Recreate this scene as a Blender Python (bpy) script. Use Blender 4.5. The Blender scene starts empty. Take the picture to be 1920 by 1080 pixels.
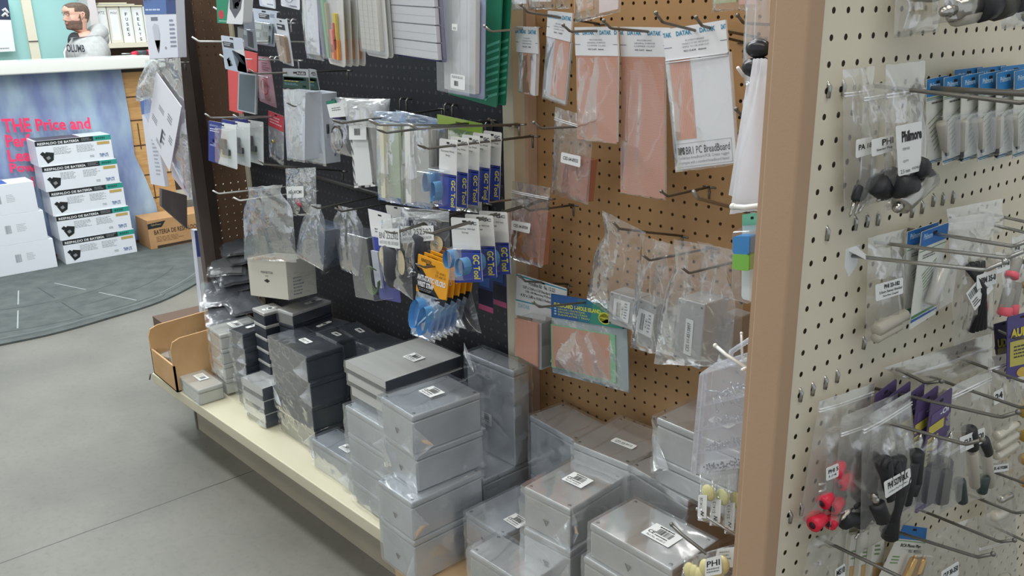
import bpy, math, random
from mathutils import Vector as V, noise
C = bpy.context.scene.collection
scene = bpy.context.scene
random.seed(7)
I = 0.0254            # everything below is written in inches; z = 0 is the hole row at elbow height
ZF = 36.5             # floor is 36.5 in below it
# ------------------------------------------------------------------ camera
F = 1595.048
CAM = V((44.70547, -46.00932, 13.32167))
RX = V((0.65200644, 0.75793625, -0.02049995))
RY = V((0.2179131, -0.21321681, -0.95239302))
RZ = V((-0.72622413, 0.61649918, -0.30418297))
def W(p): return V((p[0]*I, p[1]*I, (p[2]+ZF)*I))
cd = bpy.data.cameras.new('camera'); cam = bpy.data.objects.new('camera', cd); C.objects.link(cam)
from mathutils import Matrix
mx = Matrix((RX, -RY, -RZ)).transposed().to_4x4(); mx.translation = W(CAM)
cam.matrix_world = mx
cd.sensor_width = 36; cd.lens = F/1920*36; cd.clip_start = .05; cd.clip_end = 100
scene.camera = cam
# ------------------------------------------------------------------ light and exposure
wd = bpy.data.worlds.new('world'); scene.world = wd; wd.use_nodes = True
bg = wd.node_tree.nodes['Background']; bg.inputs[0].default_value = (.86, .93, 1.0, 1); bg.inputs[1].default_value = .25
def area(name, loc, size, size_y, energy, col=(1, 1, 1), rot=(0, 0, 0)):
    l = bpy.data.lights.new(name, 'AREA'); l.shape = 'RECTANGLE'; l.size = size; l.size_y = size_y; l.energy = energy; l.color = col
    o = bpy.data.objects.new(name, l); C.objects.link(o); o.location = W(loc); o.rotation_euler = rot
    return o
# rows of ceiling tubes over the aisles (all light comes from overhead fixtures)
area('ceiling_lamp', (-25, 12, 84), 3.6, .35, 26, (.94, .98, 1.0), (0, 0, 0))
area('ceiling_lamp', (-100, -30, 84), 3.6, .35, 34, (.92, .98, 1.0), (0, 0, 0))
area('ceiling_lamp', (-125, 30, 84), .35, 3.6, 19, (.92, .98, 1.0), (0, 0, 0))
area('ceiling_lamp', (-186, 10, 84), .35, 3.6, 13, (.94, .98, 1.0), (0, 0, 0))
area('ceiling_lamp', (10, -80, 84), 3.6, .35, 15, (1.0, .96, .92), (0, 0, 0))
area('ceiling_lamp', (75, -10, 84), .35, 2.4, 5, (1.0, .92, .80), (0, 0, 0))
scene.view_settings.view_transform = 'Standard'; scene.view_settings.look = 'None'
scene.view_settings.gamma = 1; scene.view_settings.use_curve_mapping = False
scene.view_settings.exposure = 1.38
scene.cycles.transparent_max_bounces = 24
scene.cycles.max_bounces = 8
# ------------------------------------------------------------------ projection helpers: photo pixel -> point on a real plane
def ray(x, y): return RX*((x-960)/F) + RY*((y-540)/F) + RZ
def onX(p, X): d = ray(*p); return CAM + d*((X-CAM.x)/d.x)
def onY(p, Y): d = ray(*p); return CAM + d*((Y-CAM.y)/d.y)
def onZ(p, Z): d = ray(*p); return CAM + d*((Z-CAM.z)/d.z)
WO = V((26.811, -14.588, 13.289)); WU = V((.0411, .99916, 0)); WN = V((.99916, -.0411, 0))
def onW(p, d): r = ray(*p); o = WO + WN*d; return CAM + r*((o-CAM).dot(WN)/r.dot(WN))
UP = V((0, 0, 1))
class Q:
    """a flat four-cornered frame; s to its right, t down, n out of its face towards the aisle"""
    def __init__(q, a, b, c, d, out=None):
        q.a, q.b, q.c, q.d = a, b, c, d
        n = (q.b-q.a).cross(q.a-q.d); n.normalize()
        if out is not None and n.dot(out) < 0: n = -n
        q.n = n; q.w = ((b-a).length+(c-d).length)/2; q.h = ((d-a).length+(c-b).length)/2
    def P(q, s, t, n=0):
        return q.a*(1-s)*(1-t) + q.b*s*(1-t) + q.c*s*t + q.d*(1-s)*t + q.n*n
    def sub(q, s0, t0, s1, t1, n=0):
        return Q(q.P(s0, t0, n), q.P(s1, t0, n), q.P(s1, t1, n), q.P(s0, t1, n), q.n)
    def move(q, v): return Q(q.a+v, q.b+v, q.c+v, q.d+v, q.n)
def qY(p, Y): return Q(*[onY(x, Y) for x in p], V((0, -1, 0)))
def qX(p, X): return Q(*[onX(x, X) for x in p], V((1, 0, 0)))
def qW(p, d): return Q(*[onW(x, d) for x in p], WN)
# ------------------------------------------------------------------ materials
def lin(c): return tuple((x/255/12.92 if x/255 <= .04045 else ((x/255+.055)/1.055)**2.4) for x in c)
MC = {}
def new_mat(name):
    m = bpy.data.materials.new(name); m.use_nodes = True
    return m, m.node_tree, m.node_tree.nodes['Principled BSDF']
def M(rgb, rough=.5, metal=0, spec=.5, coat=0, name=None):
    k = (tuple(rgb), rough, metal, spec, coat)
    if k in MC: return MC[k]
    m, nt, b = new_mat(name or 'paint_%02x%02x%02x' % tuple(int(x) for x in rgb))
    b.inputs['Base Color'].default_value = (*lin(rgb), 1); b.inputs['Roughness'].default_value = rough
    b.inputs['Metallic'].default_value = metal; b.inputs['Specular IOR Level'].default_value = spec
    b.inputs['Coat Weight'].default_value = coat
    MC[k] = m; return m
def noisy(name, c1, c2, scale, rough=.5, metal=0, bump=0, detail=4, stretch=(1, 1, 1), spec=.5, bscale=None):
    if name in MC: return MC[name]
    m, nt, b = new_mat(name); N = nt.nodes; L = nt.links
    tc = N.new('ShaderNodeTexCoord'); mp = N.new('ShaderNodeMapping'); mp.inputs['Scale'].default_value = stretch
    nz = N.new('ShaderNodeTexNoise'); nz.inputs['Scale'].default_value = scale; nz.inputs['Detail'].default_value = detail
    cr = N.new('ShaderNodeValToRGB'); cr.color_ramp.elements[0].position = .35; cr.color_ramp.elements[1].position = .65
    cr.color_ramp.elements[0].color = (*lin(c1), 1); cr.color_ramp.elements[1].color = (*lin(c2), 1)
    L.new(tc.outputs['Object'], mp.inputs[0]); L.new(mp.outputs[0], nz.inputs['Vector']); L.new(nz.outputs['Fac'], cr.inputs[0])
    L.new(cr.outputs[0], b.inputs['Base Color'])
    b.inputs['Roughness'].default_value = rough; b.inputs['Metallic'].default_value = metal; b.inputs['Specular IOR Level'].default_value = spec
    if bump:
        n2 = N.new('ShaderNodeTexNoise'); n2.inputs['Scale'].default_value = bscale or scale*3; n2.inputs['Detail'].default_value = 3
        bp = N.new('ShaderNodeBump'); bp.inputs['Strength'].default_value = bump; bp.inputs['Distance'].default_value = .004
        L.new(mp.outputs[0], n2.inputs['Vector']); L.new(n2.outputs['Fac'], bp.inputs['Height']); L.new(bp.outputs[0], b.inputs['Normal'])
    MC[name] = m; return m
def film(name, base=.06, edge=.5, milky=.10, col=(.93, .96, 1.0), rough=.14, scale=28, bump=.5, ridge=.25, fine=.5):
    """thin plastic film: mostly see-through, shines at creases and at grazing angles, a little milky"""
    if name in MC: return MC[name]
    m = bpy.data.materials.new(name); m.use_nodes = True; nt = m.node_tree; N = nt.nodes; L = nt.links
    N.remove(N['Principled BSDF']); out = N['Material Output']
    tc = N.new('ShaderNodeTexCoord')
    nz = N.new('ShaderNodeTexNoise'); nz.inputs['Scale'].default_value = scale; nz.inputs['Detail'].default_value = 3; nz.inputs['Roughness'].default_value = fine
    nz.inputs['Distortion'].default_value = .25
    mp = N.new('ShaderNodeMapping'); mp.inputs['Rotation'].default_value = (.5, .3, .6); mp.inputs['Scale'].default_value = (1, .55, 1.3)
    L.new(tc.outputs['Object'], mp.inputs[0]); L.new(mp.outputs[0], nz.inputs['Vector'])
    bp = N.new('ShaderNodeBump'); bp.inputs['Strength'].default_value = bump; bp.inputs['Distance'].default_value = .02
    L.new(nz.outputs['Fac'], bp.inputs['Height'])
    tr = N.new('ShaderNodeBsdfTransparent'); tr.inputs[0].default_value = (*[.9+.1*c for c in col], 1)
    gl = N.new('ShaderNodeBsdfGlossy'); gl.inputs['Roughness'].default_value = rough; gl.inputs[0].default_value = (1, 1, 1, 1)
    df = N.new('ShaderNodeBsdfDiffuse'); df.inputs[0].default_value = (*col, 1)
    L.new(bp.outputs[0], gl.inputs['Normal'])
    fr = N.new('ShaderNodeLayerWeight'); fr.inputs['Blend'].default_value = .25; L.new(bp.outputs[0], fr.inputs['Normal'])
    # thin creases where the noise crosses its middle value
    a = N.new('ShaderNodeMath'); a.operation = 'SUBTRACT'; a.inputs[1].default_value = .5; L.new(nz.outputs['Fac'], a.inputs[0])
    b = N.new('ShaderNodeMath'); b.operation = 'ABSOLUTE'; L.new(a.outputs[0], b.inputs[0])
    c = N.new('ShaderNodeMapRange'); c.inputs['From Min'].default_value = 0; c.inputs['From Max'].default_value = .014; c.inputs['To Min'].default_value = ridge; c.inputs['To Max'].default_value = 0
    L.new(b.outputs[0], c.inputs['Value'])
    e = N.new('ShaderNodeMath'); e.operation = 'MULTIPLY_ADD'; e.inputs[1].default_value = edge; e.inputs[2].default_value = base; L.new(fr.outputs['Fresnel'], e.inputs[0])
    g = N.new('ShaderNodeMath'); g.operation = 'ADD'; g.use_clamp = True; L.new(e.outputs[0], g.inputs[0]); L.new(c.outputs['Result'], g.inputs[1])
    m1 = N.new('ShaderNodeMixShader'); m1.inputs[0].default_value = milky; L.new(tr.outputs[0], m1.inputs[1]); L.new(df.outputs[0], m1.inputs[2])
    m2 = N.new('ShaderNodeMixShader'); L.new(g.outputs[0], m2.inputs[0]); L.new(m1.outputs[0], m2.inputs[1]); L.new(gl.outputs[0], m2.inputs[2])
    L.new(m2.outputs[0], out.inputs['Surface'])
    MC[name] = m; return m
def pegboard(name, c1, c2, rough, r=.11, gloss=.3, lit_rim=None):
    """hardboard with a real one inch grid of round see-through holes"""
    m, nt, b = new_mat(name); N = nt.nodes; L = nt.links; out = N['Material Output']
    tc = N.new('ShaderNodeTexCoord'); sx = N.new('ShaderNodeSeparateXYZ'); L.new(tc.outputs['Object'], sx.inputs[0])
    def cell(sock):
        k = N.new('ShaderNodeMath'); k.operation = 'MULTIPLY_ADD'; k.inputs[1].default_value = 1/I; k.inputs[2].default_value = .5; L.new(sock, k.inputs[0])
        f = N.new('ShaderNodeMath'); f.operation = 'FRACT'; L.new(k.outputs[0], f.inputs[0])
        s = N.new('ShaderNodeMath'); s.operation = 'SUBTRACT'; s.inputs[1].default_value = .5; L.new(f.outputs[0], s.inputs[0])
        p = N.new('ShaderNodeMath'); p.operation = 'POWER'; p.inputs[1].default_value = 2; 
        ab = N.new('ShaderNodeMath'); ab.operation = 'ABSOLUTE'; L.new(s.outputs[0], ab.inputs[0]); L.new(ab.outputs[0], p.inputs[0]); return p.outputs[0]
    ad = N.new('ShaderNodeMath'); ad.operation = 'ADD'; L.new(cell(sx.outputs['X']), ad.inputs[0]); L.new(cell(sx.outputs['Z']), ad.inputs[1])
    ls = N.new('ShaderNodeMath'); ls.operation = 'LESS_THAN'; ls.inputs[1].default_value = r*r; L.new(ad.outputs[0], ls.inputs[0])
    nz = N.new('ShaderNodeTexNoise'); nz.inputs['Scale'].default_value = 5; nz.inputs['Detail'].default_value = 6; L.new(tc.outputs['Object'], nz.inputs['Vector'])
    cr = N.new('ShaderNodeValToRGB'); cr.color_ramp.elements[0].position = .3; cr.color_ramp.elements[1].position = .7
    cr.color_ramp.elements[0].color = (*lin(c1), 1); cr.color_ramp.elements[1].color = (*lin(c2), 1); L.new(nz.outputs['Fac'], cr.inputs[0])
    if lit_rim:      # pale ring painted round each hole for light caught on its edge
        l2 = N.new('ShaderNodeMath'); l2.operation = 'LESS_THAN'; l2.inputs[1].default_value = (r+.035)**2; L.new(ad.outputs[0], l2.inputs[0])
        mr = N.new('ShaderNodeMixRGB'); L.new(l2.outputs[0], mr.inputs[0]); L.new(cr.outputs[0], mr.inputs[1]); mr.inputs[2].default_value = (*lin(lit_rim), 1); L.new(mr.outputs[0], b.inputs['Base Color'])
    else: L.new(cr.outputs[0], b.inputs['Base Color'])
    b.inputs['Roughness'].default_value = rough; b.inputs['Specular IOR Level'].default_value = gloss
    tr = N.new('ShaderNodeBsdfTransparent'); mxs = N.new('ShaderNodeMixShader')
    L.new(ls.outputs[0], mxs.inputs[0]); L.new(b.outputs[0], mxs.inputs[1]); L.new(tr.outputs[0], mxs.inputs[2]); L.new(mxs.outputs[0], out.inputs['Surface'])
    return m
WHITE = M((232, 234, 236), .55); INK = M((28, 28, 32), .6); GREYINK = M((135, 138, 142), .6)
CHROME = M((176, 176, 172), .28, .9, name='zinc_plated_wire'); DARKWIRE = M((122, 120, 114), .35, .7, name='dark_steel_wire')
BARE = M((236, 236, 230), .3, .2, name='white_dipped_wire')
BAG = film('clear_polybag', .025, .5, .05, scale=16, bump=.3, ridge=.14)
BAGM = film('milky_polybag', .06, .45, .16, (.92, .94, .97), .2, 12, .3, .08)
WRAP = film('shrink_wrap_film', .025, .36, .06, (.84, .92, 1.0), .12, 6, .35, .13)
WRAPB = film('dark_goods_film', .02, .34, .03, (.84, .92, 1.0), .12, 8, .5, .22)
PLAINF = film('smooth_film', .02, .3, .03, scale=5, bump=.15, ridge=0)
EARF = film('folded_film', .08, .6, .24, (.90, .95, 1.0), .12, 9, .4, .25)
BLIS = film('clear_blister', .02, .3, .04, (.86, .90, 1.0), .08, 6, .12, .0)
ALU = noisy('die_cast_aluminium', (172, 177, 182), (192, 196, 200), 9, .38, .3, .12, 5, bscale=120)
ALUW = noisy('warm_die_cast_aluminium', (170, 170, 168), (190, 190, 188), 9, .36, .3, .12, 5, bscale=120)
BLK = noisy('black_textured_plastic', (30, 35, 44), (42, 50, 62), 14, .45, 0, .2, bscale=300)
LITE = noisy('brushed_pale_aluminium', (206, 206, 201), (216, 216, 211), 4, .34, .15, .05, 3, (1, 12, 1))
PUTTY = noisy('pale_grey_plastic', (186, 186, 178), (200, 200, 192), 6, .5, 0, .1)
COPPER = M((198, 146, 126), .42, .15, name='copper_clad_board')
# ------------------------------------------------------------------ mesh builder
TC = {}
def glyphs(s, bold=0):
    k = (s, bold)
    if k in TC: return TC[k]
    cu = bpy.data.curves.new('t', 'FONT'); cu.body = s; cu.size = 1; cu.offset = bold; cu.resolution_u = 2; cu.fill_mode = 'FRONT'
    o = bpy.data.objects.new('t', cu); C.objects.link(o)
    dg = bpy.context.evaluated_depsgraph_get(); e = o.evaluated_get(dg); me = e.to_mesh()
    vs = [(v.co.x, v.co.y) for v in me.vertices]; fs = [tuple(p.vertices) for p in me.polygons]
    e.to_mesh_clear(); bpy.data.objects.remove(o); bpy.data.curves.remove(cu)
    if vs:
        x0 = min(v[0] for v in vs); x1 = max(v[0] for v in vs); y0 = min(v[1] for v in vs); y1 = max(v[1] for v in vs)
        vs = [((x-x0)/max(x1-x0, 1e-6), (y-y0)/max(y1-y0, 1e-6)) for x, y in vs]
        # cap so descender-free strings fill the box
    TC[k] = (vs, fs); return TC[k]
class MB:
    def __init__(s): s.v = []; s.f = []; s.mi = []; s.mats = []; s.sm = []
    def add(s, vs, fs, mat, smooth=False):
        if mat not in s.mats: s.mats.append(mat)
        k = s.mats.index(mat); n = len(s.v); s.v += [V(v) for v in vs]
        for f in fs: s.f.append(tuple(i+n for i in f)); s.mi.append(k); s.sm.append(smooth)
    def poly(s, pts, mat): s.add(pts, [tuple(range(len(pts)))], mat)
    def prism(s, pts, vec, mat):
        n = len(pts); q = [p+vec for p in pts]
        s.add(list(pts)+q, [tuple(range(n)), tuple(range(2*n-1, n-1, -1))]+[(i, i+n, (i+1) % n+n, (i+1) % n) for i in range(n)], mat)
    def slab(s, q, rect, n0, n1, mat, r=0, back=True):
        """rounded rectangle of frame q from depth n0 (back) to n1 (front)"""
        s0, t0, s1, t1 = rect; w = q.w; h = q.h; pts = []
        if r:
            rs = min(r/w, (s1-s0)/2); rt = min(r/h, (t1-t0)/2)
            for cx, cy, a0 in ((s1-rs, t0+rt, -90), (s1-rs, t1-rt, 0), (s0+rs, t1-rt, 90), (s0+rs, t0+rt, 180)):
                for k in range(5):
                    a = math.radians(a0+k*22.5); pts.append((cx+rs*math.cos(a), cy+rt*math.sin(a)))
        else: pts = [(s0, t0), (s1, t0), (s1, t1), (s0, t1)]
        fr = [q.P(x, y, n1) for x, y in pts]; bk = [q.P(x, y, n0) for x, y in pts]; n = len(pts)
        fs = [tuple(range(n))]+[(i, i+n, (i+1) % n+n, (i+1) % n) for i in range(n)]
        if back: fs.append(tuple(range(2*n-1, n-1, -1)))
        s.add(fr+bk, fs, mat)
    def rect(s, q, rect, n, mat, r=0):
        s.slab(q, rect, n, n+.004, mat, r, False)
    def box(s, lo, hi, mat):
        x0, y0, z0 = lo; x1, y1, z1 = hi
        s.add([(x0, y0, z0), (x1, y0, z0), (x1, y1, z0), (x0, y1, z0), (x0, y0, z1), (x1, y0, z1), (x1, y1, z1), (x0, y1, z1)],
              [(3, 2, 1, 0), (4, 5, 6, 7), (0, 1, 5, 4), (1, 2, 6, 5), (2, 3, 7, 6), (3, 0, 4, 7)], mat)
    def tube(s, path, r, mat, seg=8, cap=True, ball=0):
        path = [V(p) for p in path]; rings = []; n = len(path); prev = None; vs = []; fs = []
        for i, p in enumerate(path):
            d = (path[min(i+1, n-1)]-path[max(i-1, 0)]).normalized()
            if prev is None:
                a = d.cross(UP); a = a if a.length > .01 else d.cross(V((1, 0, 0)))
            else: a = prev-d*prev.dot(d)
            a.normalize(); prev = a; b = d.cross(a); rr = r[i] if isinstance(r, (list, tuple)) else r
            vs += [p+(a*math.cos(t*2*math.pi/seg)+b*math.sin(t*2*math.pi/seg))*rr for t in range(seg)]
        for i in range(n-1):
            for t in range(seg): fs.append((i*seg+t, i*seg+(t+1) % seg, (i+1)*seg+(t+1) % seg, (i+1)*seg+t))
        if cap: fs += [tuple(range(seg-1, -1, -1)), tuple((n-1)*seg+t for t in range(seg))]
        s.add(vs, fs, mat, True)
    def cyl(s, a, b, ra, rb, mat, seg=16): s.tube([a, b], [ra, rb], mat, seg)
    def ball(s, c, r, mat, sc=(1, 1, 1), k=8):
        vs = []; fs = []
        for i in range(k+1):
            th = math.pi*i/k
            for j in range(2*k):
                ph = math.pi*j/k; vs.append(V(c)+V((r*sc[0]*math.sin(th)*math.cos(ph), r*sc[1]*math.sin(th)*math.sin(ph), r*sc[2]*math.cos(th))))
        for i in range(k):
            for j in range(2*k): fs.append((i*2*k+j, (i+1)*2*k+j, (i+1)*2*k+(j+1) % (2*k), i*2*k+(j+1) % (2*k)))
        s.add(vs, fs, mat, True)
    def text(s, q, rect, string, mat, n=.012, bold=0, rot=0, shear=0):
        vs, fs = glyphs(string, bold); s0, t0, s1, t1 = rect
        def mp(x, y):
            if rot == 90: x, y = 1-y, x       # reads upwards
            elif rot == -90: x, y = y, 1-x    # reads downwards
            x = x+shear*y
            return q.P(s0+(s1-s0)*x, t1-(t1-t0)*y, n)
        if fs: s.add([mp(x, y) for x, y in vs], fs, mat)
    def lines(s, q, rect, k, mat, n=.010, fill=.45, seed=0, ragged=.35):
        s0, t0, s1, t1 = rect; h = (t1-t0)/k; rr = random.Random(seed)
        for i in range(k):
            e = s1-(s1-s0)*rr.random()*ragged; x = s0
            while x < e-.001:
                w = (s1-s0)*(.06+.14*rr.random()); x2 = min(x+w, e)
                s.poly([q.P(x, t0+i*h, n), q.P(x2, t0+i*h, n), q.P(x2, t0+(i+fill)*h, n), q.P(x, t0+(i+fill)*h, n)], mat); x = x2+(s1-s0)*.03
    def bars(s, q, rect, mat, n=.011, seed=1, k=18):
        s0, t0, s1, t1 = rect; rr = random.Random(seed); x = s0; u = (s1-s0)/k/1.8
        while x < s1-u:
            w = u*rr.choice((.6, 1, 1, 1.8)); s.poly([q.P(x, t0, n), q.P(x+w, t0, n), q.P(x+w, t1, n), q.P(x, t1, n)], mat); x += w+u*rr.choice((.6, .9, 1.4))
    def grid(s, fn, nx, ny, mat, smooth=True):
        vs = [fn(i/nx, j/ny) for j in range(ny+1) for i in range(nx+1)]
        fs = [(j*(nx+1)+i, j*(nx+1)+i+1, (j+1)*(nx+1)+i+1, (j+1)*(nx+1)+i) for j in range(ny) for i in range(nx)]
        s.add(vs, fs, mat, smooth)
    def build(s, name, parent=None, bevel=0, at=None, sub=0):
        me = bpy.data.meshes.new(name)
        if parent is not None: o0 = parent.get('_o'); o0 = V(o0) if o0 else V((0, 0, 0))
        else:
            if at is None:
                lo = V([min(v[i] for v in s.v) for i in range(3)]); hi = V([max(v[i] for v in s.v) for i in range(3)])
                at = V(((lo.x+hi.x)/2, (lo.y+hi.y)/2, lo.z))
            o0 = W(at)
        me.from_pydata([W(v)-o0 for v in s.v], [], s.f)
        for m in s.mats: me.materials.append(m)
        me.polygons.foreach_set('material_index', s.mi); me.polygons.foreach_set('use_smooth', s.sm); me.update()
        o = bpy.data.objects.new(name, me); C.objects.link(o)
        if parent is not None:
            o.parent = parent; o['_o'] = list(o0)
        else: o.location = o0; o['_o'] = list(o0)
        if bevel:
            b = o.modifiers.new('bevel', 'BEVEL'); b.width = bevel*I; b.segments = 2; b.limit_method = 'ANGLE'; b.angle_limit = .7
            for p in me.polygons: p.use_smooth = True
            w = o.modifiers.new('wn', 'WEIGHTED_NORMAL'); w.keep_sharp = True
        return o
def tag(o, label=None, cat=None, group=None, kind=None):
    if label: o['label'] = label
    if cat: o['category'] = cat
    if group: o['group'] = group
    if kind: o['kind'] = kind
    return o
def thing(name, label, cat, loc, group=None):
    o = bpy.data.objects.new(name, None); C.objects.link(o); o.location = W(loc); o['_o'] = list(W(loc)); o.empty_display_size = .02
    return tag(o, label, cat, group)
def dup(root, off, label, group=None):
    def cp(o, par):
        c = o.copy(); C.objects.link(c); c.parent = par
        for ch in list(o.children): cp(ch, c)
        return c
    r = cp(root, None); r.location = root.location + V(off)*I; r['label'] = label
    if group: r['group'] = group
    return r
def struct(name, mb, **k): return tag(mb.build(name, **k), kind='structure')
# ================================================================== SETTING
def concrete():
    m, nt, b = new_mat('polished_concrete'); N = nt.nodes; L = nt.links
    tc = N.new('ShaderNodeTexCoord')
    n1 = N.new('ShaderNodeTexNoise'); n1.inputs['Scale'].default_value = 1.1; n1.inputs['Detail'].default_value = 8; n1.inputs['Roughness'].default_value = .6
    n2 = N.new('ShaderNodeTexNoise'); n2.inputs['Scale'].default_value = 60; n2.inputs['Detail'].default_value = 4
    L.new(tc.outputs['Object'], n1.inputs['Vector']); L.new(tc.outputs['Object'], n2.inputs['Vector'])
    cr = N.new('ShaderNodeValToRGB'); e = cr.color_ramp.elements; e[0].position = .3; e[1].position = .72
    e[0].color = (*lin((102, 101, 95)), 1); e[1].color = (*lin((136, 133, 124)), 1); L.new(n1.outputs['Fac'], cr.inputs[0])
    c2 = N.new('ShaderNodeValToRGB'); f = c2.color_ramp.elements; f[0].position = .28; f[1].position = .5; f[0].color = (.90, .90, .90, 1); f[1].color = (1, 1, 1, 1); L.new(n2.outputs['Fac'], c2.inputs[0])
    mu = N.new('ShaderNodeMixRGB'); mu.blend_type = 'MULTIPLY'; mu.inputs[0].default_value = 1; L.new(cr.outputs[0], mu.inputs[1]); L.new(c2.outputs[0], mu.inputs[2])
    # saw cut joint across the aisle
    sx = N.new('ShaderNodeSeparateXYZ'); L.new(tc.outputs['Object'], sx.inputs[0])
    n3 = N.new('ShaderNodeTexNoise'); n3.inputs['Scale'].default_value = 9; L.new(tc.outputs['Object'], n3.inputs['Vector'])
    w = N.new('ShaderNodeMath'); w.operation = 'MULTIPLY_ADD'; w.inputs[1].default_value = .006; L.new(n3.outputs['Fac'], w.inputs[0]); L.new(sx.outputs['X'], w.inputs[2])
    a = N.new('ShaderNodeMath'); a.operation = 'ADD'; a.inputs[1].default_value = 42.3*I-.003; L.new(w.outputs[0], a.inputs[0])
    ab = N.new('ShaderNodeMath'); ab.operation = 'ABSOLUTE'; L.new(a.outputs[0], ab.inputs[0])
    ls = N.new('ShaderNodeMath'); ls.operation = 'LESS_THAN'; ls.inputs[1].default_value = .0022; L.new(ab.outputs[0], ls.inputs[0])
    m3 = N.new('ShaderNodeMixRGB'); L.new(ls.outputs[0], m3.inputs[0]); L.new(mu.outputs[0], m3.inputs[1]); m3.inputs[2].default_value = (*lin((72, 72, 68)), 1)
    L.new(m3.outputs[0], b.inputs['Base Color']); b.inputs['Roughness'].default_value = .42; b.inputs['Specular IOR Level'].default_value = .35
    bp = N.new('ShaderNodeBump'); bp.inputs['Strength'].default_value = .08; L.new(n2.outputs['Fac'], bp.inputs['Height']); L.new(bp.outputs[0], b.inputs['Normal'])
    return m
FZ = -36.5
m = MB(); m.box((-235, -170, FZ-2), (140, 90, FZ), concrete()); struct('floor', m, at=(0, 0, FZ))
TEAL = noisy('teal_wall_paint', (158, 206, 204), (166, 212, 210), 2, .55)
m = MB(); m.box((-219, -170, FZ), (-215, 90, 84), M((206, 208, 204), .7)); struct('wall_back', m)
m = MB(); m.box((-215, -14, FZ), (-214.7, 60, 70), TEAL); struct('trim_2', m)
m = MB(); m.box((-235, 86, FZ), (140, 90, 84), M((205, 208, 205), .7)); struct('wall_right', m)
m = MB(); m.box((-235, -170, 85), (140, 90, 87), M((225, 226, 224), .8)); struct('ceiling', m)
# cream post on the teal wall
CREAM = M((226, 220, 200), .5)
def aX(px, X): return onX(px, X)
m = MB(); a = aX((57, 50), -214); m.box((-215, a.y-1.15, -20), (-213.6, a.y+1.1, 70), CREAM)
m.box((-213.6, a.y-1.15, onX((70, 77), -214).z-.12), (-213.4, a.y+1.1, onX((70, 77), -214).z+.12), M((90, 88, 80), .6)); struct('trim_1', m)
# ---- poster leaning on the teal wall
q = qX([(-12, -8), (14, -6), (29, 96), (-12, 98)], -212); m = MB()
m.slab(q, (0, 0, 1, 1), -.3, 0, WHITE); o = tag(m.build('wall_poster'), 'white poster with a navy top panel on the teal wall behind the counter', 'poster')
m = MB(); m.rect(q, (0, 0, 1, .42), .02, M((44, 56, 84), .5)); m.tube([q.P(.55, .26, .05), q.P(.72, .22, .05), q.P(.9, .3, .05)], .35, WHITE, 6); m.tube([q.P(.5, .36, .05), q.P(.7, .3, .05), q.P(.85, .36, .05)], .35, WHITE, 6)
m.lines(q, (.3, .93, .9, .97), 1, GREYINK, .03); m.build('printed_panel', o)
# ---- counter with plywood front
def plywood():
    m, nt, b = new_mat('pine_plywood'); N = nt.nodes; L = nt.links
    tc = N.new('ShaderNodeTexCoord'); mp = N.new('ShaderNodeMapping'); mp.inputs['Scale'].default_value = (1, 1, 9)
    nz = N.new('ShaderNodeTexNoise'); nz.inputs['Scale'].default_value = 5; nz.inputs['Detail'].default_value = 6; nz.inputs['Distortion'].default_value = 1.2
    L.new(tc.outputs['Object'], mp.inputs[0]); L.new(mp.outputs[0], nz.inputs['Vector'])
    cr = N.new('ShaderNodeValToRGB'); e = cr.color_ramp.elements; e[0].color = (*lin((184, 136, 84)), 1); e[1].color = (*lin((206, 164, 108)), 1); e[0].position = .3; e[1].position = .7
    L.new(nz.outputs['Fac'], cr.inputs[0]); L.new(cr.outputs[0], b.inputs['Base Color']); b.inputs['Roughness'].default_value = .55
    return m
PLY = plywood(); DARKLINE = M((70, 46, 24), .8)
ctr = thing('service_counter', 'long white edged service counter with plywood front at the back of the shop', 'counter', (-175, 5, FZ))
m = MB(); m.box((-164.5, -60, FZ), (-163.5, 24.5, 3.9), PLY); m.box((-177, -60, FZ), (-176, 24.5, 3.9), PLY); m.box((-176, 23.5, FZ), (-164.5, 24.5, 3.9), PLY)
m.box((-176, -60, FZ), (-164.5, -59, 3.9), PLY)
for z in (-2.5, -7.8, -13.6, -20.6, -26.2): m.box((-163.5, -60, z-.12), (-163.42, 24.5, z+.12), DARKLINE)
for k, y in enumerate((14.2, 17.9, 15.6, 19.5, 17.2)): m.box((-163.5, y-.1, -2.5-6*(k+1)), (-163.4, y+.1, -2.5-6*k), DARKLINE)
m.build('front_panel', ctr)
m = MB(); m.box((-178, -60, 4.9), (-160, 24.8, 6.3), M((222, 228, 226), .12, 0, .6)); m.build('glass_worktop', ctr, bevel=.1)
m = MB(); m.box((-162, -60, 3.9), (-159.2, 24.8, 6.45), M((226, 226, 220), .35)); m.build('edge_trim', ctr, bevel=.3)
m = MB(); m.box((-163.9, -60, 3.0), (-163.2, 24.8, 3.9), M((52, 46, 42), .7)); m.build('dark_rail', ctr)  # dark brown strip just below the edge trim
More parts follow.
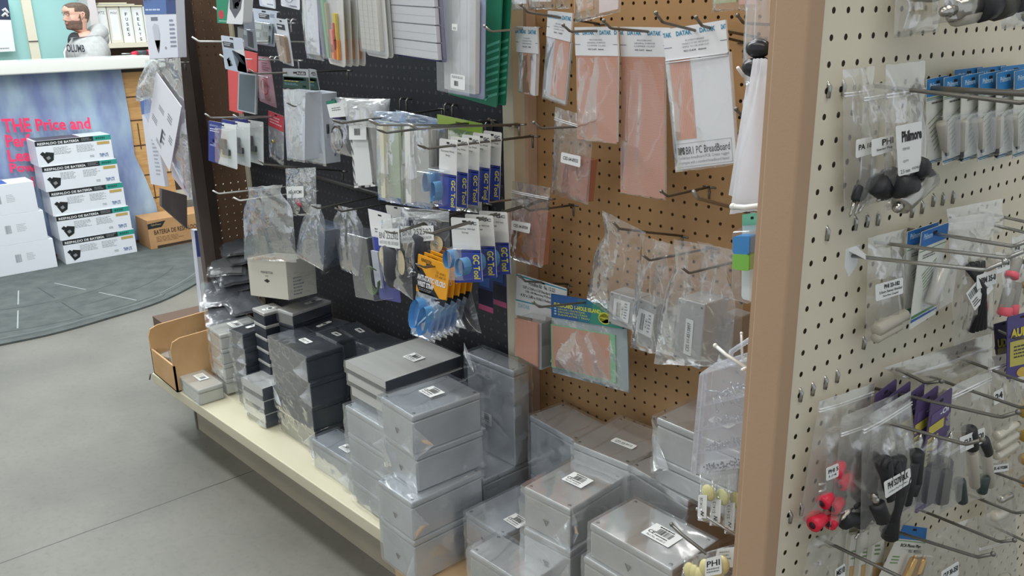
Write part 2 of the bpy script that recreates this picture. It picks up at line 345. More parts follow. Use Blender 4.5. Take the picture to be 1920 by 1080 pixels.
# fabric banner with wavy right edge
def banner():
    mm, nt, b = new_mat('printed_cloud_banner'); N = nt.nodes; L = nt.links
    tc = N.new('ShaderNodeTexCoord'); mp = N.new('ShaderNodeMapping'); mp.inputs['Scale'].default_value = (1, 2.4, 1)
    nz = N.new('ShaderNodeTexNoise'); nz.inputs['Scale'].default_value = 3.2; nz.inputs['Detail'].default_value = 3
    L.new(tc.outputs['Object'], mp.inputs[0]); L.new(mp.outputs[0], nz.inputs['Vector'])
    cr = N.new('ShaderNodeValToRGB'); e = cr.color_ramp.elements; e[0].position = .35; e[1].position = .68
    e[0].color = (*lin((122, 136, 178)), 1); e[1].color = (*lin((168, 190, 206)), 1)
    L.new(nz.outputs['Fac'], cr.inputs[0]); L.new(cr.outputs[0], b.inputs['Base Color']); b.inputs['Roughness'].default_value = .6
    return mm
X0 = -163.2
yr = [(0, 15.9), (.3, 16.2), (.5, 16.0), (.62, 17.4), (.8, 19.0), (1, 19.6)]
def yedge(t):
    for (a, ya), (b, yb) in zip(yr, yr[1:]):
        if t <= b: return ya+(yb-ya)*(t-a)/(b-a)
    return yr[-1][1]
zt = onX((110, 133), X0).z
def bp_(s, t):
    y = -50+(yedge(t)+50)*s; z = zt+(FZ+1-zt)*t
    return V((X0+.35+.25*math.sin(y*.7+t*2)*t+.3*t, y, z))
m = MB(); m.grid(bp_, 90, 20, banner()); ban = tag(m.build('fabric_banner'), 'blue cloudy banner with pink slogan hanging on the counter front', 'banner')
PINK = M((236, 62, 104), .5)
def btext(s, p0, p1, h):
    a = onX(p0, X0+1.5); b = onX(p1, X0+1.5); up = V((0, 0, h)); q = Q(a+up, b+up, b, a, V((1, 0, 0))); m = MB(); m.text(q, (0, 0, 1, 1), s, PINK, .01, bold=.03); return m
bt = MB()
for s, p0, p1, h in (('THE', (7, 249), (60, 247), 2.9), ('Price and', (69, 246), (171, 242), 2.6), ('Performance', (13, 277), (153, 271), 2.7), ('Leader in', (17, 304), (128, 299), 2.6), ('Power Quality', (21, 329), (175, 322), 2.6), ('and Cost', (25, 353), (130, 347), 2.3)):
    k = btext(s, p0, p1, h)
    for mt in k.mats: bt.add(k.v, k.f, mt)
bt.build('printed_slogan', ban)
# ---- floor mat
RUB = noisy('ribbed_rubber_mat', (72, 78, 77), (86, 92, 90), 12, .75, 0, .35, bscale=160)
pts = []
edge = [(-110, -60), (-104.5, -40), (-111.3, -25.3), (-108.9, -17.7), (-110.5, -8.7), (-113.5, 1.7), (-120.3, 11.4), (-128, 18), (-140, 23), (-152, 25), (-163, 25), (-163, -60)]
edge[0] = (-118, -60); edge[1] = (-110.5, -40); edge[2] = (-109.3, -25.3)
def cat(P, k=6):
    out = []
    for i in range(len(P)-1):
        p0 = V(P[max(i-1, 0)]); p1 = V(P[i]); p2 = V(P[i+1]); p3 = V(P[min(i+2, len(P)-1)])
        for j in range(k):
            t = j/k; out.append(.5*((2*p1)+(-p0+p2)*t+(2*p0-5*p1+4*p2-p3)*t*t+(-p0+3*p1-3*p2+p3)*t**3))
    out.append(V(P[-1])); return out
sm = cat(edge[:-2])+[V(edge[-2]), V(edge[-1])]
m = MB(); m.prism([V((p.x, p.y, FZ)) for p in sm], V((0, 0, .35)), RUB); mat_o = tag(m.build('floor_mat'), 'dark grey rubber mat with curved edge on the floor before the counter', 'floor mat')
m = MB(); CHALK = M((150, 156, 156), .8); GROOVE = M((62, 68, 68), .8)
for inset, mt in ((2.2, GROOVE), (3.4, M((110, 117, 117), .8))):
    path = [V((p.x-inset*.9, p.y-(0 if p.y < 5 else inset*.5), FZ+.36)) for p in sm[6:-4]]
    for a, b in zip(path, path[1:]):
        d = V((b.y-a.y, a.x-b.x, 0)).normalized()*.11; m.poly([a-d, b-d, b+d, a+d], mt)
cx, cy = -152, -14
for k, a in enumerate((-62, -45, -28, -12, 4, 20)):
    for r0, r1 in ((12, 22), (26, 37)):
        u = V((math.cos(math.radians(a)), math.sin(math.radians(a)), 0)); n = V((-u.y, u.x, 0))*.12; o = V((cx, cy, FZ+.37)); m.poly([o+u*r0-n, o+u*r1-n, o+u*r1+n, o+u*r0+n], CHALK if k != 4 else GROOVE)
for rad, a0, a1 in ((38, -60, 30), (24, -70, 40), (31, 10, 60)):
    P = [V((cx+rad*math.cos(math.radians(a)), cy+rad*math.sin(math.radians(a)), FZ+.365)) for a in range(a0, a1, 4)]
    for a, b in zip(P, P[1:]):
        d = V((b.y-a.y, a.x-b.x, 0)).normalized()*.1; m.poly([a-d, b-d, b+d, a+d], GROOVE)
m.build('embossed_lines', mat_o)
# ---- cartons on the mat
CARTON_W = M((226, 230, 236), .45); BLACKP = M((34, 36, 38), .4); TEALP = M((44, 150, 136), .45)
ups = []
zb = FZ+.35
def ups_box(i, y0, z0, jx, label):
    w, h, d = 15.0, 5.35, 7.2
    t = thing('battery_backup_carton', label, 'box', (-154-jx-d/2, y0+w/2, z0), 'battery backup cartons stacked on the mat')
    m = MB(); m.box((-154-jx-d, y0, z0), (-154-jx, y0+w, z0+h), CARTON_W); m.build('carton', t, bevel=.06)
    q = Q(V((-154-jx, y0, z0+h)), V((-154-jx, y0+w, z0+h)), V((-154-jx, y0+w, z0)), V((-154-jx, y0, z0)), V((1, 0, 0)))
    m = MB(); m.rect(q, (0, 0, .76, .2), .02, BLACKP); m.rect(q, (.76, 0, 1, .2), .02, TEALP)
    m.text(q, (.03, .045, .57, .165), 'RESPALDO DE BATERÍA', WHITE, .035, bold=.02, shear=.0)
    m.lines(q, (.6, .04, .75, .17), 3, GREYINK, .03, seed=i); m.lines(q, (.79, .06, .97, .15), 1, M((20, 90, 80), .5), .03, fill=.9)
    m.lines(q, (.22, .3, .46, .6), 6, GREYINK, .03, .3, seed=i+5); m.lines(q, (.52, .3, .76, .6), 6, GREYINK, .03, .3, seed=i+9)
    m.rect(q, (.80, .25, .97, .36), .03, M((188, 160, 92), .5)); m.text(q, (.81, .72, .93, .86), 'TRIPP·LITE', M((60, 90, 150), .5), .03, bold=.02)
    # product picture: black backup unit and plugs
    m.poly([q.P(*p, .03) for p in ((.07, .62), (.12, .44), (.22, .5), (.2, .78), (.12, .9))], BLACKP); m.poly([q.P(*p, .03) for p in ((.04, .5), (.08, .42), (.11, .5), (.07, .6))], BLACKP)
    m.poly([q.P(*p, .04) for p in ((.11, .66), (.15, .6), (.17, .7), (.13, .76))], GREYINK); m.lines(q, (.68, .75, .76, .85), 2, GREYINK, .03)
    m.build('printed_artwork', t)
    m = MB(); qt = Q(V((-154-jx-d, y0, z0+h)), V((-154-jx-d, y0+w, z0+h)), V((-154-jx, y0+w, z0+h)), V((-154-jx, y0, z0+h)), UP)
    m.rect(qt, (.03, .05, .6, .95), .02, M((70, 76, 84), .4)); m.rect(qt, (.62, .05, .97, .95), .02, M((200, 214, 218), .4)); m.build('printed_top', t)
    return t
nm = ('topmost of its stack', 'second from the top of its stack', 'in the middle of its stack', 'second from the bottom of its stack', 'at the bottom of its stack')
for i in range(5):
    ups_box(i, -4.3+[-1.6, -1.2, -.7, -.3, 0][i]+.0, zb+5.35*(4-i), [.5, .3, .4, .1, 0][i], 'black and white battery backup carton, '+nm[i])
for i in range(3):
    w, h, d = 16.5, 6.3, 7; y0 = -22.6-i*.5+1.0-.0; z0 = zb+h*i
    t = thing('white_carton', 'plain white carton beside the battery backup stack, '+('at the bottom', 'in the middle', 'on top with a dark lid panel')[i], 'box', (-160, y0+8, z0), 'plain white cartons on the mat')
    y1 = -6.1-i*.8; y0 = y1-w
    m = MB(); m.box((-153.6-d, y0, z0), (-153.6, y1, z0+h), CARTON_W); m.build('carton', t, bevel=.06)
    q = Q(V((-153.6, y0, z0+h)), V((-153.6, y1, z0+h)), V((-153.6, y1, z0)), V((-153.6, y0, z0)), V((1, 0, 0)))
    m = MB(); m.bars(q, (.54, .35, .61, .62), GREYINK, .02, seed=i); m.lines(q, (.67, .35, .78, .62), 5, M((190, 195, 200), .5), .02, seed=i)
    if i == 2:
        qt = Q(V((-153.6-d, y0, z0+h)), V((-153.6-d, y1, z0+h)), V((-153.6, y1, z0+h)), V((-153.6, y0, z0+h)), UP); m.rect(qt, (.0, .1, .62, .9), .02, M((88, 96, 106), .4)); m.rect(qt, (.62, .1, .72, .9), .02, M((60, 90, 170), .4))
    m.build('printed_label', t)
# brown battery carton
KRAFT = noisy('kraft_cardboard', (176, 134, 92), (188, 146, 102), 10, .7)
t = thing('brown_battery_carton', 'brown cardboard carton with black corner stripe under the plywood counter', 'box', (-157, 20, zb))
m = MB(); m.box((-161.6, 13.6, zb), (-153.5, 29, zb+6.8), KRAFT); m.build('carton', t, bevel=.08)
q = Q(V((-153.5, 13.6, zb+6.8)), V((-153.5, 29, zb+6.8)), V((-153.5, 29, zb)), V((-153.5, 13.6, zb)), V((1, 0, 0)))
m = MB(); m.poly([q.P(*p, .02) for p in ((0, .12), (.27, .08), (.2, .28), (0, .3))], BLACKP); m.text(q, (.05, .14, .2, .22), 'CyberPower', M((200, 170, 130), .5), .03)
m.text(q, (.08, .36, .72, .52), 'BATERIA DE RESPALDO', M((70, 48, 34), .6), .02, bold=.02); m.lines(q, (.1, .6, .55, .8), 4, M((140, 100, 66), .6), .02); m.poly([q.P(*p, .02) for p in ((.1, .9), (.8, .88), (.8, .97), (.1, .99))], M((60, 44, 34), .6)); m.build('printed_artwork', t)
# ---- shelf with ring binders behind the counter
XS = -207
sh = thing('binder_shelf', 'cream wall shelf with a dark back holding white ring binders', 'shelf', (XS, 50, FZ))
c0 = onX((192, 82), XS); c1 = onX((198, 20), XS); zsh = c0.z; y0 = c0.y
m = MB(); m.box((XS-7, y0-2, zsh-1.2), (XS+1, y0+60, zsh), CREAM); m.build('shelf_board', sh)
m = MB(); m.box((XS-7.6, y0-.5, FZ), (XS-7, y0+60, 40), M((74, 56, 46), .7)); m.build('back_panel', sh)
m = MB(); m.box((XS-7, y0-2.4, FZ), (XS+1.2, y0-.4, 40), M((214, 206, 206), .5)); m.build('side_panel', sh)
m = MB(); m.box((XS-7, y0-2, FZ), (XS+.5, y0+60, FZ+2), CREAM); m.build('plinth', sh)
names = [('', 178), ('MTE', 183), ('misc', 205), ('FUSES', 229), ('RELAYS', 251), ('PARTS', 272), ('', 296)]
nx = 0; bl = {'MTE': 'white ring binder marked MTE on the shelf', 'misc': 'off-white ring binder with faint scrawl beside the fuse binder', 'FUSES': 'white ring binder marked FUSES down its spine', 'RELAYS': 'white ring binder with small letters down its spine', 'PARTS': 'white ring binder at the end of the row by the hanging box'}
for (nmx, xa), (_, xb) in zip(names[1:], names[2:]+[('', 318)]):
    if not nmx: continue
    a = onX((xa, 50), XS-1).y; b = onX((xb, 50), XS-1).y-.15
    hgt = 9.4
    t = thing('ring_binder', bl[nmx], 'binder', (XS-3, (a+b)/2, zsh), 'ring binders on the shelf behind the counter')
    m = MB(); m.box((XS-6.5, a, zsh), (XS-1, b, zsh+hgt), M((226, 226, 218) if nmx != 'misc' else (212, 208, 198), .4)); m.build('cover', t, bevel=.12)
    q = Q(V((XS-1, a, zsh+hgt)), V((XS-1, b, zsh+hgt)), V((XS-1, b, zsh)), V((XS-1, a, zsh)), V((1, 0, 0)))
    m = MB(); m.rect(q, (.16, .08, .84, .92), .02, WHITE)
    if nmx in ('FUSES', 'RELAYS'):
        for k, ch in enumerate(nmx): m.text(q, (.4, .16+k*.14, .62, .16+k*.14+.09), ch, INK, .03, bold=.02)
    else: m.text(q, (.25, .12, .8, .2), nmx if nmx != 'PARTS' else 'IC', INK, .03)
    m.build('spine_label', t)
m = MB()
for k in range(3): m.box((XS-6, y0+.2+k*.3, zsh+9.5+k*.35), (XS-.5, y0+12-k*2, zsh+9.75+k*.35), M((236, 230, 196) if k % 2 == 0 else (224, 220, 206), .7))
tag(m.build('paper_stack'), 'loose yellowed papers lying on top of the ring binders', 'papers')
# red and black hand tool on the counter
t = thing('hand_tool', 'red and black screwdriver lying on the counter top', 'tool', (-166, 17, 6.3))
a = onX((246, 97), -168); a.z = 6.95
m = MB(); m.tube([a, a+V((0, 1.2, .05))], [.28, .5], M((220, 30, 60), .4), 12); m.tube([a+V((0, 1.2, .05)), a+V((0, 3.6, .1))], [.55, .5], M((60, 62, 66), .4), 12); m.tube([a+V((0, 3.6, .1)), a+V((0, 6.8, .1))], [.58, .6], M((220, 30, 60), .4), 12); m.build('handle', t)
m = MB(); m.tube([a+V((0, -2.2, 0)), a], .12, CHROME, 8); m.build('shaft', t)
# ================================================================== MAN BEHIND THE COUNTER
SKIN = noisy('skin', (214, 168, 148), (222, 178, 158), 6, .5)
HOOD = noisy('grey_marl_fleece', (168, 168, 168), (180, 180, 180), 40, .9, 0, .3, bscale=200)
XM = -192
def mp_(px, X=XM): return onX(px, X)
hc = mp_((141, 30)); S = (mp_((147, 5)).z-mp_((147, 57)).z)/9.0   # head height scale
root = thing('person', 'man with cropped hair and beard in grey hooded sweatshirt seated behind the counter', 'person', (XM, hc.y+1.5, FZ))
# head: revolved rings whose side profile follows a face turned towards -y
prof = [  # z, front y, back y, half width
 (-5.6, -.6, 2.6, 2.1), (-4.9, -2.0, 2.7, 2.2), (-4.6, -3.3, 2.7, 2.35), (-4.2, -3.75, 2.75, 2.5), (-3.7, -3.85, 2.8, 2.6), (-3.2, -3.75, 2.9, 2.68), (-2.9, -3.95, 3.0, 2.7), (-2.65, -3.9, 3.1, 2.75),
 (-2.4, -4.1, 3.2, 2.8), (-2.1, -3.95, 3.4, 2.85), (-1.8, -4.3, 3.6, 2.9), (-1.55, -4.75, 3.75, 2.92), (-1.25, -4.7, 3.9, 2.95), (-.8, -4.4, 4.05, 3.0), (-.3, -4.15, 4.2, 3.02), (.1, -3.95, 4.3, 3.05),
 (.5, -4.15, 4.35, 3.1), (.9, -4.3, 4.4, 3.12), (1.5, -4.2, 4.35, 3.1), (2.1, -4.0, 4.2, 3.05), (2.7, -3.6, 3.95, 2.9), (3.2, -3.05, 3.5, 2.6), (3.6, -2.3, 2.8, 2.15), (3.9, -1.3, 1.9, 1.4), (4.02, -.2, .6, .3)]
def headpt(z, yf, yb, hw, a):
    c = math.cos(a); s = math.sin(a); y0 = (yf+yb)/2; ry = (yb-yf)/2
    e = .82
    cc = math.copysign(abs(c)**e, c); ss = math.copysign(abs(s)**.9, s)
    w = hw
    x = w*ss; y = y0-ry*cc
    # nose, lips and chin are narrow: pull the front back away from the midline
    base = -3.55 if -3.3 < z < .4 else None
    if z < 1.2 and y < -2.9:
        k = min(1, abs(x)/(1.05 if z > -1 else .8 if z > -1.9 else 1.3)); lim = -3.45+.15*abs(x)
        if y < lim: y = y*(1-k)+lim*k
    # eye socket
    if -.35 < z < .45 and .7 < abs(x) < 1.9 and y < 0: y += .35
    return V((x, y, z))
def refine(P, k=3):
    out = []
    for i in range(len(P)-1):
        p0, p1, p2, p3 = P[max(i-1, 0)], P[i], P[i+1], P[min(i+2, len(P)-1)]
        for j in range(k):
            t = j/k; out.append(tuple(.5*(2*b+(-a+c)*t+(2*a-5*b+4*c-d)*t*t+(-a+3*b-3*c+d)*t**3) for a, b, c, d in zip(p0, p1, p2, p3)))
    return out+[P[-1]]
prof = refine(prof)
hv = []; K = 72
HO = V((XM, hc.y+.2, mp_((147, 5)).z-4.0*S))
turn = Matrix.Rotation(math.radians(12), 3, 'Z')
def HP(p): return HO+(turn @ (p*S))
# body with shoulders and arms as one skin surface
def skinned(name, verts, edges, radii, mat, parent, sub=2):
    me = bpy.data.meshes.new(name); o0 = V(parent['_o']); me.from_pydata([W(v)-o0 for v in verts], edges, []); me.update()
    o = bpy.data.objects.new(name, me); C.objects.link(o)
    md = o.modifiers.new('skin', 'SKIN'); md.use_smooth_shade = True
    sv = me.skin_vertices[0].data
    for i, r in enumerate(radii): sv[i].radius = (r[0]*I, r[1]*I) if isinstance(r, tuple) else (r*I, r*I)
    sv[0].use_root = True
    s = o.modifiers.new('sub', 'SUBSURF'); s.levels = sub; s.render_levels = sub
    dg = bpy.context.evaluated_depsgraph_get(); m2 = bpy.data.meshes.new_from_object(o.evaluated_get(dg)); bpy.data.objects.remove(o)
    m2.name = name; m2.materials.clear(); m2.materials.append(mat)
    for p in m2.polygons: p.use_smooth = True
    return m2
bx = HO.x; by = HO.y+.7; bz = HO.z
sz = bz-9.3*S   # shoulder height
zc = 6.3
J = [(bx, by+1.0, FZ+25), (bx, by+.8, zc-6), (bx, by+.9, sz-4.5), (bx+.1, by+.9, sz-1.0), (bx, by+.2, sz+1.2), (bx, by-.4, bz-5.2*S),
     (bx+5.6, by-.2, sz-.9), (bx+7.6, by-.8, sz-4.5), (bx+8.0, by-2.2, sz-11), (bx+5.5, by-9.5, sz-13.5), (bx+4.8, by-12.0, sz-13.8),
     (bx-5.6, by+1.2, sz-.9), (bx-7.4, by+.8, sz-4.5), (bx-8.0, by-1.5, sz-11), (bx-5.5, by-9.0, sz-13.5), (bx-4.8, by-11.8, sz-13.8),
     (bx+3.6, by-1.0, FZ+24.5), (bx+4.2, by-13, FZ+24), (bx+4.0, by-14, FZ+4), (bx+4.0, by-18, FZ+1.6), (bx-3.6, by-1.0, FZ+24.5), (bx-4.2, by-13, FZ+24), (bx-4.0, by-14, FZ+4), (bx-4.0, by-18, FZ+1.6)]
E_ = [(0, 1), (1, 2), (2, 3), (3, 4), (4, 5), (3, 6), (6, 7), (7, 8), (8, 9), (9, 10), (3, 11), (11, 12), (12, 13), (13, 14), (14, 15), (0, 16), (16, 17), (17, 18), (18, 19), (0, 20), (20, 21), (21, 22), (22, 23)]
Rr = [(5.8, 4.4), (5.4, 4.0), (5.2, 3.8), (3.8, 3.0), (2.5, 2.6), (2.3, 2.4), 2.2, 2.1, 1.8, 1.5, 1.2, 2.2, 2.1, 1.8, 1.5, 1.2, 4.2, 3.2, 2.2, 1.6, 4.2, 3.2, 2.2, 1.6]
bm_mesh = skinned('body', J, E_, Rr, SKIN, root)
# head surface in the same mesh as the body: one continuous figure
import bmesh
bm = bmesh.new(); bm.from_mesh(bm_mesh); o0 = V(root['_o'])
rings = []
for z, yf, yb, hw in prof: rings.append([bm.verts.new(W(HP(headpt(z, yf, yb, hw, 2*math.pi*k/K)))-o0) for k in range(K)])
for a, b in zip(rings, rings[1:]):
    for k in range(K):
        f = bm.faces.new((a[k], b[k], b[(k+1) % K], a[(k+1) % K])); f.smooth = True
bm.faces.new(rings[-1]); bm.normal_update()
bmesh.ops.recalc_face_normals(bm, faces=bm.faces); bm.to_mesh(bm_mesh); bm.free()
body = bpy.data.objects.new('body', bm_mesh); C.objects.link(body); body.parent = root; body['_o'] = root['_o']
# sweatshirt: same skeleton, a little larger, without legs and neck
JS = J[1:4]+[(bx, by+.6, sz+.8)]+J[6:10]+J[11:15]
ES = [(0, 1), (1, 2), (2, 3), (2, 4), (4, 5), (5, 6), (6, 7), (2, 8), (8, 9), (9, 10), (10, 11)]
RS = [(7.4, 5.8), (7.6, 5.8), (6.9, 5.2), (4.6, 4.2), 4.0, 3.7, 3.1, 2.4, 4.0, 3.7, 3.1, 2.4]
sm_ = skinned('hooded_sweatshirt', JS, ES, RS, HOOD, root); so = bpy.data.objects.new('hooded_sweatshirt', sm_); C.objects.link(so); so.parent = root; so['_o'] = root['_o']
# hood lying on the shoulders: a thick draped ring open at the throat
m = MB(); path = []; rad = []
for k in range(19):
    a = math.radians(-125+k*250/18)     # 0 = nape (+y)
    path.append(V((bx+3.6*math.sin(a), by+.9+3.1*math.cos(a), sz+.9+1.6*math.cos(a)))); rad.append(1.15+1.0*max(0, math.cos(a)))
m.tube(path, rad, HOOD, 14)
m.ball((bx, by+3.9, sz+1.0), 2.4, HOOD, (1.5, .9, .95), 10); m.build('hood', so)
m = MB(); m.tube([(bx+2.2, by-1.5, sz+.2), (bx+3.9, by-3.0, sz-1.6), (bx+4.1, by-4.1, sz-5)], .2, WHITE, 8); m.build('drawstring', so); m = MB(); m.tube([(bx-.6, by-2.9, sz+.4), (bx+1.8, by-5.2, sz-1.8), (bx+2.0, by-5.4, sz-5)], .2, WHITE, 8); m.build('drawstring', so)
m = MB(); m.ball((bx+.4, by-1.9, sz+.3), 2.2, M((46, 48, 54), .8), (1, .8, 1.1), 10); m.build('tee_shirt_neck', root)
# chest lettering
p0 = mp_((126, 98), XM+7.5); p1 = mp_((160, 98), XM+9.2)
q = Q(p0+V((0, 0, 1.9)), p1+V((0, 0, 1.7)), p1, p0, V((1, -.6, 0))); m = MB(); m.text(q, (0, 0, 1, 1), 'OLUMB', M((52, 56, 66), .8), .05, bold=.03); m.build('chest_lettering', so)
# cropped hair: cap of the skull, offset outwards
HAIR = noisy('cropped_brown_hair', (88, 72, 62), (112, 94, 82), 60, .9); BEARD = noisy('short_beard', (104, 80, 70), (122, 96, 84), 60, .9)
def cap(name, mat, test, off):
    m = MB(); vs = []; idx = {}; fs = []
    Z = prof
    for i, (z, yf, yb, hw) in enumerate(Z):
        for k in range(K):
            p = headpt(z, yf, yb, hw, 2*math.pi*k/K); c = V((0, 0, 0)); n = (p-V((0, .2, max(-1.5, min(1.2, z))))).normalized(); vs.append(HP(p+n*off))
    for i in range(len(Z)-1):
        for k in range(K):
            ps = [headpt(*Z[i], 2*math.pi*k/K), headpt(*Z[i+1], 2*math.pi*((k+1) % K)/K)]
            c = (ps[0]+ps[1])/2
            if test(c): fs.append((i*K+k, (i+1)*K+k, (i+1)*K+(k+1) % K, i*K+(k+1) % K))
    if test(V((0, 0, 4.2))): fs.append(tuple((len(Z)-1)*K+k for k in range(K)))
    m.add(vs, fs, mat, True); return m.build(name, root)
cap('cropped_hair', HAIR, lambda c: (c.z > 2.3 and c.y > -3.3) or (c.z > 1.0 and c.y > -1.6) or (c.z > -1.2 and c.y > 1.6) or (c.z > -2.4 and c.y > 2.4), .09)
cap('beard', BEARD, lambda c: c.z < -1.9 and c.z > -4.8 and c.y < .2 and not (-3.0 < c.z < -2.35 and abs(c.x) < .9) or (-3.6 < c.z < .2 and -.6 < c.y < .3), .05)
for sx in (1, -1):
    m = MB(); e = [V((sx*3.05, .5, -.9)), V((sx*3.3, 1.1, -.2)), V((sx*3.35, 1.3, .5)), V((sx*3.2, .8, .9)), V((sx*3.1, .3, .5)), V((sx*3.05, .2, -.3)), V((sx*3.0, .3, -1.1)), V((sx*3.0, .6, -1.3))]
    m.tube([HP(p) for p in e], .26*S, SKIN, 8); m.ball(HP(V((sx*3.0, .7, -.1))), .62*S, M((206, 146, 130), .6), (.35, .8, 1.1), 6); m.build('ear', root)
for sx in (1, -1):
    m = MB(); m.ball(HP(V((sx*1.25, -3.42, .05))), .34*S, M((226, 214, 206), .4), (1, .9, .45), 6); m.ball(HP(V((sx*1.25, -3.70, .05))), .15*S, M((50, 40, 36), .3), (1, .5, 1), 6); m.build('eye', root)
for sx in (1, -1):
    m = MB(); m.tube([HP(V((sx*.55, -4.15, .7))), HP(V((sx*1.3, -4.05, .85))), HP(V((sx*2.1, -3.4, .7)))], .13*S, HAIR, 6); m.build('eyebrow', root)
m = MB(); m.tube([HP(V((-.9, -3.7, -2.72))), HP(V((0, -4.08, -2.68))), HP(V((.9, -3.7, -2.72)))], .16*S, M((190, 110, 106), .5), 6); m.build('mouth', root)
# hands: palm plus five fingers
for sx in (1, -1):
    w0 = V(J[10] if sx > 0 else J[15]); d = V((-.25*sx, -1, -.08)).normalized(); side = V((-sx, 0, 0))
    Vs = [w0, w0+d*1.6, w0+d*3.2]; Es = [(0, 1), (1, 2)]; Rs = [1.0, (1.35, .65), (1.5, .55)]
    for k, (o, ln) in enumerate(((-1.1, 2.5), (-.4, 3.0), (.35, 3.1), (1.05, 2.8))):
        b = len(Vs); p = w0+d*3.4+V((o, 0, 0)); Vs += [p, p+d*ln*.45+V((0, 0, -.1)), p+d*ln*.8+V((0, 0, -.6)), p+d*ln+V((0, 0, -1.1))]; Es += [(2, b), (b, b+1), (b+1, b+2), (b+2, b+3)]; Rs += [.38, .36, .34, .28]
    b = len(Vs); p = w0+d*1.5+side*1.3; Vs += [p, p+d*1.2+side*.7, p+d*2.3+side*.9+V((0, 0, -.3))]; Es += [(1, b), (b, b+1), (b+1, b+2)]; Rs += [.48, .42, .34]
    hm = skinned('hand', Vs, Es, Rs, SKIN, root, 1); ho = bpy.data.objects.new('hand', hm); C.objects.link(ho); ho.parent = root; ho['_o'] = root['_o']
# stool under him
t = thing('stool', 'round seated stool hidden behind the counter under the man', 'stool', (bx, by+1, FZ))
m = MB(); m.cyl((bx, by+.5, FZ+17), (bx, by+.5, FZ+19), 7, 7, BLACKP, 24); m.build('seat', t)
for a in range(4):
    m = MB(); u = V((math.cos(a*1.57+.78), math.sin(a*1.57+.78), 0)); o = V((bx, by+.5, 0)); m.tube([o+u*5+V((0, 0, FZ+17)), o+u*8+V((0, 0, FZ))], .5, CHROME, 8); m.build('leg', t)
# ================================================================== GONDOLA SHELVING
def pegboard_part(name, mat, parent, origin, ux, lo, hi, th=.22):
    """board in the plane spanned by ux and up; its own origin sits on a hole centre"""
    me = bpy.data.meshes.new(name); ux = ux.normalized(); nn = ux.cross(UP)
    x0, z0 = lo; x1, z1 = hi
    vs = [(x0, 0, z0), (x1, 0, z0), (x1, 0, z1), (x0, 0, z1)]
    me.from_pydata([V(v)*I for v in vs], [], [(0, 1, 2, 3)]); me.materials.append(mat); me.update()
    o = bpy.data.objects.new(name, me); C.objects.link(o)
    mt = Matrix((ux, ux.cross(UP)*-1, UP)).transposed().to_4x4(); mt.translation = W(origin)-V(parent['_o']); o.parent = parent; o.matrix_local = mt
    sol = o.modifiers.new('thick', 'SOLIDIFY'); sol.thickness = th*I; sol.offset = 0
    return o
BLACKB = pegboard('black_painted_pegboard', (40, 42, 47), (48, 50, 55), .5, .075, lit_rim=(120, 120, 118))
BROWNB = pegboard('brown_hardboard_pegboard', (172, 135, 92), (184, 147, 104), .55, .115)
FINB = pegboard('dark_brown_pegboard', (112, 88, 70), (122, 97, 78), .5, .12)
WHITEB = pegboard('white_pegboard', (216, 208, 186), (222, 214, 194), .42, .125)
PUT = noisy('putty_enamel_steel', (206, 200, 172), (214, 208, 182), 3, .38)
PUTG = M((206, 198, 174), .45); DBR = M((62, 50, 44), .5); DBR2 = M((98, 86, 80), .45)
TAN = noisy('tan_enamel_steel', (176, 146, 118), (182, 152, 124), 2, .5, 0, .05, bscale=400)
gon = thing('gondola_shelving', 'long shop shelving run with black and brown pegboard backs and cream base shelf', 'shelving', (-20, 0, FZ))
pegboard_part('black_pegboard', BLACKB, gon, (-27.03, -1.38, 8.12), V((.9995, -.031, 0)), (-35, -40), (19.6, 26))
pegboard_part('brown_pegboard', BROWNB, gon, (0, 0, 0), V((1, 0, 0)), (-10, -31), (26, 34))
fo = onX((381.5, 166.9), -62)
pegboard_part('dark_brown_side_pegboard', FINB, gon, (-62, fo.y, fo.z), V((0, 1, 0)), (-1.3, -37), (-.3-fo.y, 26))
m = MB(); m.box((-61.8, .6, FZ), (25, .9, 34), M((30, 24, 20), .9)); m.build('core_panel', gon)
m = MB(); m.box((-7.5, -2.3, -29), (-6.2, -.15, 34), PUTG); m.build('upright', gon, bevel=.06)
m = MB(); m.box((-6.2, -1.1, -29), (-5.85, -.15, 34), M((196, 168, 146), .5)); m.build('edge_strip', gon)
m = MB(); m.box((-61.8, -.75, -29), (-60.9, -.42, 34), PUTG); m.build('upright', gon, bevel=.04)
# joint moulding across the black panels
m = MB(); zj = onY((640, 352), -2.2).z; m.tube([(-61, -.45, zj), (-7.6, -2.1, zj)], .28, M((46, 42, 42), .45), 8); m.build('panel_joint_strip', gon)
fy = fo.y-1.35
m = MB(); m.box((-62.9, fy-1.5, FZ), (-61.6, fy, 34), DBR2); m.build('front_post', gon, bevel=.05)
m = MB(); m.box((-61.75, fy, FZ), (-61.55, fy+1.0, 34), DBR); m.build('edge_strip', gon)
# base shelf: black bay deck a few degrees out of line with the back, then the brown bay deck
ZS = -29
m = MB(); top = [V((-61.5, -16.3, ZS)), V((-7.2, -13.25, ZS)), V((-7.2, -.4, ZS)), V((-61.5, -.4, ZS))]
m.prism(top, V((0, 0, -1.35)), PUT); m.build('base_shelf', gon, bevel=.12)
m = MB(); m.box((-7.2, -15.2, ZS-1.35), (25.2, -.4, ZS-.02), noisy('tan_board', (186, 156, 118), (198, 168, 128), 3, .5)); m.build('brown_bay_shelf', gon, bevel=.1)
m = MB(); m.prism([V((-57.3, -12.9, FZ)), V((-7.2, -10.4, FZ)), V((25, -12.6, FZ)), V((25, -1, FZ)), V((-57.3, -1, FZ))], V((0, 0, 6.1)), noisy('shaded_kick_enamel', (168, 160, 140), (178, 170, 150), 3, .5)); m.build('kick_plate', gon)  # shelf beige darkened, shade under the shelf put into the colour
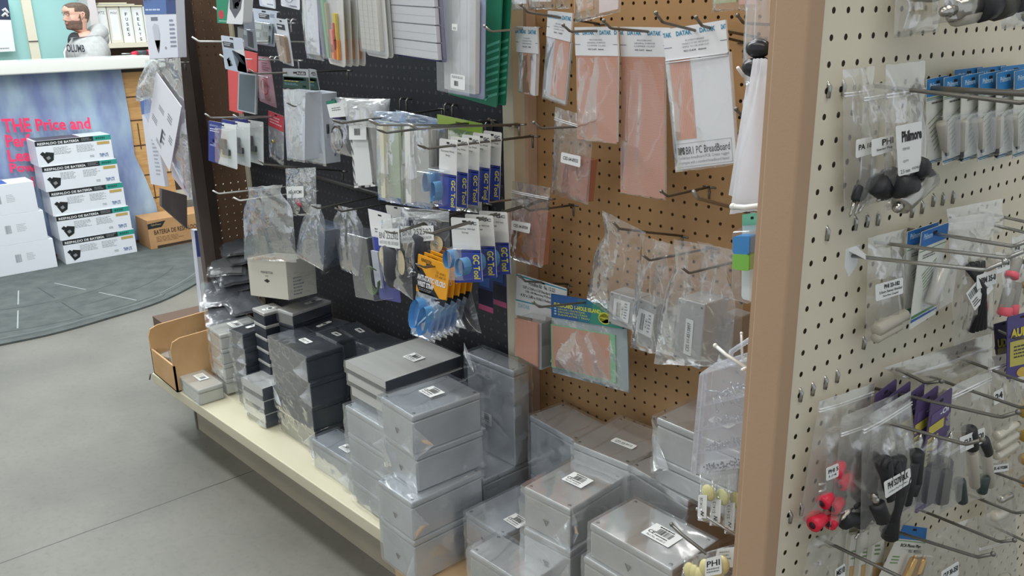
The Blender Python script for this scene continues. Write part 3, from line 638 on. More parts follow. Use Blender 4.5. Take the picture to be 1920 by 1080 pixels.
m = MB(); m.box((-57.6, -13.1, FZ), (-57.25, -1, FZ+6.1), M((120, 118, 110), .5)); m.build('kick_end', gon)
m = MB(); m.tube([(-61.6, -16.45, -29.1), (-61.8, -16.6, -29.9)], .1, DARKWIRE); m.build('label_clip', gon)
# end wall of the brown bay carries the tan corner post
m = MB(); m.box((25.3, -16.3, FZ), (25.5, .5, 34), TAN); m.build('end_wall', gon)
m = MB(); m.box((25.5, -16.4, FZ), (27.0, -15.3, 34), TAN); m.build('corner_post', gon, bevel=.12)
cap_ = thing('end_cap', 'white pegboard end panel of the shelving run beyond the tan post', 'display panel', (27, 0, FZ))
pegboard_part('white_pegboard', WHITEB, cap_, WO, WU, (-.72, -49), (40, 22))
m = MB(); o = WO-WN*.9; m.prism([V((o.x, o.y-.6, FZ)), V((o.x-.3, o.y-.6, FZ)), V((o.x-.3, o.y-.6, 34))+WU*40*0, V((o.x, o.y-.6, 34))], WU*40, M((50, 44, 34), .9)); m.build('backing', cap_)
# far side of the run: dark deck and bracket left of the dark post
m = MB(); m.box((-84, -8.6, FZ), (-63.1, 12, -29), M((92, 68, 54), .5)); t_ = tag(m.build('rear_shelf_base'), 'dark brown low shelf base just past the shelving end near the mat', 'shelf')
q = qX([(299, 352), (346, 365), (347, 427), (299, 385)], -64); m = MB(); m.prism([q.a, q.b, q.c, q.d], V((.8, 0, 0)), M((92, 84, 84), .5)); tag(m.build('shelf_bracket'), 'grey sheet steel bracket below the bagged papers beside the dark post', 'bracket')
q = qX([(364, 432), (374, 432), (390, 592), (381, 594)], -64.6); m = MB(); m.prism([q.a, q.b, q.c, q.d], V((-1.2, 0, 0)), M((214, 218, 228), .5))
o = tag(m.build('leaning_carton'), 'narrow pale carton with blue top standing against the foot of the dark post', 'box'); m = MB(); m.rect(Q(q.a, q.b, q.c, q.d, V((1, 0, 0))), (.05, .0, 1, .3), .03, M((70, 90, 160), .5)); m.build('printed_top', o)
# ================================================================== BOXED ENCLOSURES ON THE SHELF
STICK = M((236, 238, 236), .5); SCREW = M((120, 122, 124), .35, .8)
def geom(L, Fp, Bk, z, depth=None, width=None):
    A = onZ(L, z); B = onZ(Fp, z); D = onZ(Bk, z) if Bk else None
    u = (B-A); w = width or u.length; u = u.normalized(); v = V((-u.y, u.x, 0))
    d = depth or (D-A).dot(v)
    return dict(O=A, u=u, v=v, w=w, d=d, z=z)
def shell(mb, g, h, off, mat, seed=0, amp=.10, cell=1.1, ears=(), inset=0):
    """loose film round the block: closed on the sides and top, wrinkled"""
    O, u, v, w, d, z = g['O'], g['u'], g['v'], g['w'], g['d'], g['z']
    def pt(a, b, c):   # 0..1 each, c down
        p = O+u*(a*(w+2*off)-off)+v*(b*(d+2*off)-off); p = V((p.x, p.y, z+off-c*(h+off)))
        cx = O+u*w/2+v*d/2; out = V((p.x-cx.x, p.y-cx.y, (p.z-(z-h/2))*.6)).normalized()
        s = V((p.x*.7+seed*13, p.y*.7, p.z*.9)); n = noise.fractal(s, 1.0, 2.0, 3)*amp
        r = abs(noise.noise(V((p.x*.9+seed*5, p.y*.9, p.z*.35))))
        k = .25 if c == 0 else 1
        p = p+out*(abs(n)*1.1*k)+out*max(0, .12-r)*amp*5*k
        p.z = max(p.z, z-h+.02); return p
    nx = max(4, int(w/cell*2)); ny = max(4, int(d/cell*2)); nz = max(4, int(h/cell*3))
    mb.grid(lambda s, t: pt(s, 1-t, 0), nx, ny, mat)
    mb.grid(lambda s, t: pt(s, 0, t), nx, nz, mat); mb.grid(lambda s, t: pt(1, s, t), ny, nz, mat)
    mb.grid(lambda s, t: pt(1-s, 1, t), nx, nz, mat); mb.grid(lambda s, t: pt(0, 1-s, t), ny, nz, mat)
    # gusset flaps folded out at corners / sides:  (corner 0..3, length, drop fraction, size)
    def corner(k):
        return O+u*(w*(k in (1, 2)))+v*(d*(k in (2, 3)))
    for k, face, reach, t0, t1 in ears:
        c = corner(k); dirs = {'f': (u if k == 0 else -u, -v), 'r': (v if k == 1 else -v, u), 'l': (v if k == 0 else -v, -u)}[face]; along, out = dirs
        a = c+V((0, 0, -h*t0)) ; a.z = z-h*t0+off; b = V((c.x, c.y, z-h*t1)); tip = c+along*reach+out*(.22+.12*reach); tip.z = z-h*(t0+t1)/2-.15*h
        a = a+out*(off+.03); b = b+out*(off+.03)
        def tri(s, t, a=a, b=b, tip=tip, out=out):
            p = a*(1-t)+b*t; q = p*(1-s)+tip*s; return q+out*(.16*math.sin(math.pi*s)*math.sin(math.pi*t*1.5+seed))
        mb.grid(tri, 6, 6, EARF)
def sticker_on(g, q, root, style, pos=(.5, .5), size=(1.9, 1.3), text='64-8513', name='barcode_label', rot=0, lift=.015):
    sw = size[0]/q.w/2; sh = size[1]/q.h/2; cx, cy = pos
    qq = q.sub(cx-sw, cy-sh, cx+sw, cy+sh, lift)
    if rot:
        a = math.radians(rot); c = (qq.a+qq.c)/2
        R = Matrix.Rotation(a, 3, qq.n); qq = Q(c+R@(qq.a-c), c+R@(qq.b-c), c+R@(qq.c-c), c+R@(qq.d-c), qq.n)
    m = MB(); m.slab(qq, (0, 0, 1, 1), 0, .012, STICK, .12 if style == 'oval' else .03)
    if style == 'code':
        m.lines(qq, (.22, .07, .78, .17), 1, INK, .02, .8, 3); m.bars(qq, (.28, .2, .8, .58), INK, .02, seed=int(pos[0]*97))
        m.text(qq, (.07, .5, .3, .72), 'CE', INK, .02, bold=.02); m.lines(qq, (.34, .66, .82, .74), 1, INK, .02, .8, 4); m.text(qq, (.14, .8, .8, .92), 'Part No. '+text, INK, .02)
    elif style == 'oval':
        m.text(qq, (.12, .3, .88, .62), text, INK, .02, bold=.01); m.lines(qq, (.14, .7, .86, .82), 1, GREYINK, .02, .8, 2)
    elif style == 'grid':
        m.lines(qq, (.1, .15, .5, .85), 4, M((190, 186, 150), .5), .02, .5, 2, .1); m.rect(qq, (.55, .2, .85, .75), .02, GREYINK)
    m.build(name, root)
def enclosure(g, h, kind, label, group=None, bag=None, sticker=None, ears=(), seed=0, jig=(0, 0, 0), mark=True, cat='box', film_mat=None, name='enclosure_box'):
    """one boxed item: body, lid, corner screws, label and its film bag"""
    rnd = random.Random(seed*31+5)
    a = math.radians(jig[2]); u = Matrix.Rotation(a, 3, 'Z')@g['u']; v = V((-u.y, u.x, 0)); O = g['O']+g['u']*jig[0]+g['v']*jig[1]
    g = dict(O=O, u=u, v=v, w=g['w'], d=g['d'], z=g['z']); w, d, z = g['w'], g['d'], g['z']
    def P(x, y, c): p = O+u*x+v*y; return V((p.x, p.y, z-c))
    root = thing(name, label, cat, P(w/2, d/2, h), group)
    bodym, lidm, sidem = {'alu': (ALU, ALU, None), 'aluw': (ALUW, ALUW, None), 'black': (BLK, BLK, None), 'putty': (PUTTY, PUTTY, None), 'ubox': (LITE, LITE, BLK), 'greytop': (BLK, ALUW, None)}[kind]
    def blk(mb, x0, y0, c0, x1, y1, c1, mat):
        p = [P(x0, y0, c1), P(x1, y0, c1), P(x1, y1, c1), P(x0, y1, c1), P(x0, y0, c0), P(x1, y0, c0), P(x1, y1, c0), P(x0, y1, c0)]
        mb.add(p, [(3, 2, 1, 0), (4, 5, 6, 7), (0, 1, 5, 4), (1, 2, 6, 5), (2, 3, 7, 6), (3, 0, 4, 7)], mat)
    bev = min(.16, h*.08) if kind != 'ubox' else .06
    if kind == 'ubox':
        m = MB(); blk(m, .05, .05, .1, w-.04, d-.05, h, BLK); m.build('body', root, bevel=.03)
        m = MB(); blk(m, 0, 0, 0, w, d, .08, LITE); blk(m, 0, 0, 0, w-.02, .07, h*.62, LITE); m.build('folded_cover', root, bevel=.05)
    else:
        lh = min(.55, h*.28)
        m = MB(); blk(m, .03, .03, lh+.02, w-.03, d-.03, h, bodym); m.build('body', root, bevel=bev)
        m = MB(); blk(m, 0, 0, 0, w, d, lh, lidm); m.build('lid', root, bevel=bev)
        if kind in ('alu', 'aluw'):
            for x, y in ((.38, .38), (w-.38, .38), (w-.38, d-.38), (.38, d-.38)):
                m = MB(); m.cyl(P(x, y, -.01), P(x, y, .1), .13, .13, SCREW, 10); m.build('screw', root)
        if mark and kind in ('alu', 'aluw'):
            qf = Q(P(0, 0, 0), P(w, 0, 0), P(w, 0, h), P(0, 0, h), -v); m = MB(); c = (.5, .62); r = .28
            pts = [qf.P(c[0]+r*math.cos(t)/w, c[1]+r*math.sin(t)/h, .02) for t in (math.pi/2, math.pi*7/6, math.pi*11/6)]
            m.tube(pts+[pts[0]], .025, INK, 6); m.tube([p*.5+(pts[0]+pts[1]+pts[2])/6 for p in pts]+[pts[0]*.5+(pts[0]+pts[1]+pts[2])/6], .02, INK, 6); m.build('recycling_mark', root)
    qt = Q(P(0, d, 0), P(w, d, 0), P(w, 0, 0), P(0, 0, 0), UP)
    if sticker: sticker_on(g, qt, root, lift={None: .015, 'tight': .11, 'loose': .2}[bag], **sticker)
    if bag:
        if film_mat is None and kind in ('black', 'greytop'): film_mat = WRAPB
        m = MB(); shell(m, g, h-.02, .07 if bag != 'loose' else .12, film_mat or WRAP, seed, {'tight': .08, 'loose': .22}[bag], ears=ears); m.build('film_bag', root)
    return root
def stack(g, hs, kind, labels, group, bag='tight', sticker=None, seed=0, jigs=None, ears=None, **k):
    z = g['z']; out = []
    for i, h in enumerate(hs):
        gg = dict(g); gg['z'] = z
        out.append(enclosure(gg, h-.03, kind, labels[i], group, bag, sticker if i == 0 else None, (ears or {}).get(i, ()), seed+i, (jigs or {}).get(i, (0, 0, 0)), **k)); z -= h
    return out
SG = 'boxed enclosures stacked on the base shelf'
# lone pale box in front of the tray
g = geom((335, 705), (371, 732), (383, 693), -27.0)
enclosure(g, 1.98, 'putty', 'small pale grey plastic box in front of the cardboard tray on the shelf edge', bag='tight', sticker=dict(style='grid', pos=(.42, .42), size=(2.1, 1.2)), seed=1, ears=((1, 'f', 1.0, .4, 1),))
# pale grey bagged boxes beside the tray
g = geom((389, 612), (428, 640), None, -21.2, depth=5.2, width=3.9)
stack(g, [1.9, 1.9, 1.9, 1.9], 'putty', ['pale grey box in loose film just behind the tray, white barcode label on top', 'second box down in the pale grey bagged stack behind the tray', 'third box down in the pale grey bagged stack behind the tray', 'lowest pale grey bagged box behind the tray'], 'pale grey bagged boxes behind the tray', 'loose', dict(style='code', pos=(.55, .5), size=(2.2, 1.3)), 11, ears={0: ((0, 'f', 1.6, .2, 1),), 1: ((1, 'f', 1.4, .2, 1),), 2: ((0, 'f', 1.5, .2, 1),)})
# black long boxes with crumpled film
g = geom((431, 617), (453, 626), (498, 597), -19.9)
g['w'] = 2.7
stack(g, [1.8]*5, 'black', ['black box with long white label on top of the crumpled stack by the tray', 'second box down in the crumpled black stack next to the tray', 'middle box of the crumpled black stack next to the tray', 'fourth box down in the crumpled black stack next to the tray', 'bottom box of the crumpled black stack next to the tray'], 'black bagged boxes next to the tray', 'loose', dict(style='oval', pos=(.6, .42), size=(.62, 3.1), text='.', rot=0), 21,
      ears={0: ((0, 'l', 1.3, .1, 1), (1, 'f', .9, .2, 1)), 1: ((0, 'l', 1.2, .1, 1), (1, 'f', 1.3, .2, 1)), 2: ((1, 'f', 1.3, .1, 1),), 3: ((0, 'l', 1.1, 0, 1), (1, 'f', 1.1, .1, 1)), 4: ((1, 'f', 1.0, .1, .9),)}, jigs={1: (.25, -.2, 2), 2: (-.1, .1, -2), 3: (.2, -.25, 3), 4: (.1, -.1, 0)})
# pale cover boxes in front of them
g = geom((453, 707), (491, 729), None, -24.2, depth=4.6)
stack(g, [1.55, 1.6, 1.6], 'ubox', ['pale aluminium box with black side, top of the short stack between two black stacks', 'second pale aluminium box in the short stack between two black stacks', 'bagged pale aluminium box at the foot of the short stack between two black stacks'], 'pale aluminium boxes between the black stacks', 'tight', None, 31, ears={2: ((0, 'f', 1.4, 0, .8), (1, 'f', 1.5, .2, 1)), 1: ((1, 'f', .8, .3, 1),)})
# black stack in the middle
g = geom((503, 631), (574, 670), (578, 617), -18.2)
stack(g, [2.7, 2.7, 2.7, 2.65], 'black', ['wide black bagged box with white oval label, topmost of the four high stack', 'wide black bagged box second from the top of the four high stack', 'wide black bagged box third from the top of the four high stack', 'dark bagged box with grey front at the bottom of the four high stack'], 'wide black bagged boxes', 'tight', dict(style='oval', pos=(.52, .5), size=(1.7, .8), text='BOX 66'), 41,
      ears={0: ((0, 'l', .5, 0, 1), (1, 'f', 2.2, .1, 1)), 1: ((0, 'l', .7, .2, 1), (1, 'f', 1.8, .1, 1)), 2: ((0, 'f', 2.4, 0, .9), (0, 'l', .8, .1, .8)), 3: ((1, 'f', 2.0, 0, 1),)}, jigs={1: (.3, 0, 0), 2: (.15, -.15, 1), 3: (.3, 0, 0)})
# black boxes behind
g = geom((519, 579), (548, 588), (598, 557), -16.5)
enclosure(g, 1.45, 'greytop', 'long black box with shiny grey top and white label under the hanging white box', bag='tight', sticker=dict(style='oval', pos=(.55, .3), size=(.55, 2.1), text='.'), seed=51, film_mat=PLAINF)
g2 = dict(g); g2['z'] = -18.0
stack(g2, [1.5]*7, 'black', ['black box directly below the shiny topped long box', 'second black box below the shiny topped long box', 'third black box below the shiny topped long box', 'fourth black box below the shiny topped long box', 'fifth black box below the shiny topped long box', 'sixth black box below the shiny topped long box', 'lowest black box below the shiny topped long box'], 'black boxes under the shiny topped one', None, None, 52)
g = geom((472, 577), (494, 588), (500, 561), -16.9)
stack(g, [1.5, 1.5, 1.5, 1.5, 1.5, 1.5, 1.5, 1.5], 'greytop', ['short grey topped box with tilted white label under the hanging white box'] + ['%s grey topped box in the pile under the hanging white box' % w for w in ('second', 'third', 'fourth', 'fifth', 'sixth', 'seventh', 'lowest')], 'grey topped boxes under the hanging white box', None, dict(style='oval', pos=(.6, .5), size=(.7, 1.7), text='.'), 61)
for i, (L, Fp, Bk, z, lab, ht) in enumerate([((549, 615), (598, 628), (627, 594), -18.4, 'flat black box with white label lying behind the wide black stack', 3), ((594, 623), (631, 641), (624, 614), -18.0, 'small black box with oval label between the wide black stack and the pegboard', 3), ((635, 613), (672, 637), (669, 604), -17.8, 'small black box with pale label against the black pegboard', 3), ((669, 641), (709, 657), (719, 626), -17.2, 'black bagged box with plain top behind the big pale aluminium box', 3)]):
    g = geom(L, Fp, Bk, z)
    if i == 0: g['d'] = min(g['d'], 4.5)
    n = 5; hh = (z+29)/n
    stack(g, [hh]*n, 'black', [lab]+['%s black box below the %s' % (w, lab.split(' with ')[0].split(' lying')[0]+' '+['behind the wide stack', 'with oval label', 'at the pegboard', 'behind the pale box'][i]) for w in ('second', 'third', 'fourth', 'lowest')], 'small black boxes by the pegboard', 'tight', dict(style='oval', pos=(.55, .45), size=[(.5, 2.0), (1.3, .6), (1.4, .62), (.1, .1)][i], text='.') if i < 3 else None, 70+i*5)
# big pale aluminium box
g = geom((647, 676), (722, 715), (794, 636), -15.3)
stack(g, [1.15, 1.15, 1.6], 'ubox', ['large flat pale aluminium box with black side and a price label, top of its stack', 'flat pale aluminium box directly beneath the large labelled one', 'third pale aluminium box down below the large labelled one'], 'large pale aluminium boxes', 'tight', dict(style='code', pos=(.62, .42), size=(1.7, 1.3)), 91, jigs={1: (.2, 0, 0), 2: (.35, .2, 0)}, film_mat=PLAINF)
# grey bagged stack behind the tall stack
g = geom((653, 762), (716, 800), None, -19.3, depth=6.2, width=6.0)
g['O'] = V((-17.6, -12.9, 0)); g['z'] = -19.25; g['w'] = 7.2; g['d'] = 8.6
stack(g, [2.6, 2.6, 2.2, 2.2], 'alu', ['grey bagged box with folded film ears beside the tallest grey stack', 'second grey bagged box down beside the tallest grey stack', 'third grey bagged box down beside the tallest grey stack', 'lowest grey bagged box beside the tallest grey stack'], 'grey bagged boxes beside the tallest stack', 'loose', None, 101, ears={0: ((0, 'l', .7, .1, 1), (1, 'f', 2.2, .1, 1)), 1: ((1, 'f', 2.2, 0, 1),)}, mark=False)
# lone bagged box on the shelf edge
g = geom((583, 822), (662, 872), None, -25.9, depth=3.0)
enclosure(g, 3.1, 'alu', 'single grey box in loose film with a small barcode label, alone on the shelf edge', bag='loose', sticker=dict(style='code', pos=(.62, .6), size=(1.6, 1.0)), seed=111, ears=((1, 'f', 2.2, .1, 1), (0, 'f', 1.0, 0, .8)), mark=False)
g = geom((670, 892), (712, 915), None, -26.3, depth=3.3)
stack(g, [1.4, 1.25], 'alu', ['small greenish grey box tucked between the lone box and the tall stack', 'small grey bagged box under the greenish one next to the tall stack'], 'small grey boxes by the tall stack', 'tight', None, 115, mark=False)
# tall grey stack A
g = geom((712, 743), (773, 781), (843, 705), -15.0)
stack(g, [3.3, 3.25], 'alu', ['grey die-cast box with barcode label on top of the tallest stack', 'grey die-cast box second from the top of the tallest stack'], 'large grey die-cast boxes in the tallest stack', 'loose', dict(style='code', pos=(.5, .48), size=(1.7, 1.4)), 121, ears={0: ((1, 'f', 1.3, .45, 1), (1, 'r', 1.5, .3, 1.1)), 1: ((0, 'f', 1.6, .1, .9), (1, 'f', 1.2, .2, 1.1))}, film_mat=film('wrap_clearer', .025, .36, .055, (.84, .92, 1.0), .11, 5, .35, .14), jigs={1: (.05, .1, 0)})
g = geom((707, 900), (771, 944), None, -21.6, depth=7.0)
stack(g, [3.4, 3.95], 'alu', ['third box down in the tallest grey stack, sticking out over the shelf edge', 'grey die-cast box at the bottom of the tallest stack'], 'large grey die-cast boxes in the tallest stack', 'tight', None, 125, ears={0: ((1, 'r', 1.3, .1, .95),), 1: ((0, 'l', 2.0, -.1, .6), (1, 'f', 1.0, .3, 1.3))}, film_mat=MC['wrap_clearer'])
# upright box leaning on the upright and the box below it
g = geom((873, 661), (962, 697), None, -14.2, depth=1.9)
r = enclosure(g, 8.75, 'alu', 'tall grey box standing on end in crumpled film between the black and brown pegboards', bag='loose', seed=131, mark=False, ears=((0, 'f', 1.5, -.1, .1),), film_mat=MC['wrap_clearer'])
qf = Q(g['O'], g['O']+g['u']*g['w'], g['O']+g['u']*g['w']-V((0, 0, 8.75)), g['O']-V((0, 0, 8.75)), -g['v']); sticker_on(g, qf, r, 'code', pos=(.42, .62), size=(1.3, 1.1))
g = dict(O=V((-12.4, -8.0, 0)), u=V((1, 0, 0)), v=V((0, 1, 0)), w=8.2, d=5.2, z=-23.0)
stack(g, [3.0, 3.0], 'alu', ['dark greenish grey box lying under the box that stands on end', 'lower greenish grey box under the box that stands on end'], 'greenish grey boxes under the upright one', 'tight', None, 135, mark=False)
# boxes in front of the brown pegboard
g = geom((992, 778), (1079, 827), (1050, 746), -17.8); g['d'] = min(g['d'], 3.7)
stack(g, [5.4, 5.5], 'alu', ['deep grey box in film standing against the brown pegboard', 'deep grey box beneath another one against the brown pegboard'], 'deep grey boxes against the brown pegboard', 'tight', None, 141, film_mat=MC['wrap_clearer'], mark=False)
g = geom((1073, 829), (1175, 871), (1199, 765), -16.0)
g['w'] = 5.0; g['d'] = min(g['d'], 5.6)
stack(g, [3.2, 3.3, 3.2, 3.2], 'aluw', ['grey box with oval label behind the labelled front box, topmost there', 'second grey box down behind the labelled front box', 'third grey box down behind the labelled front box', 'lowest grey box behind the labelled front box'], 'grey boxes in the middle of the brown bay', 'tight', dict(style='oval', pos=(.6, .62), size=(1.9, .7), text='CES 64-8512'), 151, mark=False)
g = dict(O=onZ((1230, 782), -11.3), u=V((1, 0, 0)), v=V((0, 1, 0)), w=6.4, d=5.2, z=-11.3)
stack(g, [2.8, 1.9], 'aluw', ['large grey box in film behind the hanging parts case, top of its stack', 'flatter grey box second from the top behind the hanging parts case'], 'grey boxes by the parts case', 'loose', dict(style='oval', pos=(.55, .6), size=(1.6, .8), text='CES 64-8514'), 161, ears={0: ((0, 'f', 1.5, .5, 1.4), (0, 'l', 2.6, .5, 1.3))}, mark=False, film_mat=MC['wrap_clearer'])
g = geom((1179, 871), (1290, 939), None, -16.1, depth=5.0)
stack(g, [4.2, 4.3, 4.3], 'aluw', ['wide grey box with film flap below the stack by the parts case', 'wide grey box second from the bottom by the parts case', 'lowest wide grey box by the parts case'], 'wide grey boxes by the parts case', 'loose', None, 165, ears={0: ((1, 'f', 2.6, .3, 1.1),)}, mark=False)
# labelled front stacks
g = geom((981, 912), (1069, 956), (1103, 862), -17.2)
stack(g, [3.05, 3.0, 2.9, 2.8], 'aluw', ['grey box with a large barcode label atop the middle stack of the brown bay', 'grey die-cast box second in the stack in the middle of the brown bay', 'grey die-cast box third in the stack in the middle of the brown bay', 'lowest die-cast box of the stack in the middle of the brown bay'], 'die-cast boxes in the middle of the brown bay', 'loose', dict(style='code', pos=(.56, .5), size=(1.75, 1.35)), 171, ears={0: ((1, 'f', 1.2, .25, 1.1), (1, 'r', .5, 0, 1)), 1: ((1, 'f', .9, .3, 1.2),), 2: ((0, 'l', .8, 0, 1),)}, film_mat=MC['wrap_clearer'], jigs={1: (.15, -.25, 1), 2: (.3, -.1, -1), 3: (.2, 0, 0)})
g = geom((871, 959), (941, 1005), None, -23.8, depth=6.0)
stack(g, [2.4, 2.6], 'alu', ['flat grey box with barcode label on the low pile right of the tallest stack', 'lower grey box of the low pile right of the tallest stack'], 'low pile of grey boxes', 'tight', dict(style='code', pos=(.86, .66), size=(1.7, 1.3)), 181)
g = geom((879, 1031), (985, 1098), (955, 1008), -22.3)
g['d'] = 2.9
stack(g, [3.3, 3.3], 'aluw', ['grey bagged box at the very bottom front of the brown bay', 'grey box under the front one at the bottom of the brown bay'], 'front boxes at the bottom edge', 'loose', None, 185, mark=False)
g = geom((1105, 980), (1260, 1069), (1203, 939), -17.0)
stack(g, [2.5, 2.4, 2.4, 2.3, 2.3], 'aluw', ['widest grey die-cast box with a large barcode label, nearest to the tan post', 'second wide die-cast box under the one nearest to the tan post', 'third wide die-cast box under the one nearest to the tan post', 'fourth wide die-cast box under the one nearest to the tan post', 'lowest wide die-cast box under the one nearest to the tan post'], 'widest die-cast boxes', 'tight', dict(style='code', pos=(.62, .5), size=(2.1, 1.5)), 191, film_mat=MC['wrap_clearer'], jigs={1: (-.35, -.2, 0), 2: (-.2, 0, 0), 3: (0, 0, 0)})
# ---- cardboard tray
t = thing('cardboard_tray', 'open fronted kraft cardboard tray with torn corner at the far end of the base shelf', 'tray', (-57, -10, ZS))
KR2 = noisy('tray_cardboard', (196, 154, 106), (206, 166, 118), 10, .7); x0, x1, yf, yb = -61.2, -53.2, -16.1, -4.6; zb_ = ZS+.02
def side(x, zt0, zt1, name, ya=yf, yb_=yb):
    m = MB(); P_ = [V((x, ya, zb_)), V((x, yb_, zb_)), V((x, yb_, zt1)), V((x, ya+1.2, zt0)), V((x, ya+.3, zt0-.35)), V((x, ya, zt0-1.2))]; m.prism(P_, V((.22, 0, 0)), KR2); m.build(name, t)
side(x0, -22.7, -22.2, 'side_wall'); side(x1-.22, -22.3, -22.1, 'side_wall', yb_=-9.8)
m = MB(); m.box((x0, yf, zb_), (x1, yf+.22, -25.6), KR2); m.build('front_wall', t)
m = MB(); m.box((x0, yb-.2, zb_), (x1, yb, -23), KR2); m.build('rear_wall', t)
m = MB(); m.box((x0, yf, zb_), (x1, yb, zb_+.15), KR2); m.build('base', t)
for i, (x, y, z, a) in enumerate(((-60.2, -13.7, -25.7, 10), (-59.7, -10.6, -25.0, -15), (-57.4, -12.4, -24.0, 5), (-60.2, -15.6, -26.3, 20), (-56.6, -15.2, -25.4, -12))):
    u = V((math.cos(math.radians(a)), math.sin(math.radians(a)), 0)); g = dict(O=V((x, y, 0)), u=u, v=V((-u.y, u.x, 0)), w=2.1, d=1.9, z=z)
    enclosure(g, z+28.82, 'putty', ['small bagged grey box lying at the near side inside the tray', 'small bagged grey box at the back inside the tray', 'small pale box with label standing highest inside the tray', 'small bagged box by the low front of the tray', 'small bagged box beside the inner side wall of the tray'][i], 'small bagged boxes in the tray', 'loose', dict(style='code', pos=(.5, .5), size=(1.2, .8)) if i == 2 else None, ((0, 'f', 1.2, -.4, .5), (1, 'r', 1.0, -.3, .4)), 201+i)
# ================================================================== HANGING GOODS: helpers
def art(mb, q, items, n=.012):
    for it in items:
        k = it[0]
        if k == 'r': mb.rect(q, it[1], n, M(it[2], .5), it[3] if len(it) > 3 else 0)
        elif k == 't': mb.text(q, it[1], it[2], M(it[3], .55), n+.012, bold=it[4] if len(it) > 4 else 0, rot=it[5] if len(it) > 5 else 0)
        elif k == 'l': mb.lines(q, it[1], it[2], M(it[3], .6), n+.010, seed=int(it[1][0]*100), ragged=it[4] if len(it) > 4 else .35)
        elif k == 'b': mb.bars(q, it[1], INK, n+.011, seed=int(it[1][1]*90))
        elif k == 'p': mb.poly([q.P(*p, n+.006) for p in it[1]], M(it[2], .5))
        elif k == 'e':
            (cx, cy), rx, ry = it[1], it[2], it[3]; mb.poly([q.P(cx+rx*math.cos(a*.314), cy+ry*math.sin(a*.314), n+.008) for a in range(20)], M(it[4], .5))
def base_pt(q): return q.P(.5, 1, 0)
def card(name, label, cat, q, rgb, artwork=(), thick=.04, r=.18, group=None, extra=None, rough=.45, slot=True):
    root = thing(name, label, cat, base_pt(q), group)
    m = MB(); m.slab(q, (0, 0, 1, 1), -thick, 0, rgb if not isinstance(rgb, tuple) else M(rgb, rough), r); m.build('backing_card', root)
    m = MB(); art(m, q, artwork)
    if slot: m.rect(q, (.42, .035, .58, .035+.14/q.h), .014, M((22, 22, 24), .8), .05)
    if m.v: m.build('printed_artwork', root)
    if extra: extra(root, q)
    return root
def blister_part(root, q, rect, depth, mat=None, r=.25, taper=.1, name='blister'):
    s0, t0, s1, t1 = rect; ds = (s1-s0)*taper/2; dt = (t1-t0)*taper/2*.5; m = MB(); mat = mat or BLIS
    a = [q.P(s0, t0, .02), q.P(s1, t0, .02), q.P(s1, t1, .02), q.P(s0, t1, .02)]; b = [q.P(s0+ds, t0+dt, depth), q.P(s1-ds, t0+dt, depth), q.P(s1-ds, t1-dt, depth), q.P(s0+ds, t1-dt, depth)]
    m.add(a+b, [(4, 5, 6, 7), (0, 1, 5, 4), (1, 2, 6, 5), (2, 3, 7, 6), (3, 0, 4, 7)], mat)
    return m.build(name, root, bevel=min(.12, depth*.25))
def sheet(mb, q, mat, bulge=.3, seed=0, folds=1.0, hook=(.5, .06), back=True, nx=16, ny=22, pinch=.0, flat=.15):
    """soft bag following frame q: pillow shaped, with folds running out from where it hangs"""
    def fn(s, t, side):
        e = min(1, 4*s*(1-s))**.5*min(1, 4*t*(1-t)*1.2)**.45
        a = math.atan2((s-hook[0])*q.w, (t-hook[1])*q.h+.3); dist = math.hypot((s-hook[0])*q.w, (t-hook[1])*q.h)
        f = noise.noise(V((a*5.5, seed*3.1, dist*.12)))*.9+noise.noise(V((a*11, seed*7.7, dist*.2)))*.5
        g = noise.noise(V((s*3+seed, t*4, 2.2)))*.5
        amt = folds*(.12+.16*math.exp(-dist/max(q.h, 1)*2))
        n = side*(bulge*e*(.35+.65*min(1, t*1.6)))+(f*amt+g*.1)*(1 if side > 0 else .5)*e
        sp = s+(hook[0]-s)*pinch*math.exp(-((t-hook[1])*7)**2)
        tt = t+.012*noise.noise(V((s*6, seed, 5)))
        return q.P(sp, tt, n)
    mb.grid(lambda s, t: fn(s, t, 1), nx, ny, mat)
    if back: mb.grid(lambda s, t: fn(1-s, t, -.35), nx, ny, mat)
def bagpart(root, q, mat=None, name='poly_bag', **k):
    m = MB(); sheet(m, q, mat or BAG, **k); return m.build(name, root)
def zipseal(root, q, t=.1, name='zip_seal'):
    m = MB()
    for k in (0, .02): m.tube([q.P(.01, t+k, .06), q.P(.33, t+k, .12), q.P(.66, t+k, .1), q.P(.99, t+k, .06)], .035, M((236, 238, 240), .25), 6)
    return m.build(name, root)
def stickerQ(root, q, rect, text=None, sub=None, n=.1, name='paper_label', rot=0, big=(.1, .18, .9, .5), code=False, r=.12):
    qq = q.sub(*rect, n); m = MB(); m.slab(qq, (0, 0, 1, 1), 0, .012, STICK, r)
    if text: m.text(qq, big, text, INK, .02, bold=.015, rot=rot)
    if sub: m.lines(qq, sub, 2, GREYINK, .02, .5, 3, .25)
    if code: m.bars(qq, code, INK, .02)
    return m.build(name, root)
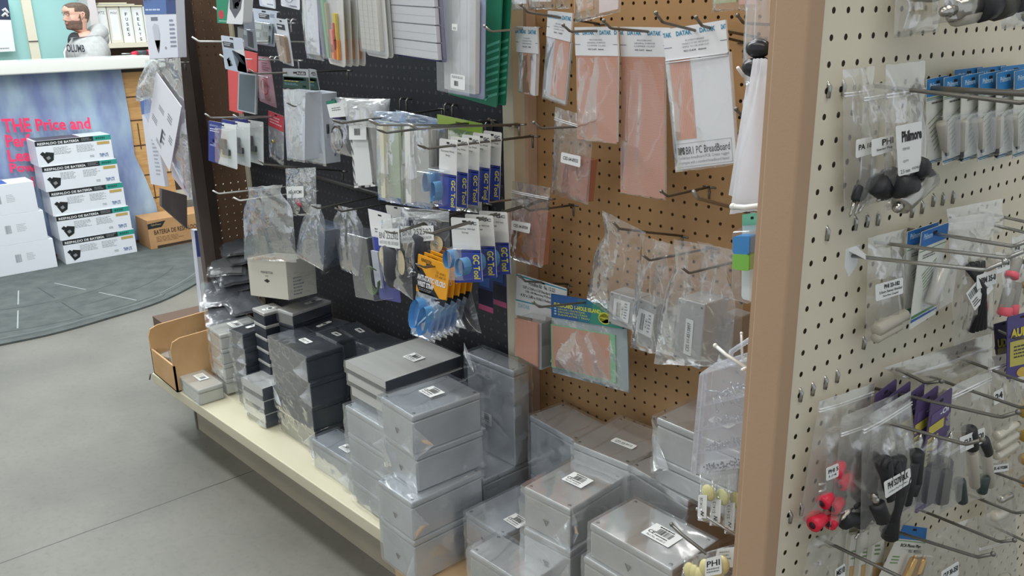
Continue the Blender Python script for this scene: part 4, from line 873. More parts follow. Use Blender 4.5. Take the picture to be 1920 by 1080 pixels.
def wire_hook(base, out, length, label, rise=0, mat=None, tip=.75, style='single', group=None, r=.085, clip=True, plate=False, sag=0, ball=False):
    """peg hook: wire arm from the board outwards, upturned tip, clip that sits in the peg holes"""
    mat = mat or DARKWIRE; out = out.normalized(); side = out.cross(UP).normalized(); b = V(base)
    root = thing('peg_hook', label, 'hook', b, group)
    e = b+out*length+UP*rise; bend = b+out*(length-tip*.8)+UP*(rise*(1-tip*.8/max(length, .1)))
    m = MB()
    if style == 'single':
        m.tube([b, b+out*length*.5+UP*(rise*.5-sag), bend-out*.15, bend+out*.05+UP*.05, e+UP*tip*.55], r, mat, 8)
        if ball: m.ball(e+UP*tip*.55, r*1.5, mat, k=5)
    else:
        for sgn in (1, -1):
            o = side*.17*sgn; m.tube([b+o, bend+o, e-out*.15+o*1.6+UP*tip*.3, e+UP*tip*.42+o*.8, e+out*.06+UP*tip*.45], r*.8, mat, 6)
    m.build('arm', root)
    if clip:
        m = MB(); c = b+out*.12; m.tube([c-side*.5-out*.3, c-side*.5, c+side*.5, c+side*.5-out*.3], r*.9, mat, 6); m.tube([c, c-UP*.9], r*1.1, mat, 6); m.build('mounting_clip', root)
    if plate:
        m = MB(); o = b+out*.06; pts = [o+side*.55+UP*.42, o-side*.55+UP*.42, o-side*.5-UP*.5, o-UP*.95+side*.1, o+side*.5-UP*.4]; m.prism(pts, out*.06, WHITE)
        m.prism([o+UP*.42+side*.3, o+UP*.42-side*.3, o-side*.08+out*.75+UP*.12, o+side*.08+out*.75+UP*.12], V((0, 0, -.12)), WHITE); m.build('plastic_base', root)
    return root
def hookY(pa, ya, pt, board, label, **k):
    """arm through photo point pa at depth ya, tip seen at pt"""
    P0 = onY(pa, ya); T = onX(pt, P0.x); L = board-T.y
    if L < 1.5 or L > 14: L = max(2.5, min(L, 12)); 
    tipl = k.get('tip', .75); sl = ((T.z-tipl*.5)-P0.z)/(P0.y-T.y) if abs(P0.y-T.y) > .6 else 0
    sl = max(-.25, min(.3, sl)); z0 = P0.z-sl*(board-P0.y)
    return wire_hook(V((P0.x, board, z0)), V((0, -1, 0)), L, label, rise=sl*L, **k)
def fan(root, n, step, labels, group, start=1):
    out = []
    for i in range(n):
        out.append(dup(root, V(step)*(i+start), labels[i], group))
    root['group'] = group; return out
DY = V((0, 1, 0))
# ================================================================== BLACK PEGBOARD BAY
# -- green and white boxed card at the top
q = qY([(404, -28), (459, -28), (455, 46), (408, 43)], -10.5)
card('boxed_part', 'green and white carded part with red oval badge above the dark side panel', 'package', q, (228, 230, 232), [('r', (0, 0, .34, 1), (30, 140, 104)), ('p', ((.34, 0), (.52, 0), (.36, 1), (.3, 1)), (30, 140, 104)), ('e', (.17, .77), .11, .12, (196, 60, 70)), ('p', ((.5, .2), (.95, .25), (.9, .6), (.7, .85), (.5, .6)), (96, 98, 104)), ('p', ((.58, .32), (.9, .36), (.8, .6), (.65, .6)), (52, 52, 58)), ('l', (.08, .93, .4, .97), 1, (200, 230, 220))], .9, .3)
# -- two cards with rounded lower ends
q = qY([(478, -60), (512, -60), (517, 17), (487, 11)], -6)
card('carded_cable', 'rounded pale blue card cut off by the top edge above the circuit module card', 'package', q, (200, 208, 220), [('p', ((.1, .6), (.9, .5), (.95, 1), (.2, .95)), (224, 228, 234)), ('l', (.5, .9, .95, .95), 1, (90, 96, 130))])
q = qY([(523, -60), (561, -60), (562, 19), (527, 11)], -6)
def ringcable(root, q):
    m = MB(); m.tube([q.P(.5+.22*math.cos(a*.35), .72+.14*math.sin(a*.35), .15) for a in range(19)], .05, GREYINK, 6); m.build('coiled_cable', root)
    blister_part(root, q, (.15, .45, .85, .93), .4)
card('carded_cable', 'white rounded card with a coiled cable ring at the top beside the long white packs', 'package', q, (226, 228, 234), [('l', (.5, .93, .95, .97), 1, (90, 96, 130))], extra=ringcable)
# -- circuit modules
def pcb(root, q):
    m = MB(); m.slab(q, (.12, .36, .93, .93), .1, .2, M((136, 150, 150), .4)); 
    for a in ((.2, .42, .5, .55), (.55, .6, .72, .75), (.25, .65, .4, .78), (.6, .42, .85, .5), (.75, .7, .85, .88)): m.slab(q, a, .2, .3, M((70, 80, 82), .4) if a[0] > .5 else M((176, 186, 186), .3))
    m.build('circuit_board', root); blister_part(root, q, (.06, .32, .97, .97), .55)
q = qY([(471, 15), (519, 21), (515, 88), (478, 82)], -6)
card('carded_circuit_module', 'blue grey card with a green circuit module in a blister above the red pads', 'package', q, (186, 194, 208), [('r', (.3, .12, .72, .25), (52, 56, 66)), ('l', (.33, .14, .68, .23), 2, (220, 222, 226)), ('l', (.75, .1, .95, .2), 3, (120, 126, 140))], extra=pcb)
def probes(root, q):
    m = MB()
    for s in (.32, .68): m.slab(q, (s-.16, .36, s+.16, .94), .05, .4, M((150, 122, 92), .5), .2)
    m.build('probe', root); blister_part(root, q, (.08, .32, .92, .97), .5)
q = qY([(513, 33), (538, 37), (551, 125), (530, 118)], -6.6)
card('carded_probes', 'narrow pale card with two brown probes beside the circuit module', 'package', q, (204, 208, 214), [('r', (.15, .12, .75, .24), (56, 58, 66)), ('l', (.2, .15, .7, .22), 1, (220, 222, 226))], extra=probes)
q = qY([(456, 14), (474, 20), (483, 97), (458, 87)], -9)
card('carded_chip', 'clear blister with a dark chip strip leaning beside the circuit module card', 'package', q, (170, 176, 186), [('r', (.3, .55, .75, .95), (60, 62, 72))], extra=lambda root, q: blister_part(root, q, (.05, .45, .95, .98), .8))
q = qY([(414, 66), (454, 72), (464, 139), (422, 129)], -11)
card('carded_part', 'pale blue card with dark name box hanging furthest out above the red foam pads', 'package', q, (196, 204, 218), [('r', (.08, .17, .55, .33), (50, 52, 60)), ('l', (.12, .2, .5, .3), 2, (210, 214, 220)), ('p', ((.0, .42), (.4, .36), (1, .5), (1, 1), (.1, 1)), (178, 190, 206)), ('p', ((.45, .4), (1, .3), (1, .97), (.6, .97)), (212, 214, 214)), ('p', ((.15, .7), (.28, .6), (.4, .85), (.2, .9)), (108, 116, 122))])
# -- foam pads
q = qY([(427, 131), (452, 134), (455, 214), (430, 207)], -8)
card('red_pad', 'flat coral red pad behind the grey filter pad, hanging lowest', 'pad', q, (222, 88, 88), thick=.12, r=.05, slot=False)
q = qY([(447, 136), (480, 140), (479, 215), (445, 207)], -8.4)
card('grey_filter_pad', 'dark slate pad with a pale border in front of the coral red pad', 'pad', q, (176, 180, 182), [('r', (.07, .03, .95, .96), (92, 104, 112))], .2, .05, slot=False)
q = qY([(458, 95), (482, 100), (482, 136), (459, 133)], -7.3)
card('red_pad', 'upper coral red pad between the chip blister and the grey filter pad', 'pad', q, (222, 88, 88), thick=.12, r=.05, slot=False)
def loops(root, q):
    m = MB(); m.tube([q.P(.5+.22*math.cos(a*.37), .62+.16*math.sin(a*.37), .2) for a in range(18)], .06, M((200, 90, 96), .4), 6); m.build('red_lead', root); blister_part(root, q, (.08, .38, .92, .92), .4)
q = qY([(482, 105), (505, 107), (519, 203), (487, 189)], -5.5)
card('pink_carded_lead', 'faded pink blister card with a looped red lead beside the white bagged boards', 'package', q, (188, 150, 162), [('l', (.3, .12, .9, .3), 4, (150, 110, 130))], extra=loops)
# -- dark green header bags
def hdr_pack(name, label, hp, bp_, Y, d=0):
    qh = qY(hp, Y); qb = qY(bp_, Y); root = thing(name, label, 'package', base_pt(qb), 'green topped packs of long white boards')
    m = MB(); m.slab(qb, (.02, .02, .98, .97), -1.6, 0, M((206, 212, 220), .35), .1); m.build('white_board', root)
    m = MB(); m.slab(qh, (0, 0, 1, 1), -.06, .06, M((168, 172, 176), .4)); m.build('header_card', root)
    m = MB(); art(m, qh, [('r', (.0, .4, 1, 1), (30, 66, 56)), ('r', (.55, .12, .9, .3), (40, 44, 48)), ('t', (.58, .14, .87, .28), "Pro'sKit", (230, 230, 230)), ('r', (.05, .44, .9, .58), (128, 170, 96)), ('l', (.06, .62, .82, .68), 1, (220, 200, 90)), ('l', (.06, .74, .7, .86), 2, (110, 150, 160)), ('r', (.76, .82, .9, .94), (160, 200, 190)), ('r', (.42, .15, .56, .24), (24, 24, 26))], .07); m.build('header_print', root)
    bagpart(root, qb, BAG, bulge=.3, seed=3, folds=.6); return root
hdr_pack('board_pack', 'green and grey headed pack of long white boards, nearer one on its hook', [(531, 128), (579, 130), (581, 168), (532, 164)], [(530, 166), (573, 170), (572, 305), (538, 300)], -8.5)
hdr_pack('board_pack', 'green and grey headed pack of long white boards, partly hidden second one', [(579, 129), (592, 131), (599, 168), (581, 167)], [(574, 168), (603, 172), (612, 312), (573, 304)], -7.0)
# -- red card and sensor
def sensor(root, q):
    m = MB(); m.ball(q.P(.42, .68, .2), .22, M((190, 170, 110), .3, .6), k=6); m.build('sensor', root); bagpart(root, q.sub(0, .35, 1, 1.15), BAG, bulge=.2, seed=9)
q = qY([(503, 207), (532, 218), (532, 300), (504, 283)], -6)
card('red_headed_bag', 'small bag with a red header and yellow sensor, left of the tall white board packs', 'package', q, (188, 192, 198), [('r', (0, 0, 1, .36), (214, 70, 84)), ('l', (.1, .1, .9, .3), 3, (240, 190, 196)), ('r', (.38, .42, .56, .55), (236, 236, 236))], extra=sensor)
# -- trio of blue and white connector cards
def conn(root, q):
    m = MB(); m.slab(q, (.46, .36, .68, .6), .05, .3, BLACKP, .1); m.slab(q, (.6, .58, .8, .72), .05, .3, BLACKP, .1); m.tube([q.P(.6, .5, .2), q.P(.72, .62, .25)], .08, BLACKP, 6); m.build('connector', root)
    blister_part(root, q, (.42, .08, .97, .95), .7)
q = qY([(391, 226), (443, 235), (445, 318), (391, 301)], -10.6)
r = card('carded_connector', 'blue and white carded black connector, front one of three on the chrome hook', 'package', q, (226, 230, 228), [('r', (0, 0, .34, 1), (44, 58, 140)), ('p', ((.34, 0), (.5, .0), (.44, .4), (.5, .62), (.34, 1)), (44, 58, 140)), ('t', (.05, .06, .35, .12), 'elenco', (200, 210, 240)), ('l', (.06, .17, .46, .27), 2, (225, 230, 245)), ('r', (.06, .42, .4, .5), (150, 160, 206)), ('r', (.06, .52, .28, .6), (150, 160, 206)), ('p', ((.44, .6), (.7, .5), (.8, .8), (.4, .8)), (196, 206, 170))], extra=conn)
fan(r, 2, DY*1.45+V((.0, 0, .03)), ['blue and white carded black connector, middle one of three on the chrome hook', 'blue and white carded black connector, rearmost of three on the chrome hook'], 'carded black connectors')
# -- purple card with switch module, and cable bag
def swmod(root, q):
    m = MB(); m.slab(q, (.18, .42, .8, .6), .05, .7, BLACKP); m.slab(q, (.18, .58, .8, .68), .05, .75, M((200, 204, 208), .4)); m.slab(q, (.18, .68, .8, .8), .05, .7, M((60, 110, 190), .4)); m.slab(q, (.18, .8, .8, .93), .05, .7, BLACKP)
    m.ball(q.P(.55, .84, .75), .16, M((50, 190, 120), .3), k=6); m.build('module', root); blister_part(root, q, (.1, .36, .9, .98), 1.0)
q = qY([(600, 183), (640, 189), (628, 294), (601, 286)], -6)
card('carded_switch_module', 'purple card holding a black white and blue module behind the cable bag', 'package', q, (70, 54, 110), [('l', (.1, .2, .4, .32), 4, (170, 160, 200)), ('r', (.35, .04, .75, .1), (40, 130, 110))], extra=swmod)
def coil(root, q):
    m = MB(); pts = [q.P(.45+.26*math.cos(a*.3), .55+.34*math.sin(a*.3), .2) for a in range(12, 34)]
    m.tube(pts, .07, M((198, 156, 120), .4), 6); m.build('orange_cable', root); m = MB(); m.tube([p+q.n*.1+V((.12, 0, .1)) for p in pts[:16]], .06, M((60, 60, 66), .4), 6); m.build('black_cable', root)
    bagpart(root, q, BAG, bulge=.4, seed=12)
q = qY([(616, 222), (655, 226), (661, 294), (622, 287)], -7.2)
root = thing('bagged_cable', 'clear bag with a looped tan and black cable below the purple card', 'package', base_pt(q)); coil(root, q)
# -- white brackets in film with hang tags
def bracket(Y, dx, label, lab2):
    def s(p): return (p[0]+dx, p[1]-dx*.05)
    q = qY([s(p) for p in ((655, 232), (690, 234), (703, 346), (664, 349))], Y)
    root = thing('white_channel_bracket', label, 'package', base_pt(q), 'white channel brackets in bags')
    m = MB(); m.slab(q, (0, 0, 1, 1), -.15, 0, M((222, 224, 222), .4)); m.slab(q, (0, 0, .1, 1), -.9, 0, M((222, 224, 222), .4)); m.slab(q, (.9, 0, 1, 1), -.9, 0, M((222, 224, 222), .4)); m.slab(q, (0, .96, .2, 1.03), -.3, 0, M((222, 224, 222), .4)); m.slab(q, (.8, .96, 1, 1.03), -.3, 0, M((222, 224, 222), .4)); m.build('channel', root)
    ql = qY([s(p) for p in ((653, 190), (686, 192), (687, 262), (655, 262))], Y-.2)
    m = MB(); m.slab(ql, (0, 0, 1, 1), -.02, .02, STICK, .05); art(m, ql, [('l', (.2, .12, .8, .22), 2, (120, 120, 124)), ('t', (.1, .55, .8, .62), 'T Winder', (60, 60, 64)), ('b', (.32, .7, .66, .88))], .03); m.build('paper_tag', root)
    qb = qY([s(p) for p in ((640, 186), (712, 186), (706, 240), (652, 236))], Y-.3); bagpart(root, qb, BAGM, bulge=.35, seed=int(dx)+2, folds=1.4)
bracket(-7.8, 0, 'white channel bracket with barcode tag in a gathered bag, front one', '')
bracket(-6.0, 20, 'white channel bracket with barcode tag in a gathered bag, rear one', '')
q = qY([(613, 196), (650, 190), (652, 218), (619, 221)], -8.2)
root = thing('white_bag_tag', 'white paper hang tag on the crumpled bag top right of the tall board packs', 'tag', base_pt(q)); m = MB(); m.slab(q, (0, 0, 1, 1), -.02, .02, STICK); m.lines(q, (.2, .3, .85, .6), 2, GREYINK, .03); m.build('paper', root)
m = MB(); m.slab(q, (-.1, -.25, .35, .05), -.3, -.15, M((30, 120, 96), .5)); m.build('green_corner', root)
q = qY([(628, 182), (730, 186), (719, 222), (640, 214)], -6.6)
root = thing('crumpled_polybag', 'bright crumpled polythene bag tops bunched over the white brackets', 'bag', base_pt(q)); bagpart(root, q, BAGM, bulge=.9, seed=31, folds=2.2, hook=(.5, .9))
# -- LED channel packs
def chan(label, px, Y, body, bar, dark):
    q = qY(px, Y); root = card('channel_pack', label, 'package', q, body, [('r', (0, .925, 1, 1), (72, 104, 160)), ('t', (.08, .935, .62, .975), 'Circuit Specialists', (210, 220, 240)), ('l', (.3, .98, .95, .992), 1, (170, 190, 220)), ('p', ((.0, .0), (1, 0), (1, .06), (0, .04)), (150, 168, 196))], .25, .1, 'sealed packs of channel strips')
    m = MB(); m.slab(q, (.34, .02, .52, .94), .02, .4, M(bar, .4), .1); m.build('channel_strip', root); bagpart(root, q, BAG, bulge=.45, seed=dark, folds=.7); return root
chan('pale green channel strip pack, front left of the sealed strip packs', [(705, 226), (746, 232), (752, 384), (709, 374)], -9.4, (178, 188, 166), (216, 212, 190), 41)
chan('pale grey channel strip pack with a white strip, next to the green one', [(748, 230), (803, 236), (806, 393), (752, 384)], -9.0, (184, 184, 176), (226, 226, 222), 42)
chan('grey channel strip pack mostly hidden behind the wrist strap cards', [(800, 236), (835, 240), (838, 390), (806, 386)], -7.0, (150, 150, 146), (206, 206, 202), 43)
for i, (px, lab) in enumerate([([(700, 208), (760, 210), (762, 240), (704, 238)], 'blue plastic bag top of the sealed strip packs, front fold'), ([(742, 206), (820, 222), (822, 244), (748, 236)], 'blue plastic bag top of the sealed strip packs, rear fold')]):
    q = qY(px, -8.2+i*1.6); root = thing('blue_bag_top', lab, 'bag', base_pt(q)); bagpart(root, q, film('blue_film', .1, .4, .6, (.28, .42, .66), .25, 14, .3, .05), bulge=.3, seed=50+i, folds=1.5)
# -- lime header card
q = qY([(820, 214), (905, 232), (903, 400), (823, 392)], -4.6)
def bread(root, q):
    m = MB(); m.slab(q, (.08, .22, .62, .9), .05, .35, M((214, 214, 206), .4)); m.build('breadboard', root); bagpart(root, q.sub(0, .1, 1, 1), BAG, bulge=.4, seed=61, folds=.6)
card('solderless_breadboard_pack', 'lime green headed breadboard pack behind the row of wrist strap cards', 'package', q, (188, 190, 182), [('r', (0, 0, 1, .2), (142, 178, 64)), ('p', ((0, 0), (.7, 0), (.4, .12), (0, .16)), (168, 196, 96)), ('t', (.22, .145, .85, .18), 'Solderless Breadboard', (240, 244, 230))], extra=bread)
# -- wrist strap cards
def strap_card(label, px, Y, group, col=(94, 150, 196), gold=(226, 214, 80), bl=(-.45, .42, .62, .94), bd=1.5, txt=True):
    q = qY(px, Y)
    def ex(root, q):
        blister_part(root, q, bl, bd, taper=.12)
        m = MB(); cx = (bl[0]+bl[2])/2
        for sg in (-1, 1):
            c = V((0, 0, 0)); P_ = []
            for a in range(17):
                t = a/16*2*math.pi; P_.append((cx+sg*.22+.15*math.cos(t)*1.1, .66+.14*math.sin(t)+.06*sg))
            a0 = [q.P(x, y, .35) for x, y in P_]; b0 = [q.P(x, y, 1.05) for x, y in P_]
            n = len(a0); m.add(a0+b0, [(i, i+1, i+1+n, i+n) for i in range(n-1)], M(col, .7), True)
        m.tube([q.P(cx-.1, .8, .7), q.P(cx, .88, .8), q.P(cx+.15, .8, .7)], .1, M(col, .7), 6)
        m.build('elastic_strap', root)
    root = card('wrist_strap_card', label, 'package', q, (226, 226, 222), [('r', (0, .5, 1, 1), (44, 66, 160)), ('r', (0, .485, 1, .50), (50, 50, 110)), ('r', (0, .515, 1, .525), (210, 205, 120)), ('t', (.62, .05, .93, .095), 'GC', (44, 44, 60), .03), ('t', (.12, .15, .86, .185), 'Economy Wrist', (60, 60, 66)), ('t', (.38, .205, .62, .24), 'Strap', (60, 60, 66)), ('t', (.72, .56, .95, .95), 'GC Tool', gold, .03, -90)], .04, .15, group, extra=ex)
    return root
gA = 'wrist strap cards in the upper row'
r = strap_card('upper row wrist strap card nearest the aisle, white over blue with yellow lettering', [(824, 259), (857, 264), (855, 396), (822, 390)], -9.6, gA)
fan(r, 4, V((.0, 1.03, .04)), ['second wrist strap card from the aisle in the upper row', 'third wrist strap card from the aisle in the upper row', 'fourth wrist strap card from the aisle in the upper row', 'rearmost wrist strap card in the upper row, nearest the beige upright'], gA)
gB = 'wrist strap cards in the lower row'
r = strap_card('lower row wrist strap card nearest the aisle, large one beside the orange cards', [(845, 407), (897, 411), (905, 529), (853, 530)], -9.6, gB, bl=(.08, .42, .74, .95), bd=.9)
fan(r, 2, V((.1, 1.25, .06)), ['middle wrist strap card of the lower row', 'rearmost wrist strap card of the lower row by the beige upright'], gB)
q = qY([(895, 480), (922, 484), (925, 588), (898, 578)], -5.5)
r = card('pink_footed_card', 'blue card with a pink foot hanging below the lower wrist strap cards, front', 'package', q, (60, 76, 130), [('r', (0, .9, 1, 1), (196, 90, 130)), ('r', (0, .6, 1, .9), (40, 40, 60)), ('r', (.1, .3, .8, .55), (70, 110, 180))])
fan(r, 1, V((0, 1.4, .1)), ['blue card with a pink foot hanging below the lower wrist strap cards, rear'], 'blue cards with pink feet')
# -- heel grounder bags
def heel(label, px, Y, lab, mirrored=0, body=(226, 222, 206)):
    q = qY(px, Y); root = thing('heel_grounder_bag', label, 'package', base_pt(q), 'bagged heel grounders')
    m = MB(); m.tube([q.P(.35, .35, .1), q.P(.55, .45, .35), q.P(.5, .75, .4), q.P(.35, .93, .15)], [.7, .9, .8, .5], M((58, 60, 66), .6), 10); m.build('rubber_cup', root)
    for c, a in (((.18, .55), .3), ((.82, .55), -.3)):
        m = MB(); m.poly([q.P(c[0]+.14*math.cos(t*.4), c[1]+.13*math.sin(t*.4)*1.2+a*.0, .5) for t in range(16)], M((214, 200, 160), .6)); m.build('strap_tab', root)
    ql = q.sub(*lab, .88); m = MB(); m.slab(ql, (0, 0, 1, 1), 0, .02, STICK, .05); m.text(ql, (.06, .18, .94, .55), 'BNI 252302', M((90, 90, 92), .6), .03); m.text(ql, (.06, .68, .94, .86), 'ANTI-STATIC HEEL GROUNDER', GREYINK, .03); m.build('paper_label', root)
    bagpart(root, q, BAG, bulge=.8, seed=71+int(px[0][0]) % 7, folds=1.4); return root
heel('heel grounder bag with a tilted paper label, front one left of the orange cards', [(714, 412), (766, 405), (775, 563), (722, 528)], -10.4, (.22, .12, .98, .36))
heel('heel grounder bag with a wide paper label, behind the front one', [(757, 396), (842, 398), (845, 500), (764, 520)], -8.2, (.12, .2, .86, .46))
q = qY([(752, 388), (842, 396), (842, 416), (752, 412)], -8.6)
root = thing('folded_bag_top', 'shiny folded polythene top above the rear heel grounder bag', 'bag', base_pt(q)); bagpart(root, q, BAGM, bulge=.5, seed=77, folds=1.6, hook=(.5, .9))
# -- boxed earth lead with GC header
def earth(root, q):
    m = MB(); m.slab(q, (.12, .44, .42, .85), .3, .5, M((190, 192, 200), .5)); m.build('inner_label', root)
    m = MB()
    for k in range(5):
        m.tube([q.P(.35+(.22+.02*k)*math.cos(a*.4), .74+(.12+.01*k)*math.sin(a*.4), .9+.1*k) for a in range(14)], .05, M((92, 112, 60), .5), 6)
    m.build('green_lead', root)
    qc = q.sub(.02, .38, .55, .98, 1.9); blister_part(root, q, (-.3, .22, .75, .96), 1.9)
q = qY([(690, 391), (733, 402), (752, 568), (712, 560)], -9.4)
card('earth_lead_pack', 'purple backed blister pack with a green earth lead and a slanted pale label', 'package', q, (84, 86, 150), [('r', (0, 0, 1, .3), (226, 226, 224)), ('l', (.2, .2, .8, .26), 2, (70, 70, 80)), ('r', (.1, .3, .95, .6), (40, 60, 160))], extra=earth)
q = qY([(722, 384), (762, 390), (764, 420), (730, 416)], -7.0)
card('white_header_card', 'white card top with dark initials between the earth lead pack and heel grounders', 'package', q, (226, 226, 222), [('t', (.72, .3, .98, .55), 'GC', (44, 44, 60), .03), ('l', (.3, .7, .8, .9), 2, (90, 90, 96))])
# -- orange headed velcro wrist straps
def velcro(label, group=None):
    q = qY([(785, 476), (845, 499), (837, 564), (781, 545)], -10.2); root = thing('velcro_wrist_strap_pack', label, 'package', base_pt(q), group)
    m = MB(); m.slab(q, (0, 0, 1, 1), -.05, .05, M((240, 166, 30), .45)); m.build('header_card', root)
    m = MB(); art(m, q, [('p', ((0, .32), (.62, .97), (.78, 1.0), (.12, 1.0), (0, .8)), (26, 26, 28)), ('p', ((0, .32), (.16, .34), (.78, 1.0), (.14, 1)), (26, 26, 28)), ('p', ((.8, 1.02), (1, .97), (.97, 1.2), (.5, 1.1)), (26, 26, 28)),
        ('t', (.12, .06, .45, .15), 'KINGSTEK', (60, 50, 20), .02), ('t', (.02, .5, .94, .66), 'ANTI-STATIC VELCRO', (236, 236, 236), .05), ('t', (.04, .68, .58, .83), 'WRIST STRAP', (236, 236, 236), .05), ('t', (.62, .27, .9, .34), 'ST-ANK1', (130, 90, 20)), ('t', (.6, .37, .92, .44), 'ST-AK10', (130, 90, 20)), ('l', (.1, .87, .62, .96), 2, (150, 150, 150)), ('r', (.28, .16, .5, .21), (60, 40, 20))], .06); m.build('header_print', root)
    qb = qY([(781, 545), (832, 565), (815, 644), (769, 626)], -10.2)
    m = MB(); BL = M((96, 160, 216), .6)
    for k, (ox, r0) in enumerate(((.3, .2), (.62, .16))):
        P_ = [(ox+r0*math.cos(t/12*2*math.pi), .42+.34*math.sin(t/12*2*math.pi)+.1*k) for t in range(13)]; a0 = [qb.P(x, y, .1) for x, y in P_]; b0 = [qb.P(x, y, .75) for x, y in P_]; n = 13
        m.add(a0+b0, [(i, i+1, i+1+n, i+n) for i in range(n-1)], BL, True)
    m.slab(qb, (.1, .1, .32, .95), .05, .2, BL, .2); m.slab(qb, (.55, .5, .85, .95), .05, .25, M((74, 136, 204), .6), .3); m.build('blue_strap', root)
    m = MB(); m.tube([qb.P(.85, .25, .5), qb.P(.5, .6, .6), qb.P(.25, .95, .3)], .07, M((170, 200, 226), .4), 6); m.build('coiled_cord', root)
    bagpart(root, qb, BAG, bulge=.5, seed=81, folds=.9); return root
r = velcro('orange headed anti-static wrist strap pack, front one of the fanned row', None)
fan(r, 4, V((-.02, .6, .03)), ['second orange headed wrist strap pack in the fanned row', 'third orange headed wrist strap pack in the fanned row', 'fourth orange headed wrist strap pack in the fanned row', 'rearmost orange headed wrist strap pack in the fanned row'], 'orange headed wrist strap packs')
q = qY([(846, 520), (880, 530), (903, 625), (850, 612)], -6.2)
root = thing('grey_bagged_lead', 'dull grey bag with a small white tag behind the orange headed packs', 'package', base_pt(q)); m = MB(); m.tube([q.P(.3, .1, .2), q.P(.5, .5, .3), q.P(.75, .95, .2)], .4, M((70, 72, 76), .6), 8); m.build('dark_lead', root); bagpart(root, q, BAG, bulge=.6, seed=91, folds=1.5); stickerQ(root, q, (.1, .4, .4, .62), None, (.2, .3, .8, .7), .65)
# -- bagged black boxes
def bagbox(label, face, Y, depth, bagpx, seed, top=None, mat=BLK, group=None, txt=None):
    q = qY(face, Y); root = thing('bagged_black_box', label, 'package', base_pt(q), group)
    m = MB(); p = [q.a, q.b, q.c, q.d]; bk = [x+V((0, depth, 0)) for x in p]
    m.add([p[3], p[2], bk[2], bk[3], p[0], p[1], bk[1], bk[0]], [(3, 2, 1, 0), (4, 5, 6, 7), (0, 1, 5, 4), (1, 2, 6, 5), (2, 3, 7, 6), (3, 0, 4, 7)], mat); m.build('plastic_box', root, bevel=.12)
    if txt: m = MB(); m.text(q, (.3, .2, .5, .8), txt, M((20, 22, 26), .5), .02, bold=.03, rot=90); m.build('moulded_lettering', root)
    qb = qY(bagpx, Y-.25); bagpart(root, qb, BAG, bulge=.5, seed=seed, folds=1.8, hook=(.5, .03), pinch=.5)
    # film also wraps the side of the box
    m = MB(); b2 = [p[1]+V((.08, 0, .1)), bk[1]+V((.08, 0, .1)), bk[2]+V((.08, 0, -.3)), p[2]+V((.08, -.1, -.5))]
    qs = Q(*b2, V((1, 0, 0))); sheet(m, qs, BAG, bulge=.2, seed=seed+1, folds=1.2, back=False, nx=8, ny=10); m.build('bag_side', root); return root
bagbox('dark blue grey box in a gathered clear bag below the bag marked WCM1', [(566, 416), (613, 432), (602, 506), (557, 478)], -8.2, 2.4, [(573, 382), (612, 384), (606, 508), (553, 480)], 101, txt='SERPAC', mat=M((92, 102, 118), .4), group='bagged black boxes on hooks')
bagbox('black box in a gathered clear bag, right one beside the earth lead pack', [(640, 430), (688, 446), (672, 516), (634, 498)], -6.8, 2.6, [(618, 382), (686, 396), (672, 518), (640, 506)], 103, mat=M((52, 56, 62), .45), group='bagged black boxes on hooks')
# -- hanging white carton in a tall bag
q = qY([(463, 484), (535, 490), (541, 563), (470, 554)], -8.6); root = thing('bagged_white_carton', 'white carton hanging in a tall clear bag above the black boxes', 'package', base_pt(q))
p = [q.a, q.b, q.c, q.d]; dd = V((0, 3.4, 0)); bk = [x+dd for x in p]; m = MB()
m.add([p[3], p[2], bk[2], bk[3], p[0], p[1], bk[1], bk[0]], [(3, 2, 1, 0), (4, 5, 6, 7), (0, 1, 5, 4), (1, 2, 6, 5), (2, 3, 7, 6), (3, 0, 4, 7)], M((206, 202, 188), .55)); m.build('carton', root, bevel=.06)
m = MB(); m.text(q, (.36, .3, .66, .36), 'PUSH BUTTON', INK, .02); m.text(q, (.46, .4, .54, .44), 'LED', GREYINK, .02); m.poly([q.P(.5+.04*math.cos(a*.6), .55+.05*math.sin(a*.6), .02) for a in range(10)], INK); m.rect(q, (.43, .53, .56, .57), .02, INK)
qs = Q(p[1], bk[1], bk[2], p[2], V((1, 0, 0))); m.lines(qs, (.2, .45, .6, .95), 6, GREYINK, .02); m.build('printed_marks', root)
qb = qY([(455, 352), (545, 345), (556, 492), (458, 486)], -8.9); bagpart(root, qb, BAG, bulge=.5, seed=111, folds=2.2, hook=(.42, .08), pinch=.35)
qb2 = Q(p[1]+V((.1, 0, 1.5)), bk[1]+V((.1, 0, 1)), bk[2]+V((.1, 0, 0)), p[2]+V((.1, 0, -.1)), V((1, 0, 0))); m = MB(); sheet(m, qb2, BAG, bulge=.15, seed=112, back=False, nx=8, ny=8); m.build('bag_side', root)
# -- red lead bag WCM1
q = qY([(535, 316), (592, 314), (594, 403), (540, 406)], -7.4); root = thing('bagged_connectors', 'crinkled clear bag labelled WCM1 with red and black connectors', 'package', base_pt(q))
m = MB(); m.slab(q, (.3, .68, .75, .95), .05, .4, M((52, 50, 54), .5), .3); m.build('black_housing', root)
m = MB(); m.tube([q.P(.45, .66, .3), q.P(.62, .78, .4)], .2, M((200, 60, 76), .4), 8); m.build('red_connector', root)
bagpart(root, q, film('crinkled_film', .08, .6, .12, (.93, .96, 1), .1, 30, .5, .25), bulge=.6, seed=121, folds=2); stickerQ(root, q, (.2, .36, .78, .6), 'AEL WCM1', None, .62, big=(.1, .35, .9, .65))
